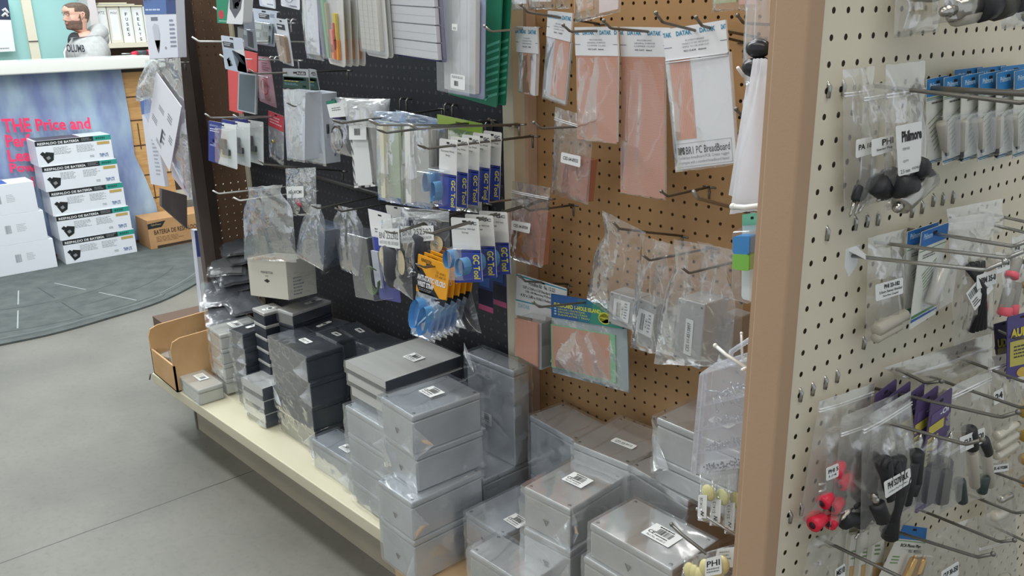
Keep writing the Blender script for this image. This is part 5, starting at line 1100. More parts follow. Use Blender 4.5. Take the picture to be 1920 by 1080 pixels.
# -- flat packets piled beside the white carton
for i, (px, z, w, d) in enumerate([((437, 447), -14.2, 5.0, 4.5), ((433, 462), -15.2, 5.4, 4.6), ((428, 475), -16.1, 6.2, 4.8), ((420, 491), -17.0, 6.6, 5.0), ((424, 505), -18.0, 6.2, 5.0), ((417, 524), -18.9, 6.8, 5.2), ((430, 545), -19.8, 6.4, 4.6), ((420, 560), -20.7, 6.8, 5.4)]):
    A = onZ(px, z); ag = math.radians(-14+13*math.sin(i*2.3)); u = V((math.cos(ag), math.sin(ag), 0)); v = V((-u.y, u.x, 0)); root = thing('flat_bagged_part', ['topmost', 'second', 'third', 'fourth', 'fifth', 'sixth', 'seventh', 'lowest'][i]+' dark packet of the slumped pile between the side panel and white carton', 'package', A+u*w/2+v*d/2+V((0, 0, -1.3)), 'slumped dark packets')
    def fn(s, t, side, A=A, u=u, v=v, w=w, d=d, i=i):
        e = (min(1, 5*s*(1-s))*min(1, 5*t*(1-t)))**.5
        return A+u*(w*s)+v*(d*(t-.5))+V((0, 0, -.22*w*s*s+side*.42*e+.2*noise.noise(V((s*4, t*4, i*2.0)))))
    m = MB(); 
    for side in (1, -1): m.grid(lambda s, t: fn(.22+.74*s, .1+.8*t, side*.8), 8, 8, M([(70, 74, 82), (96, 98, 102), (120, 122, 124), (60, 64, 72), (80, 84, 92), (52, 56, 64), (90, 94, 100), (60, 64, 72)][i], .4))
    m.build('soft_part', root); m = MB()
    for side in (1, -1): m.grid(lambda s, t: fn(s, t, side), 14, 10, BAG)
    m.build('poly_bag', root)
# -- long white packs at the top
q = qY([(562, -60), (590, -60), (600, 104), (575, 100)], -9.6)
r = card('long_white_pack', 'tall white strip pack in film with a navy spine beside the jumper wires', 'package', q, (214, 216, 222), [], .5, .1, slot=False)
m = MB(); m.slab(q, (1.0, 0, 1.14, .99), -1.2, -.05, M((62, 58, 110), .5)); m.build('navy_spine', r); bagpart(r, q.sub(-.02, 0, 1.3, 1.06), BAG, bulge=.5, seed=131, folds=1)
def jumper(root, q):
    m = MB()
    for s0, s1, t0, c in ((.12, .24, .1, (90, 170, 110)), (.26, .36, .35, (150, 140, 90)), (.42, .56, .62, (226, 120, 90)), (.6, .72, .55, (214, 90, 80)), (.64, .76, .45, (210, 190, 70)), (.42, .58, .78, (232, 130, 50)), (.62, .8, .72, (226, 140, 40)), (.24, .38, .7, (160, 130, 70))): m.slab(q, (s0, t0, s1, .93), .05, .3, M(c, .45), .08)
    m.build('jumper_wires', root); blister_part(root, q, (.05, .05, .85, .96), .7)
q = qY([(594, -60), (640, -60), (648, 127), (617, 119)], -9.8)
r = card('jumper_wire_pack', 'clear pack of orange, green and yellow jumper wires, front one of four', 'package', q, (216, 214, 208), [], .06, .35, 'jumper wire packs', extra=jumper, slot=False)
fan(r, 3, V((0, .62, 0)), ['second clear pack of jumper wires from the front', 'third clear pack of jumper wires from the front', 'rearmost clear pack of jumper wires in the row of four'], 'jumper wire packs')
def bb(root, q, horiz=False, rect=(.02, .02, .86, .92)):
    m = MB(); m.slab(q, rect, .05, .45, M((206, 203, 192), .45), .05)
    s0, t0, s1, t1 = rect
    for k in range(1, 4):
        if horiz: y = t0+(t1-t0)*k/4; m.slab(q, (s0, y-.006, s1, y+.006), .4, .46, M((150, 150, 146), .5))
        else: x = s0+(s1-s0)*k/4; m.slab(q, (x-.008, t0, x+.008, t1), .4, .46, M((168, 166, 156), .5))
    for k in range(1, 14):
        y = t0+(t1-t0)*k/14
        if not horiz: m.lines(q, (s0+.04, y, s1-.04, y+.01), 1, M((176, 174, 164), .5), .47, .4, k, .02)
    m.build('breadboard', root); blister_part(root, q, (-.0, .0, .96, .97), .7, taper=.05)
q = qY([(674, -60), (716, -60), (729, 111), (688, 103)], -8.6)
r = card('breadboard_pack', 'cream breadboard in a clear pack, the front one beside the jumper wires', 'package', q, (224, 224, 220), [], .06, .35, 'cream breadboard packs', extra=bb, slot=False)
fan(r, 1, V((0, .42, .02)), ['cream breadboard in a clear pack, the rear one beside the navy framed pack'], 'cream breadboard packs')
q = qY([(733, -60), (826, -60), (838, 118), (743, 104)], -7.6)
def bbn(root, q):
    m = MB()
    for k in range(5): t = -.0+k*.19; m.slab(q, (.05, t+.04, .92, t+.215), .05, .4, M((212, 212, 214), .45), .03); m.slab(q, (.05, t+.125, .92, t+.129), .4, .41, M((160, 150, 160), .5))
    m.build('breadboard_strip', root); blister_part(root, q, (.01, 0, .98, .98), .6, taper=.04)
card('navy_framed_breadboard', 'navy framed pack of wide white breadboard strips at the top of the black bay', 'package', q, (50, 52, 112), [], .08, .3, extra=bbn, slot=False)
q = qY([(829, -60), (944, -60), (931, 202), (841, 176)], -5.0)
def stripes(c1, c2):
    return [('r', (0, 0, 1, 1), c1)]+[('p', ((.78, .55+k*.055), (1, .50+k*.055), (1, .52+k*.055), (.78, .57+k*.055)), c2) for k in range(8)]+[('p', ((.05+k*.1, .97), (.1+k*.1, .93), (.14+k*.1, .93), (.09+k*.1, .97)), c2) for k in range(8)]
r = card('green_striped_card', 'green striped backing card behind the big clear breadboard blister, front one', 'package', q, (34, 128, 96), stripes((34, 128, 96), (96, 186, 160)), .1, .2, 'green striped cards', slot=False)
r2 = dup(r, V((.25, .62, .1)), 'green striped backing card behind the big clear breadboard blister, rear one', 'green striped cards')
q = qY([(836, -60), (911, -60), (908, 187), (840, 174)], -6.4)
def bigbb(root, q):
    m = MB(); m.slab(q, (.05, .23, .9, .96), .1, .5, M((206, 206, 204), .45), .06)
    for x in (.28, .5, .68): m.slab(q, (x-.004, .24, x+.004, .95), .5, .51, M((168, 168, 166), .5))
    m.build('breadboard', root); blister_part(root, q, (-.0, .2, 1.0, .985), 1.2, taper=.06)
    stickerQ(root, q, (.5, .42, .64, .47), None, (.2, .5, .8, .9), 1.22, 'price_label', r=.03); stickerQ(root, q, (.45, .81, .84, .925), None, (.1, .12, .9, .3), 1.22, 'barcode_label', code=(.25, .45, .55, .8))
    stickerQ(root, q, (.5, .14, .84, .2), None, (.1, .2, .6, .8), .1, 'paper_label')
card('big_breadboard_blister', 'large breadboard in a grey clear blister with barcode sticker beside the beige upright', 'package', q, (150, 160, 186), [('l', (.08, .16, .4, .2), 2, (110, 120, 150))], .06, .2, extra=bigbb, slot=False)
# -- hooks of the black bay
K = -2
for pa, ya, pt, lab, kw in [
 ((452, 22), -6, (400, 14), 'pale wire hook at the very top carrying the green and white card', dict(mat=BARE)), ((480, 40), -6, (447, 31), 'pale wire hook carrying the circuit module cards', dict(mat=BARE)),
 ((436, 78), -10, (360, 70), 'long pale wire hook reaching out over the dark side panel near the top', dict(mat=BARE)), ((495, 112), -6, (412, 103), 'pale wire hook above the coral red pads', dict(mat=BARE)),
 ((548, 136), -8, (467, 131), 'dark wire hook carrying the green and grey headed packs', {}), ((470, 219), -8, (384, 214), 'long chrome hook carrying the three blue and white connector cards', dict(mat=CHROME)),
 ((512, 219), -6, (437, 216), 'chrome hook just right of the connector cards hook', dict(mat=CHROME)), ((600, 194), -6, (538, 193), 'dark wire hook in front of the tall white board packs', {}),
 ((470, 357), -7, (399, 358), 'pale wire hook below the connector cards reaching over the side panel', dict(mat=BARE)), ((495, 370), -8, (438, 371), 'pale wire hook holding the tall bag with the white carton', dict(mat=BARE)),
 ((560, 314), -7, (485, 301), 'dark wire hook with upturned tip above the tall bag', {}), ((620, 386), -7.5, (584, 386), 'dark hook through the left bagged black box', {}), ((690, 388), -6, (628, 391), 'dark hook through the right bagged black box', {}),
 ((720, 220), -8, (626, 224), 'dark looped double wire hook over the white brackets', dict(style='double')), ((845, 235), -8, (694, 224), 'long pale double hook over the sealed strip packs', dict(style='double', mat=CHROME)),
 ((880, 237), -7, (768, 232), 'pale double hook ahead of the lime headed pack', dict(style='double', mat=CHROME)), ((800, 240), -8.5, (709, 241), 'dark looped double hook carrying the sealed strip packs', dict(style='double')),
 ((848, 273), -9.8, (786, 270), 'dark looped double hook carrying the upper row of wrist straps', dict(style='double')), ((880, 417), -9.8, (797, 432), 'dark looped double hook carrying the lower row of wrist straps', dict(style='double')),
 ((800, 418), -8.4, (724, 432), 'dark looped double hook carrying the heel grounder bags', dict(style='double')), ((812, 499), -10.3, (782, 494), 'dark looped hook through the orange headed packs', dict(style='double')),
 ((960, 236), -2.2, (917, 224), 'dark hook with a ball tip beside the beige upright below the green cards', dict(ball=True)), ((1000, 52), -2.2, (908, 50), 'steel hook crossing the beige upright near the top', dict(mat=CHROME, ball=True)), ((985, 371), -2.4, (905, 372), 'steel hook crossing the beige upright above the copper board bag', dict(mat=CHROME, ball=True))]:
    hookY(pa, ya, pt, K, lab, **kw)
for i, (x, y) in enumerate(((755, 186), (767, 187), (839, 196), (853, 198), (540, 38), (551, 38), (510, 108), (520, 108), (903, 228), (916, 230))):
    b = onY((x, y), -2.1); root = thing('empty_hook_end', 'bare bent end of a wire hook poking out of the black pegboard', 'hook', b, 'bare hook ends on the black pegboard')
    m = MB(); m.tube([b+V((0, .3, 0)), b+V((0, -.15, .1)), b+V((.05, -.35, -.1)), b+V((.1, -.4, -1.6 if i < 4 or i > 7 else -.5))], .09, DARKWIRE if i < 4 or i > 7 else BARE, 6); m.build('wire', root)
# ================================================================== BROWN PEGBOARD BAY
def copper_art(q, rect, mb, vert=False, n=.03, col=(206, 156, 136), line=(178, 124, 104), k=60):
    s0, t0, s1, t1 = rect; mb.rect(q, rect, n, M(col, .42, .1)); ML = M(line, .45, .1)
    for i in range(1, k):
        if vert: x = s0+(s1-s0)*i/k; mb.poly([q.P(x-.0016, t0+.01, n+.008), q.P(x+.0016, t0+.01, n+.008), q.P(x+.0016, t1-.01, n+.008), q.P(x-.0016, t1-.01, n+.008)], ML)
        else: y = t0+(t1-t0)*i/k; mb.poly([q.P(s0+.01, y-.0008, n+.008), q.P(s1-.01, y-.0008, n+.008), q.P(s1-.01, y+.0008, n+.008), q.P(s0+.01, y+.0008, n+.008)], ML)
DAT = (40, 140, 178)
def header(root, q, Y, words, sub, n=.05, slit=True):
    m = MB(); m.slab(q, (0, 0, 1, 1), -.1, n, M((232, 233, 235), .5)); m.build('header_card', root)
    m = MB()
    for s0, s1, w in words: m.text(q, (s0, .12, s1, .27), w, M(DAT, .5), n+.02, bold=.03)
    for k, t in enumerate(sub[:-1]): m.text(q, (.36-.06*(k > 0), .42+k*.1, .66+.07*(k > 0), .47+k*.1), t, GREYINK, n+.02)
    m.text(q, (.32, .74, .68, .80), sub[-1], INK, n+.02, bold=.01)
    if slit: m.rect(q, (0, .60, .13, .615), n+.01, M((60, 70, 110), .5)); m.rect(q, (.9, .60, 1, .615), n+.01, M((60, 70, 110), .5))
    m.build('header_print', root)
def board_pack(label, hp, bp2, Y, words, sub, group, thick=.22, strip=(0, 0, 1, 1), vert=False, k=70, base=(232, 232, 234)):
    qh = qY(hp, Y); qb = qY(bp2, Y); root = thing('copper_board_pack', label, 'package', base_pt(qb), group)
    m = MB(); m.slab(qb, (.01, 0, .99, .985), -thick, 0, M(base, .5)); m.build('board_stack', root)
    m = MB(); copper_art(qb, strip, m, vert, .02, k=k); m.build('copper_board', root)
    header(root, qh, Y, words, sub); bagpart(root, qb.sub(-.01, 0, 1.02, 1.01), film('crisp_film', .03, .5, .04, (1, .97, .97), .1, 5, .2, .10), bulge=.16, seed=int(hp[0][0]), folds=.7, hook=(.5, -.1)); return root
gD = 'white headed copper prototype boards'
board_pack('long copper board pack with a white header, third from the beige upright', [(1078, 51), (1157, 50), (1160, 105), (1080, 104)], [(1081, 104), (1158, 104), (1156, 269), (1083, 260)], -4.0, [(.0, .12, 'AK'), (.2, .48, 'DATAK'), (.6, .87, 'DATAK'), (.94, 1, 'D')], ['PROTOBOARD', 'GENERAL PURPOSE', 'COPPER CLAD', 'NO.12-618   datanet'], gD)
board_pack('longest copper board pack with a white header, fourth from the beige upright', [(1163, 50), (1258, 52), (1252, 107), (1165, 106)], [(1165, 106), (1246, 108), (1247, 373), (1164, 360)], -3.4, [(.0, .08, 'AK'), (.16, .45, 'DATAK'), (.57, .83, 'DATAK'), (.92, 1, 'TA')], ['PROTOBOARD', 'GENERAL PURPOSE', 'COPPER CLAD', 'NO.12-615   datanet'], gD, k=100)
board_pack('small narrow board pack with white header and tan strip beside the beige upright', [(967, 49), (1008, 51), (1010, 101), (969, 97)], [(973, 98), (1006, 101), (1003, 181), (972, 172)], -3.2, [(.0, .5, 'DATAKAK'), (.6, .96, 'DATAK')], ['PC BOARD', 'CONNECTOR', 'GENERAL', 'NO.2101  21408'], gD, .35, (.26, 0, .72, 1), True, 6)
board_pack('tilted tall board pack with pinkish board in a clear sleeve, second from the beige upright', [(1028, 20), (1074, 25), (1070, 79), (1025, 68)], [(1025, 69), (1071, 80), (1060, 198), (1016, 183)], -3.9, [(.04, .5, 'DATAKOKA'), (.62, .98, 'DATAK')], ['PROTOBOARD', 'GENERAL PURPOSE', 'COPPER CLAD', 'NO. 12407'], gD, .2, (.36, .0, .96, .92), False, 2, (196, 198, 202))
# large tilted pack
hp = [(1243, 56), (1361, 37), (1366, 98), (1249, 114)]; qh = qY(hp, -5.0); qb = qY([(1248, 112), (1366, 97), (1381, 305), (1267, 319)], -5.0)
root = thing('breadboard_card_pack', 'large tilted white pack with a copper strip and printed title near the tan post', 'package', base_pt(qb))
m = MB(); m.slab(qb, (0, 0, 1, 1), -.3, 0, M((228, 230, 233), .45)); m.build('white_card', root)
m = MB(); copper_art(qb, (.06, .0, .40, .73), m, True, .02, (214, 158, 132), (180, 118, 96), 12); m.build('copper_strip', root)
header(root, qh, -5, [(.0, .14, 'TAK'), (.22, .47, 'DATAK'), (.6, .84, 'DATAK'), (.93, 1, 'DAT')], ['PC-4 PROTOBOARD', 'CONNECT TO TEST ANY LAYOUT', 'SIMPLE TO USE AND CUT', 'NO.12-624   datanet'])
m = MB(); q = qb; m.text(q, (.07, .80, .19, .87), 'BPS', INK, .03, bold=.06); m.text(q, (.21, .80, .92, .87), 'BR1 PC BreadBoard', INK, .03); m.text(q, (.08, .885, .9, .92), 'Solderless breadboard PCB. Create rugged', GREYINK, .03); m.text(q, (.06, .93, .9, .965), 'prototypes with a standard breadboard layout', GREYINK, .03)
for r_ in ((.03, .765, .95, .768), (.03, .98, .95, .983), (.03, .765, .035, .983), (.945, .765, .95, .983)): m.rect(q, r_, .02, GREYINK)
m.build('title_print', root); bagpart(root, qb.sub(-.01, 0, 1.02, 1.02), film('glossy_film', .05, .6, .05, (1, 1, 1), .08, 5, .35, .12), bulge=.3, seed=5, folds=1.2, hook=(.4, -.1)); zipseal(root, qb, .01, 'film_fold')
# boards cut off by the top edge
q = qY([(958, -40), (990, -40), (990, 18), (961, 20)], -5.2); root = thing('clear_sleeve', 'clear sleeve bottom at the top by the beige upright, leftmost of the cluster', 'bag', base_pt(q)); m = MB(); m.slab(q, (.1, 0, .9, .8), -.05, .05, M((206, 208, 210), .5)); m.build('insert', root); bagpart(root, q, BAG, bulge=.3, seed=201)
q = qY([(990, -40), (1042, -40), (1040, 17), (992, 18)], -5.0); root = thing('clear_sleeve', 'wide clear sleeve bottom with pale insert above the tilted board pack', 'bag', base_pt(q)); m = MB(); m.slab(q, (.15, 0, .85, .75), -.05, .05, M((214, 206, 206), .5)); m.build('insert', root); bagpart(root, q, BAG, bulge=.4, seed=202)
q = qY([(1042, -40), (1072, -40), (1070, 16), (1044, 17)], -4.2); root = thing('clear_sleeve', 'narrow crumpled sleeve bottom left of the tan board at the top', 'bag', base_pt(q)); m = MB(); m.slab(q, (.2, 0, .8, .7), -.05, .05, M((196, 190, 190), .5)); m.build('insert', root); bagpart(root, q, BAG, bulge=.4, seed=203)
q = qY([(1076, -40), (1166, -40), (1164, 22), (1078, 44)], -4.6); root = thing('bagged_board', 'grey sleeve with a tan board and a pink insert atop the brown pegboard', 'package', base_pt(q)); m = MB(); m.slab(q, (.0, 0, .42, .76), -.05, .05, M((196, 150, 112), .5)); m.build('tan_board', root); m = MB(); m.slab(q, (.55, 0, .95, .9), -.05, .05, M((222, 206, 202), .5)); m.build('pink_insert', root); bagpart(root, q, BAG, bulge=.4, seed=204, folds=.8)
q = qY([(1336, -40), (1386, -40), (1384, 18), (1334, 24)], -3); root = thing('bagged_board', 'pale green board in a bag at the top right of the brown pegboard', 'package', base_pt(q)); m = MB(); m.slab(q, (.05, 0, .95, .75), -.06, .06, M((176, 184, 140), .5)); m.rect(q, (.3, .3, .75, .6), .07, M((206, 160, 140), .5)); m.build('green_board', root); bagpart(root, q, BAG, bulge=.3, seed=205)
q = qY([(1387, -40), (1424, -40), (1420, 20), (1383, 20)], -4.4); root = thing('bagged_board', 'pink board in a crisp bag beside the pale green one at the top', 'package', base_pt(q)); m = MB(); m.slab(q, (.05, 0, .95, .8), -.06, .06, M((214, 170, 152), .5)); m.build('pink_board', root); bagpart(root, q, BAG, bulge=.3, seed=206)
# labelled bare copper boards
def cesbag(label, bagpx, face, Y, lab, text, seed, edge=.8):
    qb = qY(bagpx, Y-.1); q = qY(face, Y); root = thing('bagged_copper_board', label, 'package', base_pt(q), 'bagged bare copper boards')
    m = MB(); m.slab(q, (0, 0, 1, 1), -edge, 0, M((190, 130, 104), .42, .1)); m.slab(q, (-.0, -.0, 1, 1), -edge*.55, -edge*.45, M((216, 170, 140), .5)); m.build('copper_board', root, bevel=.03)
    m = MB()
    for s, t in ((.06, .05), (.94, .05), (.06, .95), (.94, .95)): m.poly([q.P(s+.018*math.cos(a), t+.013*math.sin(a), .02) for a in range(6)], M((60, 40, 30), .7))
    m.build('corner_holes', root); ql = qY(lab, Y-.5); m = MB(); m.slab(ql, (0, 0, 1, 1), 0, .02, STICK, .1); m.text(ql, (.12, .32, .88, .66), text, INK, .03, bold=.015); m.build('paper_label', root)
    bagpart(root, qb, BAG, bulge=.25, seed=seed, folds=1.0, hook=(.5, .1)); zipseal(root, qb, .12); return root
cesbag('copper board labelled CES 64-8933 in a long clear zip bag', [(1041, 200), (1113, 222), (1103, 384), (1034, 364)], [(1053, 289), (1106, 301), (1098, 380), (1051, 358)], -3.6, [(1053, 285), (1089, 293), (1088, 314), (1051, 304)], 'CES 64-8933', 211)
cesbag('copper board labelled CES 64-8934 in a zip bag overlapping the beige upright', [(961, 339), (1032, 352), (1018, 503), (953, 484)], [(955, 391), (1016, 400), (1010, 500), (956, 482)], -4.6, [(960, 413), (995, 419), (993, 438), (959, 430)], 'CES 64-8934', 212, 1.0)
# prototype box kit
q = qY([(969, 512), (1063, 541), (1061, 566), (966, 590)], -3.0); q = qY([(969, 512), (1063, 541), (1061, 610), (966, 590)], -3.0)
def kit(root, q):
    qf = qY([(963, 596), (1012, 607), (1012, 695), (963, 668)], -5.0); m = MB(); m.slab(qf, (.02, .02, .9, .96), -.3, -.1, M((202, 140, 108), .45, .1)); copper_art(qf, (.04, .04, .88, .94), m, True, -.08, (206, 146, 116), (222, 178, 150), 12); m.build('copper_board', root)
    m = MB(); pa = [qf.a, qf.b, qf.c, qf.d]; dd = V((.0, 1.9, .0)); bk = [p+dd for p in pa]; m.add([pa[3], pa[2], bk[2], bk[3], pa[0], pa[1], bk[1], bk[0]], [(3, 2, 1, 0), (4, 5, 6, 7), (0, 1, 5, 4), (1, 2, 6, 5), (2, 3, 7, 6), (3, 0, 4, 7)], BLIS); m.build('clear_box', root, bevel=.12)
    m = MB(); m.slab(qf, (.92, .0, 1.0, 1), -1.8, -.2, M((150, 154, 156), .4)); m.build('grey_box_side', root)
    m = MB(); 
    for k in range(4): m.tube([qf.P(1.0+.03*k, .9, -1.2), qf.P(1.06+.03*k, .72+.05*k, -1.5)], .1, M((210, 206, 160), .4), 6)
    m.build('plastic_standoff', root)
card('prototype_box_kit', 'white and teal header card with a clear box of copper board below it', 'package', q, (226, 228, 226), [('r', (0, .03, 1, .06), (40, 150, 170)), ('r', (0, .62, 1, .65), (40, 150, 170)), ('t', (.26, .1, .78, .2), 'ProtoBox Kit · No. 12-221', (40, 40, 44), .01), ('t', (.14, .24, .9, .31), '5.87 x 3.64 x 1.18 Standard Enclosure', (60, 60, 64), .01), ('t', (.2, .34, .9, .41), 'USE .100 Mounting PCBoard Included', (60, 60, 64), .01), ('t', (.1, .44, .86, .51), '4.33 x 2.80 x 0.062 Holes: 0.042', (60, 60, 64), .01), ('t', (.06, .7, .3, .8), 'DATAK', (160, 200, 206), .02)], extra=kit)
# one hole island board
qh = qY([(1035, 551), (1168, 573), (1170, 616), (1036, 594)], -4.2); qb = qY([(1034, 594), (1176, 617), (1179, 736), (1036, 698)], -4.2)
root = thing('hole_island_board_pack', 'blue and green headed pack with a large copper board edged in green', 'package', base_pt(qb))
m = MB(); m.slab(qb, (0, 0, 1, 1), -.1, 0, M((150, 162, 164), .4)); m.build('grey_sleeve', root); m = MB(); m.slab(qb, (.0, .12, .86, .9), .01, .1, M((126, 178, 138), .4)); m.build('green_laminate', root)
m = MB(); copper_art(qb, (.02, .135, .79, .875), m, True, .11, (194, 150, 130), (184, 138, 118), 40)
for k in range(22): m.rect(qb, (.76, .17+k*.031, .79, .185+k*.031), .115, M((196, 142, 122), .4))
m.build('copper_board', root)
m = MB(); m.slab(qh, (0, 0, 1, 1), -.1, .12, M((30, 80, 140), .4)); m.build('header_card', root)
m = MB(); art(m, qh, [('r', (.5, 0, 1, 1), (50, 130, 110)), ('p', ((.4, 0), (.62, 0), (.56, 1), (.4, 1)), (38, 104, 126)), ('t', (.05, .32, .72, .5), 'EUROCARD 1-HOLE ISLAND', (214, 214, 60), .03)]+[('t', (.11, .54+k*.12, .5+.03*k, .62+k*.12), t, (190, 200, 90), .01) for k, t in enumerate(('EUROCARD 1-HOLE PER ISLAND', 'EUROCARD PERTILE L PUNCH', 'EUROPLATINE 1 TROU'))]+[('r', (.05, .54+k*.12, .08, .6+k*.12), (160, 200, 220)) for k in range(3)]+[('e', (.77, .66), .085, .26, (206, 210, 70)), ('e', (.77, .66), .075, .22, (40, 110, 90)), ('t', (.71, .6, .83, .72), 'rapid', (206, 210, 70), .03)], .14); m.build('header_print', root)
bagpart(root, qb, BAG, bulge=.25, seed=221, folds=.8, hook=(.5, -.2)); 
# ---- bagged die-cast boxes on hooks
def hung_box(label, face, Y, depth, bagpx, seed, st=None, dirx=0, hook=(.5, .12), sty='code', group='bagged die-cast boxes on hooks'):
    q = qY(face, Y); root = thing('bagged_die_cast_box', label, 'package', base_pt(q), group); p = [q.a, q.b, q.c, q.d]; dd = V((dirx, depth, 0)); bk = [x+dd for x in p]
    F6 = [(3, 2, 1, 0), (4, 5, 6, 7), (0, 1, 5, 4), (1, 2, 6, 5), (2, 3, 7, 6), (3, 0, 4, 7)]
    m = MB(); m.add([p[3], p[2], bk[2], bk[3], p[0], p[1], bk[1], bk[0]], F6, ALUW); m.build('box', root, bevel=.1)
    for s, t in ((.1, .06), (.9, .06), (.1, .94), (.9, .94)):
        m = MB(); m.cyl(q.P(s, t, -.05), q.P(s, t, .02), .09, .09, SCREW, 8); m.build('screw', root)
    if st:
        ql = q.sub(*st, .03); m = MB(); m.slab(ql, (0, 0, 1, 1), 0, .015, STICK, .06)
        if sty == 'code':
            m.bars(ql, (.2, .15, .45, .85), INK, .025, 3, 10); m.text(ql, (.52, .3, .62, .7), 'CE', INK, .025, rot=90); m.lines(ql, (.68, .1, .9, .9), 6, GREYINK, .025)
        else: m.text(ql, (.25, .1, .7, .9), sty, INK, .025, bold=.02, rot=90)
        m.build('paper_label', root)
    qb = qY(bagpx, Y-.25); bagpart(root, qb, BAG, bulge=.45, seed=seed, folds=2.0, hook=hook, pinch=.25); return root
hung_box('square die-cast box with a big label in a long gathered bag, leftmost on the hooks', [(1143, 546), (1194, 561), (1187, 621), (1139, 606)], -5.4, 1.6, [(1128, 394), (1212, 436), (1196, 628), (1100, 560)], 231, (.2, .16, .8, .8), hook=(.6, .22))
hung_box('slim die-cast box with a tilted label in a bag, second on the hooks', [(1200, 559), (1232, 573), (1219, 658), (1187, 642)], -5.2, 1.3, [(1196, 440), (1262, 458), (1244, 668), (1182, 652)], 232, (.06, .2, .95, .72))
hung_box('small grey box with pale tag mostly hidden between two bagged boxes', [(1233, 583), (1266, 590), (1262, 655), (1232, 640)], -4.2, 1.5, [(1222, 452), (1300, 464), (1288, 674), (1226, 660)], 233, (.4, .45, .95, 1.0), sty='TAG')
hung_box('large die-cast box with an upright label in a wide glossy bag', [(1271, 558), (1322, 571), (1312, 694), (1261, 672)], -6.0, 2.4, [(1262, 448), (1388, 470), (1370, 690), (1226, 682)], 234, (.38, .28, .66, .84), sty='CES 64-8513897', hook=(.35, .2))
hung_box('grey box at the rear of the wide glossy bags close to the tan post', [(1346, 590), (1376, 600), (1362, 694), (1334, 682)], -4.0, 2.0, [(1300, 450), (1400, 476), (1386, 690), (1330, 680)], 235, hook=(.5, .1))
# ---- goods hanging at the tan post side
q = qY([(1400, -40), (1446, -40), (1440, 170), (1395, 160)], -9); root = thing('bagged_cap_pair', 'long clear bag with glossy black caps beside the tan post', 'package', base_pt(q))
m = MB(); 
for c in ((.75, .62), (.6, .8), (.85, .78)): m.ball(q.P(c[0], c[1], .4), .62, M((34, 34, 38), .25), (1.1, .6, .75), 8)
m.build('black_caps', root); bagpart(root, q, BAGM, bulge=.5, seed=241, folds=1.2)
q = qY([(1392, 185), (1420, 180), (1418, 330), (1398, 330)], -8.4); root = card('pink_tinted_pack', 'pale lilac pack with a pink word partly behind the white plastic sheets', 'package', q, (206, 198, 212), [('r', (.1, .35, 1, 1), (226, 206, 216)), ('t', (.2, .42, .9, .47), 'ELE', (220, 110, 130), .03)])
def sheet_thing(label, px, Y, mat, seed, b=.3, name='plastic_sheet'):
    q = qY(px, Y); root = thing(name, label, 'bag', base_pt(q)); bagpart(root, q, mat, bulge=b, seed=seed, folds=.8); return root
FROST = film('frosted_plastic', .06, .3, .62, (.90, .89, .93), .35, 6, .15, .0)
sheet_thing('large frosted white plastic bag leaning on the tan post, front one', [(1412, 110), (1450, 110), (1440, 392), (1368, 402)], -10, FROST, 251)
sheet_thing('narrow frosted plastic bag behind the large one beside the tan post', [(1404, 130), (1430, 130), (1424, 390), (1366, 366)], -8.6, FROST, 252)
q = qY([(1392, 402), (1430, 398), (1426, 570), (1390, 560)], -10.4)
def flosser(root, q):
    m = MB(); m.slab(q, (.06, .22, .9, .42), .2, .9, M((30, 130, 196), .35), .15); m.slab(q, (.06, .42, .9, .6), .2, .9, M((120, 190, 50), .35), .15); m.build('blue_green_case', root); blister_part(root, q, (0, .14, 1, .98), 1.0)
card('blue_green_blister', 'small blister pack with a blue over green case beside the tan post', 'package', q, (206, 216, 214), [('r', (.0, 0, 1, .13), (110, 180, 150))], extra=flosser)
# organiser case full of screws
q = qY([(1309, 701), (1404, 672), (1400, 880), (1292, 893)], -11.0); root = thing('parts_organiser', 'clear plastic parts case with screws and nuts hanging against the tan post', 'organiser', base_pt(q))
CASE = film('clear_case_plastic', .10, .5, .26, (.84, .88, .98), .1, 5, .1, .0)
m = MB(); p = [q.a, q.b, q.c, q.d]; dd = V((-.1, 1.6, .2)); bk = [x+dd for x in p]; m.add([p[3], p[2], bk[2], bk[3], p[0], p[1], bk[1], bk[0]], [(3, 2, 1, 0), (4, 5, 6, 7), (0, 1, 5, 4), (1, 2, 6, 5), (2, 3, 7, 6), (3, 0, 4, 7)], CASE); m.build('case', root, bevel=.15)
m = MB()
for t in (.32, .55, .78): m.slab(q, (.04, t, .96, t+.012), -1.5, -.05, CASE)
m.slab(q, (.1, .0, .13, 1), -.3, .02, CASE); m.build('divider', root)
m = MB(); m.tube([q.P(.5, .02, -.6), q.P(.52, -.1, -.6), q.P(.9, -.16, -.6), q.P(1, -.05, -.6)], .14, CASE, 8); m.build('hanging_loop', root)
rr = random.Random(4); STEEL = M((196, 198, 200), .22, .9)
m = MB()
for k in range(16):
    a = q.P(.2+.7*rr.random(), .24+.06*rr.random(), -.3-rr.random()*.8); d = V((rr.uniform(-1, 1), rr.uniform(-.3, .3), rr.uniform(-.4, .4))).normalized(); m.tube([a, a+d*.8], .05, STEEL, 6); m.ball(a+d*.8, .1, STEEL, k=4)
tag(m.build('screws', root), kind='stuff')
for nm_, t0, n_, r_, mt in (('nuts', .5, 60, .085, STEEL), ('washers', .73, 60, .095, STEEL), ('black_screws', .93, 70, .06, BLACKP)):
    m = MB()
    for k in range(n_): m.ball(q.P(.16+.76*rr.random(), t0-.0+.05*rr.random()-.0, -.3-rr.random()*.9), r_*(1 if rr.random() > .3 else .7), mt, (1, 1, .8), 4)
    tag(m.build(nm_, root), kind='stuff')
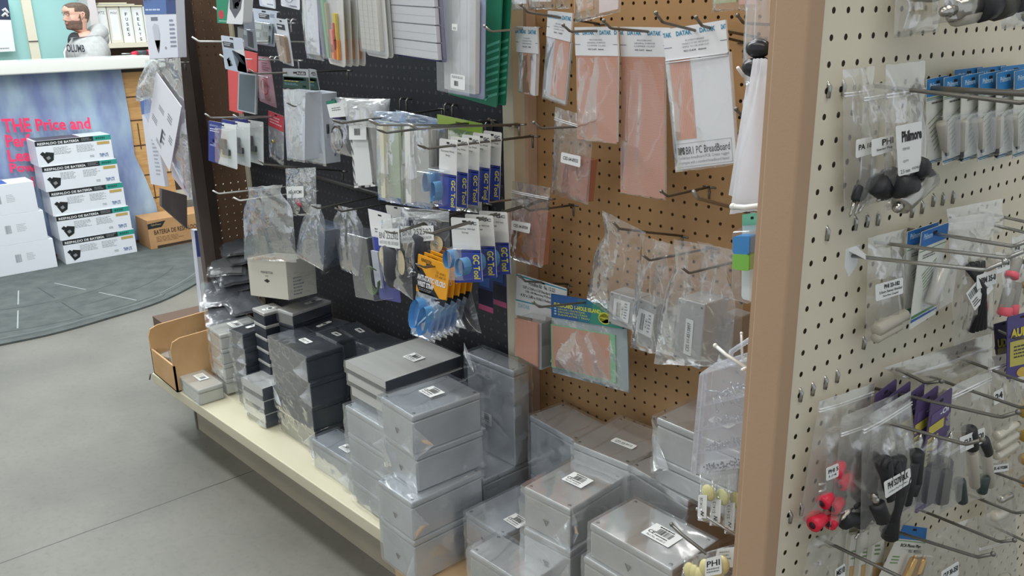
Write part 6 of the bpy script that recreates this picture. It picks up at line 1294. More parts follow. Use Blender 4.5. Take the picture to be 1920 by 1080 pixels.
# small bags of spade lugs
for i, (px, Y, lb, c, tx) in enumerate([([(1313, 885), (1350, 880), (1346, 985), (1308, 975)], -11.2, 'small clear bag with an upright paper label just under the parts case', (210, 206, 150), 'S1412E'), ([(1336, 892), (1380, 888), (1374, 992), (1330, 985)], -10.8, 'small clear bag with a tilted paper label under the parts case', (206, 210, 160), 'S1413'), ([(1366, 890), (1404, 886), (1398, 1010), (1358, 1000)], -10.2, 'small clear bag half hidden by the tan post under the parts case', (200, 196, 140), 'S1413')]):
    q = qY(px, Y); root = thing('bagged_lugs', lb, 'package', base_pt(q), 'bagged terminal lugs'); m = MB(); m.ball(q.P(.55, .4, .15), .5, M(c, .5), (.9, .4, 1), 6); m.build('plastic_insulators', root)
    bagpart(root, q, BAG, bulge=.3, seed=260+i); ql = q.sub(.18, .42, .62, .86, .36); m = MB(); m.slab(ql, (0, 0, 1, 1), 0, .02, STICK, .05); m.text(ql, (.2, .1, .5, .6), tx, INK, .03, rot=90); m.tube([ql.P(.4, .72, .04), ql.P(.7, .76, .04), ql.P(.4, .84, .04), ql.P(.7, .9, .04)], .03, INK, 5); m.build('paper_label', root)
q = qY([(1284, 1046), (1378, 1020), (1385, 1110), (1270, 1120)], -13.0); root = thing('bagged_yellow_parts', 'yellowish plastic parts in a clear bag at the bottom edge beside the tan post', 'package', base_pt(q)); m = MB()
for k in range(7): m.ball(q.P(.2+.1*k, .35+.08*(k % 3), .2), .42, M((216, 206, 150), .4), (1, .6, 1.3), 6)
m.build('yellow_parts', root); bagpart(root, q, BAG, bulge=.4, seed=271); stickerQ(root, q, (.55, .1, .85, .5), 'PHI', (.1, .6, .9, .9), .5)
q = qY([(1345, 1030), (1384, 1025), (1380, 1064), (1338, 1062)], -12.0); root = thing('price_tag', 'small white printed tag on a hook at the bottom beside the tan post', 'tag', base_pt(q)); m = MB(); m.slab(q, (0, 0, 1, 1), -.02, .02, STICK, .05); m.lines(q, (.15, .15, .8, .85), 4, GREYINK, .03); m.build('paper', root)
# hooks of the brown bay
for pa, ya, pt, lab, kw in [
 ((1050, 33), -4.0, (977, 10), 'steel hook with ball tip holding the tilted board pack near the beige upright', dict(ball=True)), ((1118, 58), -4.1, (1056, 48), 'hook carrying the third white headed pack', dict(ball=True)), ((1212, 59), -3.6, (1132, 40), 'hook carrying the longest white headed pack', dict(ball=True)), ((1302, 57), -5.1, (1230, 26), 'hook carrying the large tilted white pack', dict(ball=True)),
 ((1380, 62), -2.6, (1305, 34), 'steel hook just above the large tilted pack', dict(ball=True)), ((1420, 45), -2.6, (1383, 30), 'short steel hook beside the pink board at the top', dict(ball=True)), ((1420, 148), -7, (1383, 128), 'pale bent hook passing the bagged black caps', dict(mat=BARE)), ((1420, 218), -6, (1380, 206), 'steel hook beside the lilac pack', dict(ball=True)),
 ((1078, 238), -3.7, (1001, 231), 'steel hook carrying the copper board bag 64-8933', dict(ball=True)), ((1062, 386), -.9, (982, 388), 'steel hook carrying the copper board bag 64-8934', dict(ball=True)), ((1315, 354), -1, (1240, 360), 'long hook at the foot of the longest board pack', dict(ball=True)),
 ((1370, 388), -2.2, (1300, 352), 'heavy steel hook with white end reaching the tan post', dict(mat=CHROME, r=.12)), ((1180, 432), -5.6, (1150, 418), 'hook gathering the leftmost bagged box', {}), ((1240, 484), -5.4, (1206, 480), 'hook gathering the slim bagged box', {}), ((1318, 506), -6.2, (1280, 504), 'hook gathering the wide glossy bags', {}),
 ((1014, 530), -3.1, (975, 519), 'hook carrying the prototype box kit', dict(ball=True)), ((1098, 567), -4.3, (1000, 568), 'long hook carrying the green headed board pack', dict(ball=True))]:
    hookY(pa, ya, pt, 0, lab, **kw)
# hooks reaching in from the end wall by the tan post
def end_hook(pa, pt, Y, label, mat=DARKWIRE, r=.1):
    a = onY(pa, Y); b = onY(pt, Y); root = thing('side_hook', label, 'hook', a); m = MB(); d = (a-b).normalized(); c = b+d*.7; m.tube([a, c, b+V((0, 0, .12))], r, mat, 8); m.ball(b+V((0, 0, .12)), r*1.3, mat, k=5); m.build('arm', root)
    m = MB(); m.tube([a-V((0, .4, 0)), a, a+V((0, .4, 0))], r*.9, mat, 6); m.build('mounting_bracket', root)
end_hook((1400, 690), (1341, 652), -12, 'pale bent hook above the parts case', BARE); end_hook((1440, 384), (1374, 392), -11.4, 'white ended hook pinning the frosted bags to the tan post', BARE, .14)
end_hook((1376, 1078), (1259, 987), -13, 'long steel hook crossing the widest labelled box at the bottom', DARKWIRE, .1); end_hook((1390, 1010), (1307, 958), -11.5, 'steel hook behind the long one near the bottom of the tan post', CHROME, .08); end_hook((1392, 676), (1390, 629), -10, 'short pale hook end just above the parts case loop', BARE, .07)
# ================================================================== GOODS AT THE FAR END, LEFT OF THE DARK POST
q = qY([(252, -60), (333, -60), (334, 108), (279, 112)], -10.5); q = qY([(262, -60), (326, -60), (334, 108), (280, 111)], -10.2); root = thing('lamp_carton', 'white carton with blue top and grey bulb picture hanging beside the dark post', 'box', base_pt(q))
p = [q.a, q.b, q.c, q.d]; bk = [x+V((0, 1.0, 0)) for x in p]; m = MB(); m.add([p[3], p[2], bk[2], bk[3], p[0], p[1], bk[1], bk[0]], [(3, 2, 1, 0), (4, 5, 6, 7), (0, 1, 5, 4), (1, 2, 6, 5), (2, 3, 7, 6), (3, 0, 4, 7)], M((228, 230, 240), .45)); m.build('carton', root, bevel=.05)
m = MB(); art(m, q, [('r', (.0, .2, .72, .5), (84, 116, 176)), ('r', (.72, .2, 1, .5), (50, 70, 128)), ('l', (.05, .44, .65, .48), 1, (200, 214, 240)), ('r', (.2, .53, .42, .57), (120, 126, 140)), ('p', ((.22, .64), (.3, .6), (.42, .62), (.46, .72), (.42, .84), (.36, .9), (.28, .84)), (200, 202, 212)), ('p', ((.27, .79), (.45, .79), (.4, .9), (.36, .94), (.32, .9)), (84, 86, 92)), ('l', (.78, .56, .98, .9), 7, (150, 154, 170), .5), ('e', (.62, .88), .03, .015, (150, 150, 160))])
m.tube([q.P(.03, .34, .05), q.P(.12, .27, .05), q.P(.24, .32, .05)], .12, WHITE, 6); m.tube([q.P(.78, .32, .05), q.P(.88, .27, .05), q.P(.97, .31, .05)], .12, WHITE, 6); m.build('printed_artwork', root)
q = qY([(268, 118), (334, 112), (361, 372), (262, 190)], -10.2)
root = thing('bagged_leaflets', 'clear plastic bag of folded instruction sheets hanging under the lamp carton', 'package', onY((320, 375), -10))
PAPER = M((232, 232, 240), .6)
q1 = qY([(293, 135), (340, 200), (318, 322), (276, 245)], -11.0); m = MB(); m.slab(q1, (0, 0, 1, 1), -.06, .0, PAPER); m.build('instruction_sheet', root)
m = MB()
for r_ in ((.28, .36, .5, .44), (.62, .3, .8, .42), (.1, .62, .32, .72), (.5, .62, .66, .84), (.78, .55, .92, .66), (.36, .86, .6, .92)): m.lines(q1, r_, 3, GREYINK, .01, .5, 3, .3)
m.rect(q1, (.5, .62, .56, .84), .01, M((70, 74, 84), .5)); m.build('printed_diagrams', root)
q2 = qY([(318, 205), (345, 206), (355, 372), (322, 330)], -10.0); m = MB(); m.slab(q2, (0, 0, 1, 1), -.15, 0, M((222, 212, 222), .6)); m.build('booklet', root)
m = MB(); m.rect(q2, (.72, .03, .78, .95), .01, M((214, 110, 122), .5)); m.lines(q2, (.3, .2, .62, .85), 14, GREYINK, .01, .5, 5, .4); m.rect(q2, (.1, .5, .4, .75), .01, M((190, 150, 170), .6)); m.build('booklet_print', root)
q3 = qY([(262, 185), (282, 178), (310, 350), (283, 345)], -9.2); m = MB(); m.slab(q3, (0, 0, 1, 1), -.5, 0, M((226, 228, 238), .5)); m.rect(q3, (.0, .03, 1, .18), .01, M((88, 118, 176), .5)); m.lines(q3, (.5, .3, .9, .9), 14, M((180, 184, 196), .5), .01); m.build('blue_topped_leaflet', root)
q4 = qY([(272, 112), (338, 108), (362, 380), (270, 215)], -10.45); m = MB(); sheet(m, q4, BAG, bulge=.4, seed=301, folds=2.2, hook=(.2, .02)); m.build('poly_bag', root)
q5 = qY([(276, 114), (300, 112), (288, 182), (254, 190)], -10.9); m = MB(); sheet(m, q5, MC['crinkled_film'], bulge=.8, seed=302, folds=2.4, hook=(.6, .0)); m.build('gathered_bag_corner', root)
b = onY((296, 118), -9.5); wire_hook(b+V((3.0, 2.2, 0)), V((-.82, -.57, 0)), 4.2, 'dark hook holding the bagged instruction sheets', rise=.2, r=.12)
q = qY([(272, 118), (282, 116), (300, 190), (286, 200)], -8.8)
DS = .45    # the packs hang close to the panel
_onW, _qW = onW, qW
def onW(p, d): return _onW(p, d*DS)
def qW(p, d): return Q(*[onW(x, d) for x in p], WN)
# ================================================================== WHITE END PANEL: goods and hooks
def wthing(name, label, q, group=None, cat='package'): return thing(name, label, cat, base_pt(q), group)
def wbag(label, px, d, seed, mat=None, name='bagged_connectors', group=None, seal=None, fill=None, bulge=.45, folds=1.1, hook=(.5, .12), lab=None):
    q = qW(px, d); root = wthing(name, label, q, group)
    if fill: fill(root, q)
    bagpart(root, q, mat or BAGW, bulge=bulge, seed=seed, folds=folds, hook=hook, nx=14, ny=20)
    if seal: zipseal(root, q, seal)
    if lab:
        ql = qW(lab[0], d+(bulge*.95+.12)/DS); m = MB(); m.slab(ql, (0, 0, 1, 1), 0, .015, STICK, .1)
        for r_, s, b in lab[1]: m.text(ql, r_, s, INK, .03, bold=b)
        m.build('paper_label', root)
    return root
BAGW = film('zip_bag_film', .04, .45, .09, (.92, .90, .86), .18, 9, .25, .06)
def plug(root, q, a, b, r, col, tipcol=None, tip=.9, nm='plug', n=.35, r2=None):
    """plug lying in the bag: barrel from a to b in bag coordinates, metal tip beyond b"""
    A = q.P(*a, n); B = q.P(*b, n); d = (B-A).normalized(); m = MB(); r = r*1.22; r2 = r2*1.22 if r2 else None; m.tube([A, A+d*.08, B-d*.1, B], [r*.8, r, r2 or r*.92, (r2 or r)*.7], col, 12)
    if tipcol: m.tube([B, B+d*tip*.55, B+d*tip*.6, B+d*tip*.8, B+d*tip], [r*.42, r*.42, r*.3, r*.38, r*.1], tipcol, 10)
    return m.build(nm, root)
NICKEL = M((190, 186, 178), .22, .95, name='nickel'); RUBB = M((30, 31, 34), .5); REDP = M((214, 30, 62), .35); GOLD = M((214, 168, 90), .25, .9, name='gold_plate'); PINKP = M((226, 96, 110), .5); GREYP = M((150, 148, 140), .45); LGREY = M((176, 170, 156), .4)
# top row
def f(root, q): plug(root, q, (.3, .3), (.8, .36), .42, GREYP, NICKEL); plug(root, q, (.78, .45), (.92, .2), .42, RUBB)
wbag('grey cloudy bag with dark plugs atop the white panel, nearest the tan post', [(1680, -60), (1752, -66), (1760, 60), (1676, 72)], 2.0, 401, fill=f)
def f(root, q): plug(root, q, (.9, .72), (.3, .76), .42, NICKEL, NICKEL, 1.0); plug(root, q, (.85, .86), (.35, .9), .36, LGREY, NICKEL, .5)
wbag('clear bag with a shiny metal phono plug at the top of the white panel', [(1748, -60), (1820, -66), (1822, 36), (1748, 46)], 4.0, 402, fill=f)
def f(root, q): plug(root, q, (.1, .75), (.45, .72), .5, RUBB); plug(root, q, (.52, .75), (.9, .72), .5, M((66, 64, 58), .5))
wbag('bag with two dark barrel connectors at the top right of the metal phono plug', [(1812, -60), (1884, -66), (1880, 34), (1812, 40)], 4.6, 403, fill=f)
def f(root, q): plug(root, q, (.2, .5), (.9, .4), .5, M((70, 72, 78), .5)); plug(root, q, (.3, .75), (.7, .72), .3, NICKEL)
wbag('foggy bag with a dark connector at the top corner of the white panel', [(1874, -60), (1960, -70), (1960, 44), (1878, 56)], 5.4, 404, fill=f)
# three bags left of the blue headed cards
def f(root, q):
    for k in range(3): plug(root, q, (.3+.2*k, .82+.03*k), (.12+.22*k, .93), .16, RUBB, NICKEL, .7)
wbag('rear zip bag of small black plugs, closest of the three to the tan post', [(1580, 131), (1640, 124), (1628, 386), (1582, 392)], 1.2, 411, fill=f, seal=.16, lab=([(1605, 262), (1636, 256), (1634, 288), (1604, 297)], [((.15, .3, .95, .6), 'PA 18', .02)]))
def f(root, q): plug(root, q, (.25, .8), (.55, .9), .4, RUBB, NICKEL, .7); plug(root, q, (.6, .76), (.85, .88), .4, RUBB); plug(root, q, (.9, .8), (.3, .96), .07, NICKEL)
wbag('middle zip bag of black plugs with a paper label reading PHI', [(1618, 160), (1680, 150), (1672, 372), (1612, 388)], 2.2, 412, fill=f, seal=.1, lab=([(1634, 262), (1676, 252), (1676, 282), (1634, 294)], [((.45, .12, .95, .5), 'PHI', .02), ((.2, .62, .9, .8), 'Stereo Plug', .01)]))
def f(root, q): plug(root, q, (.55, .72), (.75, .74), .42, RUBB); plug(root, q, (.95, .82), (.2, .96), .42, NICKEL, NICKEL, .4); plug(root, q, (.1, .82), (.5, .84), .4, RUBB); plug(root, q, (.9, .78), (.7, .86), .35, M((70, 70, 72), .5))
wbag('front zip bag of metal barrel plugs with a tall oval logo label', [(1661, 122), (1735, 114), (1730, 372), (1657, 398)], 3.4, 413, fill=f, seal=.19, lab=([(1679, 237), (1728, 227), (1726, 320), (1684, 331)], [((.2, .12, .99, .34), 'Philmore', .04), ((.22, .45, .5, .5), 'ITEM NO', 0), ((.22, .7, .45, .75), 'QTY', 0), ((.1, .88, .5, .96), '2.5 mm', .0), ((.6, .88, .96, .93), 'KNOWLES', 0)]))
# blue headed blister cards
def bluecard(label, px, d, kind=0, group=None):
    q = qW(px, d)
    def ex(root, q):
        [lambda: plug(root, q, (.35, .5), (.62, .85), .2, LGREY, RUBB, .3, 'barrel_plug'), lambda: plug(root, q, (.5, .5), (.5, .86), .22, LGREY, RUBB, .5, 'barrel_plug')][kind % 2]()
        blister_part(root, q, (.12, .4, .9, .93), .8)
    return card('blue_headed_card', label, 'package', q, (212, 212, 202), [('r', (0, 0, 1, .2), (28, 122, 188)), ('t', (.12, .05, .6, .11), 'Philmore', (190, 220, 240), .02), ('r', (0, .215, 1, .225), (110, 140, 90)), ('r', (0, .235, 1, .24), (60, 110, 150)), ('l', (.25, .27, .9, .31), 1, (90, 90, 90))]+[('p', ((.1+.05*k, .50+.055*k), (.8+.02*k, .36+.055*k), (.8+.02*k, .372+.055*k), (.1+.05*k, .512+.055*k)), (126, 146, 88)) for k in range(7)]+[('r', (0, .95, 1, .965), (30, 110, 150)), ('l', (.05, .975, .95, .99), 1, (60, 110, 140))], .04, .06, group, extra=ex)
gC = 'blue headed plug cards in the long row'
wd_ = ['first', 'second', 'third', 'fourth', 'fifth', 'sixth']
for i in range(3):
    x = 1790+i*44; bluecard(wd_[i]+' blue headed card of the rear row peeping over the front row', [(x, 131-i*3), (x+52, 125-i*3), (x+48, 262), (x, 268)], 1.2+i*.3, i, 'blue headed cards in the rear row')
for i in range(6):
    x = 1738+i*33; y = 149-i*3
    bluecard(wd_[i]+' blue headed plug card of the front row, counted from the tan post side', [(x, y), (x+40, y-8), (x+36, y+150), (x-4, y+164)], 2.2+i*.7, i, gC)
# middle row
def f(root, q): plug(root, q, (.08, .87), (.85, .80), .24, LGREY, None); plug(root, q, (.06, .95), (.7, .9), .2, LGREY, None)
wbag('zip bag with two grey couplers and a label PHI 33-182', [(1628, 446), (1700, 428), (1694, 618), (1622, 642)], 1.8, 421, fill=f, lab=([(1641, 534), (1693, 520), (1693, 550), (1642, 565)], [((.3, .12, .86, .38), 'PHI 33-182', .03), ((.12, .48, .95, .64), '3.5mm Stereo Shielded', .01), ((.25, .74, .82, .9), 'Fem-Fem Coupler', .01)]))
def blue2(label, px, d, tube=True):
    q = qW(px, d)
    def ex(root, q):
        if tube: plug(root, q, (.72, .42), (.4, .78), .26, M((200, 196, 186), .3, .3), None); 
        blister_part(root, q, (.3, .36, .98, .84), .8)
    return card('blue_headed_card', label, 'package', q, (216, 218, 210), [('r', (0, 0, 1, .165), (30, 104, 176)), ('t', (.08, .03, .4, .09), 'Philmore', (180, 210, 240), .02), ('r', (0, .2, 1, .207), (90, 130, 80)), ('l', (.15, .25, .8, .3), 2, (110, 110, 110))]+[('p', ((.2+.03*k, .46+.035*k), (.7+.02*k, .34+.035*k), (.7+.02*k, .35+.035*k), (.2+.03*k, .47+.035*k)), (110, 140, 80)) for k in range(6)]+[('p', ((0, .86), (1, .88), (1, .90), (0, .89)), (70, 130, 80)), ('p', ((0, .9), (1, .92), (1, .94), (0, .93)), (40, 90, 170))], .04, .05, extra=ex)
blue2('rear blue headed card beside the coupler bag, mostly hidden by the front one', [(1702, 435), (1760, 416), (1738, 586), (1694, 604)], 2.0, False)
blue2('front blue headed card with a silver coupler tube beside the coupler bag', [(1729, 435), (1779, 417), (1754, 588), (1705, 619)], 3.0)
def f(root, q):
    m = MB()
    for k in range(4): m.tube([q.P(.2+.12*k, .35, .3), q.P(.5, .55+.06*k, .5), q.P(.3+.1*k, .9, .3)], .16, RUBB, 8)
    m.build('black_cable', root); ql = q.sub(.2, .45, .62, .68, .5); c = (ql.a+ql.c)/2; R = Matrix.Rotation(math.radians(28), 3, ql.n); ql = Q(c+R@(ql.a-c), c+R@(ql.b-c), c+R@(ql.c-c), c+R@(ql.d-c), ql.n)
    m = MB(); m.slab(ql, (0, 0, 1, 1), 0, .02, STICK); m.bars(ql, (.05, .08, .95, .4), INK, .03, 5, 22); m.text(ql, (.5, .5, .98, .7), 'MADE IN', INK, .03); m.lines(ql, (.05, .55, .4, .9), 3, INK, .03); m.build('barcode_label', root)
wbag('crumpled bag of black cable with a slanted barcode and the label PIM 35', [(1778, 410), (1864, 396), (1862, 622), (1788, 650)], 4.0, 431, fill=f, folds=2.0, lab=([(1831, 517), (1868, 505), (1868, 531), (1831, 543)], [((.2, .25, .95, .7), 'PIM 35-0', .03)]))
def f(root, q):
    for a, b in (((.2, .95), (.55, .55)), ((.6, .95), (.9, .5)), ((.5, .4), (.9, .15))): plug(root, q, a, b, .26, GREYP, None, n=.3); plug(root, q, a, (a[0]+(b[0]-a[0])*.35, a[1]+(b[1]-a[1])*.35), .3, PINKP, None, n=.34)
wbag('bag of grey and pink clip connectors right of the barcode cable bag', [(1866, 474), (1900, 462), (1894, 588), (1862, 596)], 5.0, 432, fill=f, lab=([(1868, 493), (1893, 483), (1893, 504), (1868, 514)], [((.1, .2, .95, .6), 'PHI 17-48', .02)]))
def f(root, q):
    for k in range(6): plug(root, q, (.2+.1*(k % 3), .3+.11*k), (.6, .33+.11*k), .17, GOLD if k > 2 else NICKEL, None)
wbag('bag of gold and silver barrel connectors at the far edge above the purple cards', [(1898, 445), (1945, 432), (1940, 560), (1896, 588)], 5.6, 433, fill=f, lab=([(1901, 461), (1912, 458), (1912, 470), (1901, 473)], [((.1, .2, .9, .8), 'PHI', .02)]))
wbag('empty looking cloudy zip bag behind the hooks, above the barcode cable bag', [(1775, 392), (1880, 372), (1880, 440), (1780, 446)], 2.6, 434, seal=.5, folds=1.4, name='zip_bag')
def aud(label, px, d):
    q = qW(px, d); return card('purple_audio_card', label, 'package', q, (70, 58, 130), [('t', (.1, .2, .96, .34), 'AUDIO', (226, 210, 60), .05), ('r', (.08, .4, 1, .8), (200, 190, 90)), ('l', (.2, .48, .8, .7), 4, (70, 64, 60)), ('e', (.5, .92), .2, .08, (214, 176, 70))], .04, .2)
aud('purple audio card with yellow lettering at the far edge, front one', [(1889, 595), (1945, 580), (1944, 700), (1888, 712)], 5.2)
q = qW([(1864, 608), (1900, 598), (1900, 660), (1868, 666)], 3.6); card('purple_audio_card', 'dark purple audio card with yellow letters behind the front purple card', 'package', q, (48, 42, 84), [('t', (.1, .5, .96, .78), 'UDIO', (206, 192, 60), .05), ('r', (.08, .8, 1, 1), (170, 160, 80))], .04, .1)
# lower left: plug bags
def f(root, q):
    for a, b in (((.28, .58), (.42, .50)), ((.16, .80), (.30, .74)), ((.42, .68), (.6, .60)), ((.36, .86), (.52, .80)), ((.06, .97), (.25, .92)), ((.34, .98), (.5, .93)), ((.5, .62), (.66, .72))):
        plug(root, q, a, b, .30, REDP, None, n=.5, r2=.22)
        A = q.P(*a, .5); B = q.P(*b, .5); m = MB(); dd = (A-B).normalized(); m.tube([A, A+dd*.03], [.17, .17], M((60, 6, 16), .6), 10); m.build('plug_mouth', root)
    m = MB(); m.tube([q.P(.12, .66, .3), q.P(.2, .64, .4), q.P(.22, .7, .4), q.P(.14, .72, .3)], .08, NICKEL, 6); m.build('metal_ring', root)
wbag('zip bag of bright red plug covers low on the white panel', [(1536, 753), (1640, 718), (1600, 968), (1497, 984)], 1.6, 441, fill=f, seal=.06, bulge=.7, lab=([(1549, 878), (1572, 868), (1572, 893), (1549, 902)], [((.15, .2, .95, .5), 'PHI 5', .02), ((.2, .65, .8, .8), '1/4', 0)]))
def f(root, q):
    plug(root, q, (.75, .5), (.2, .78), .2, RUBB, NICKEL, .9, n=.4); plug(root, q, (.3, .95), (.6, .72), .36, RUBB, None, n=.4); plug(root, q, (.6, .6), (.75, .42), .36, RUBB, NICKEL, .8, n=.4); plug(root, q, (.6, .8), (.35, 1.0), .16, NICKEL, NICKEL, .5, n=.5); plug(root, q, (.1, .9), (.5, .85), .36, RUBB, None, n=.3); plug(root, q, (.8, .95), (.7, .7), .4, RUBB, None, n=.3)
wbag('zip bag of black jack plugs between the red plug bag and PHI 527B bag', [(1578, 782), (1684, 737), (1662, 975), (1555, 994)], 3.0, 442, fill=f, seal=.14, bulge=.7)
def f(root, q):
    for a, b, t in (((.2, .3), (.3, .62), 0), ((.35, .34), (.5, .66), 0), ((.5, .35), (.35, .8), 0), ((.2, .75), (.1, .6), 1), ((.6, .5), (.3, .9), 0), ((.7, .7), (.85, .6), 1), ((.35, .95), (.4, .7), 0), ((.75, .45), (.6, .75), 0), ((.85, .4), (.8, .65), 0)): plug(root, q, a, b, .34, RUBB, NICKEL if t else None, .7, n=.5)
    for a in ((.18, .32), (.35, .36)): 
        A = q.P(*a, .5); m = MB(); m.tube([A+q.n*.1, A+q.n*.35], [.3, .34], RUBB, 12); m.tube([A+q.n*.35, A+q.n*.36], [.2, .2], M((8, 8, 9), .8), 10); m.build('open_plug_end', root)
wbag('front zip bag of black plug covers with the label PHI 527B BLK', [(1617, 785), (1708, 732), (1714, 966), (1612, 1038)], 4.6, 443, fill=f, seal=.08, bulge=.8, lab=([(1657, 904), (1706, 877), (1708, 904), (1660, 935)], [((.12, .15, .9, .55), 'PHI 527B BLK', .03), ((.12, .7, .86, .84), '1/4 Mono Plug Phone Black', .0)]))
# purple headed cards with jack plugs
for i in range(5):
    dx = -(4-i)*26; dy = (4-i)*2-(18 if i < 1 else 0)*0; lab = ['rearmost', 'second', 'third', 'fourth', 'front'][i]+' purple edged card of jack plugs right of the black plug bags'
    q = qW([(1746+dx, 756-abs(dx)*.16), (1786+dx, 726-abs(dx)*.16), (1772+dx, 930-abs(dx)*.1), (1716+dx, 964-abs(dx)*.1)], 5.2-(4-i)*.8)
    def ex(root, q):
        plug(root, q, (.42, .92), (.5, .62), .40, RUBB, NICKEL, 1.7, 'jack_plug', .45); 
        if i == 4: plug(root, q, (.62, .88), (.72, .58), .3, RUBB, NICKEL, 1.5, 'jack_plug', .3)
        blister_part(root, q, (.05, .4, .95, .97), 1.0)
    card('purple_plug_card', lab, 'package', q, (84, 68, 112), [('r', (.1, .12, .9, .2), (96, 80, 128)), ('t', (.5, .13, .95, .18), '-OP', (230, 230, 236), .03), ('r', (.06, .22, .7, .3), (196, 184, 80)), ('r', (.06, .33, .5, .58), (188, 182, 110)), ('l', (.1, .36, .45, .55), 5, (90, 84, 60))], .04, .15, 'purple edged plug cards', extra=ex)
def f(root, q): plug(root, q, (.45, .35), (.5, .52), .32, RUBB, None, n=.3); plug(root, q, (.5, .55), (.55, .85), .24, LGREY, None, n=.3); plug(root, q, (.7, .48), (.8, .6), .3, RUBB, None, n=.3); plug(root, q, (.78, .6), (.86, .88), .24, LGREY, None, n=.3); plug(root, q, (.25, .75), (.3, .95), .26, M((50, 64, 60), .4), None, n=.3); plug(root, q, (.75, .78), (.68, .92), .26, M((50, 64, 60), .4), None, n=.3)
wbag('large zip bag of grey and black plugs with the label GLP 30-620', [(1757, 738), (1858, 690), (1858, 930), (1764, 955)], 4.8, 451, fill=f, seal=.06, lab=([(1799, 821), (1846, 801), (1846, 828), (1800, 850)], [((.15, .25, .95, .7), 'GLP 30-620', .03)]))
def f(root, q):
    for k in range(3): plug(root, q, (.1, .72+.1*k), (.85, .68+.1*k), .22, M((206, 200, 186), .3, .2), NICKEL, .5, n=.3)
wbag('zip bag of clear and silver plugs with a label ending in 24', [(1852, 672), (1902, 650), (1902, 850), (1852, 868)], 4.2, 452, fill=f, seal=.1, lab=([(1863, 736), (1880, 727), (1882, 750), (1864, 760)], [((.1, .2, .9, .7), '24', .03)]))
def f(root, q): plug(root, q, (.1, .8), (.5, .75), .24, M((206, 200, 186), .3, .2), NICKEL, .4); plug(root, q, (.3, .55), (.7, .5), .2, NICKEL, None)
wbag('bag of silver connectors with the label LK-6192BK near the far edge', [(1850, 862), (1900, 850), (1898, 990), (1846, 990)], 3.2, 453, fill=f, lab=([(1859, 873), (1891, 869), (1891, 882), (1859, 887)], [((.05, .2, .95, .65), 'LK-6192BK', .03)]))
def f(root, q):
    for k in range(4): plug(root, q, (.2, .25+.16*k), (.75, .22+.16*k), .3, GOLD if k > 1 else M((170, 140, 60), .5), None)
wbag('bag of brassy connectors at the far edge of the white panel', [(1896, 700), (1950, 684), (1946, 960), (1898, 968)], 3.8, 454, fill=f)
# bottom row
q = qW([(1694, 984), (1738, 990), (1724, 1100), (1640, 1100)], 3.4)
def ex(root, q):
    plug(root, q, (.42, .9), (.50, .46), .2, GOLD, GOLD, .2, 'gold_plug', .4); plug(root, q, (.68, .9), (.76, .46), .2, GOLD, GOLD, .2, 'gold_plug', .4); blister_part(root, q, (.25, .36, .95, .98), .7)
card('rca_plug_card', 'blue headed card with two gold phono plugs at the bottom of the white panel', 'package', q, (216, 214, 204), [('r', (0, 0, 1, .22), (26, 104, 170)), ('r', (0, .24, 1, .255), (120, 160, 110)), ('t', (.2, .29, .86, .36), 'RCA Phono Plug', (60, 60, 60), .03), ('t', (.5, .38, .9, .43), 'No. 8051G', (60, 60, 60), .02)]+[('r', (.1 if k < 3 else .78, .5+.05*(k % 6), .3 if k < 3 else .98, .52+.05*(k % 6)), (110, 150, 90)) for k in range(9)], .04, .05, extra=ex)
for i in range(3):
    x = 1596+i*22; q = qW([(x, 1004-i*8), (x+20, 1000-i*8), (x+14, 1100), (x-12, 1100)], 1.2+.6*i)
    card('white_plug_card', ['white card edge at the bottom, closest of three to the tan post', 'middle white card edge at the bottom beside the gold plug card', 'white card edge directly beside the gold phono plug card'][i], 'package', q, (214, 212, 200), [('l', (.2, .3, .8, .5), 3, (120, 140, 100)), ('r', (.2, .6, .9, 1), (196, 160, 110))], .25, .1)
def f(root, q): plug(root, q, (.2, .9), (.6, .8), .24, LGREY, NICKEL, .4)
wbag('zip bag with the label ending MS10 in the bottom corner by the tan post', [(1516, 1012), (1592, 990), (1586, 1110), (1500, 1120)], 2.0, 461, lab=([(1566, 1068), (1584, 1056), (1584, 1090), (1566, 1098)], [((.1, .1, .95, .45), 'MS10', .03)]))
wbag('cloudy zip bag with the label CLP 30-350 at the bottom', [(1738, 1000), (1832, 968), (1836, 1110), (1724, 1110)], 4.4, 462, fill=f, lab=([(1765, 1072), (1797, 1052), (1797, 1078), (1764, 1098)], [((.1, .2, .95, .6), 'CLP 30-350', .03)]))
wbag('large cloudy zip bag in the bottom corner beyond the CLP bag', [(1834, 970), (1905, 940), (1905, 1100), (1834, 1110)], 3.6, 463, fill=f, seal=.4)
wbag('wide cloudy zip bag top behind the hooks, right of the purple edged cards', [(1655, 690), (1860, 625), (1862, 700), (1760, 742)], 1.2, 464, seal=.3, name='zip_bag')
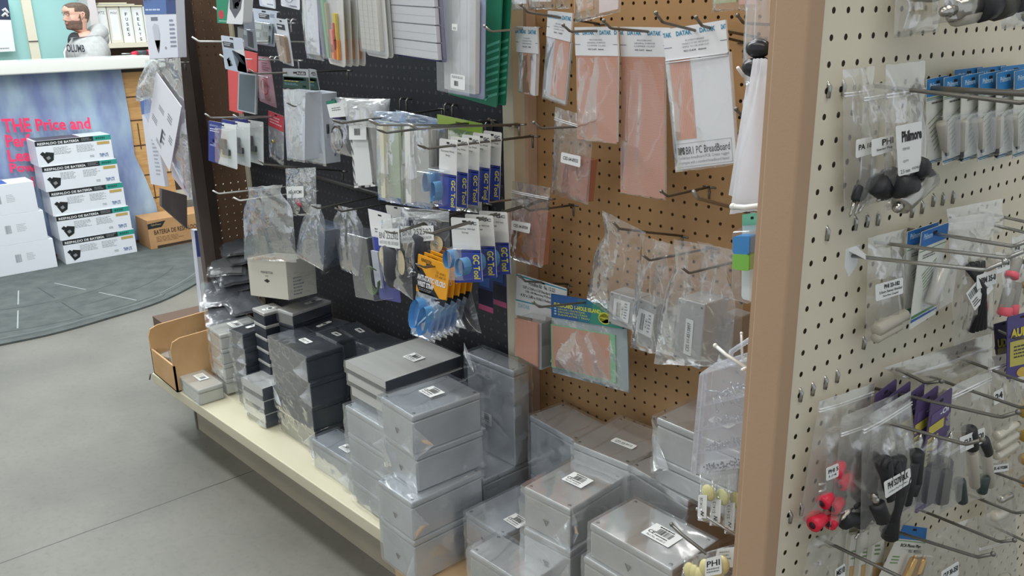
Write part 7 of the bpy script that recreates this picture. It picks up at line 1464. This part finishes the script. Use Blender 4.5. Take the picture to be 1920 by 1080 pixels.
# hooks
def hookW(pa, d, pt, label, mat=None, plate=False, r=.085, group=None, clip=False):
    P0 = onW(pa, d); side = WU; T = None
    rr_ = ray(*pt); n = side; t = (P0-CAM).dot(n)/rr_.dot(n); T = CAM+rr_*t; L = (T-WO).dot(WN)
    if not 1.5 < L < 13: L = max(3, min(L, 9))
    sl = (T.z-.4-P0.z)/max(.8, (T-P0).dot(WN)) if (T-P0).dot(WN) > .8 else 0; sl = max(-.2, min(.2, sl))
    d = d*DS; b = P0-WN*d-UP*(sl*d); return wire_hook(b, WN, L, label, rise=sl*L, mat=mat or DARKWIRE, tip=.8, plate=plate, r=r, ball=True, clip=clip, group=group)
for pa, d, pt, lab, kw in [
 ((1600, 480), .4, (1884, 492), 'steel hook with a white plastic base sticking far out of the white panel', dict(mat=CHROME, plate=True)), ((1672, 458), 2.0, (1925, 470), 'steel hook holding the two grey couplers bag', dict(mat=CHROME)), ((1752, 438), 3.0, (1935, 450), 'steel hook holding the front blue card with the silver tube', dict(mat=CHROME)),
 ((1872, 405), 2.0, (1960, 408), 'steel hook end above the pink connectors bag', dict(mat=CHROME)), ((1860, 422), 2.4, (1960, 428), 'steel hook just under the topmost one above the pink connectors', dict(mat=CHROME)),
 ((1742, 166), 2.0, (1965, 158), 'thick dark hook in front of the blue headed cards', dict(r=.13)), ((1700, 168), 3.4, (1960, 176), 'dark hook running through the logo labelled bag', {}), ((1670, 794), 4.8, (1842, 826), 'dark hook holding the front black plug covers bag', {}), ((1730, 749), 5.4, (1909, 774), 'dark hook holding the purple edged cards', {}),
 ((1696, 699), 1.2, (1765, 716), 'dark hook above the purple edged cards', {}), ((1822, 733), 5.0, (1945, 760), 'dark hook holding the GLP labelled bag', {}), ((1858, 693), 4.2, (1950, 712), 'dark hook holding the bag with the label ending in 24', {}), ((1862, 616), 3.0, (1935, 632), 'dark hook above the dark purple audio card', {}),
 ((1562, 1022), 2.2, (1725, 1084), 'dark hook crossing the bottom corner by the white card edges', {}), ((1672, 994), 3.6, (1862, 1040), 'dark hook with a ball tip above the gold phono plug card', {}), ((1780, 978), 4.4, (1902, 1014), 'dark hook holding the CLP labelled bag', {}), ((1822, 930), 3.0, (1930, 960), 'dark hook under the GLP labelled bag', {}), ((1860, 884), 3.2, (1950, 904), 'dark hook near the LK labelled bag', {}), ((1886, 998), 3.0, (1950, 1016), 'dark hook end in the bottom corner beyond the CLP hook', {})]:
    hookW(pa, d, pt, lab, **kw)
# bare hook ends sitting in the peg holes
for (x, y) in ((1548, 165), (1576, 162), (1745, 373), (1763, 371), (1782, 368), (1599, 415), (1621, 410), (1641, 407), (1724, 386), (1705, 393), (1546, 434), (1615, 640), (1496, 737), (1519, 726), (1543, 714), (1565, 702), (1498, 952), (1477, 966)):
    b = onW((x, y-6), 0); root = thing('hook_end', 'short bent steel hook end resting in a hole of the white panel', 'hook', b, 'bare hook ends in the white panel')
    m = MB(); m.tube([b-WN*.4+UP*.1, b+WN*.08+UP*.08, b+WN*.2-UP*.08, b+WN*.16-UP*.5], .09, CHROME, 8); m.build('wire', root)
# ---- prints, stickers and screws belong to the piece they sit on
HOST = {'printed_artwork': ('carton', 'backing_card'), 'printed_top': ('carton',), 'printed_marks': ('carton',), 'header_print': ('header_card',), 'screw': ('lid', 'box'), 'barcode_label': ('lid', 'carton', 'blister'), 'recycling_mark': ('body',),
        'price_label': ('blister',), 'spine_label': ('cover',), 'title_print': ('white_card',), 'copper_board': ('board_stack',), 'copper_strip': ('white_card',), 'printed_diagrams': ('instruction_sheet',), 'booklet_print': ('booklet',), 'corner_holes': ('copper_board',),
        'moulded_lettering': ('plastic_box',), 'plug_mouth': ('plug',), 'elastic_strap': ('blister',), 'inner_label': ('blister',)}
def stem_(o): return o.name.split('.')[0]
for r in [o for o in bpy.data.objects if o.parent is None and 'label' in o.keys() and o.type == 'EMPTY']:
    kids = list(r.children)
    for c in kids:
        for h in HOST.get(stem_(c), ()):
            hs = [k for k in kids if stem_(k) == h and k is not c and not any(stem_(x) == 'x' for x in k.children)]
            if hs and not c.children and hs[0].parent is r: c.parent = hs[0]; break
for o in list(bpy.data.objects):
    if '_o' in o.keys(): del o['_o']
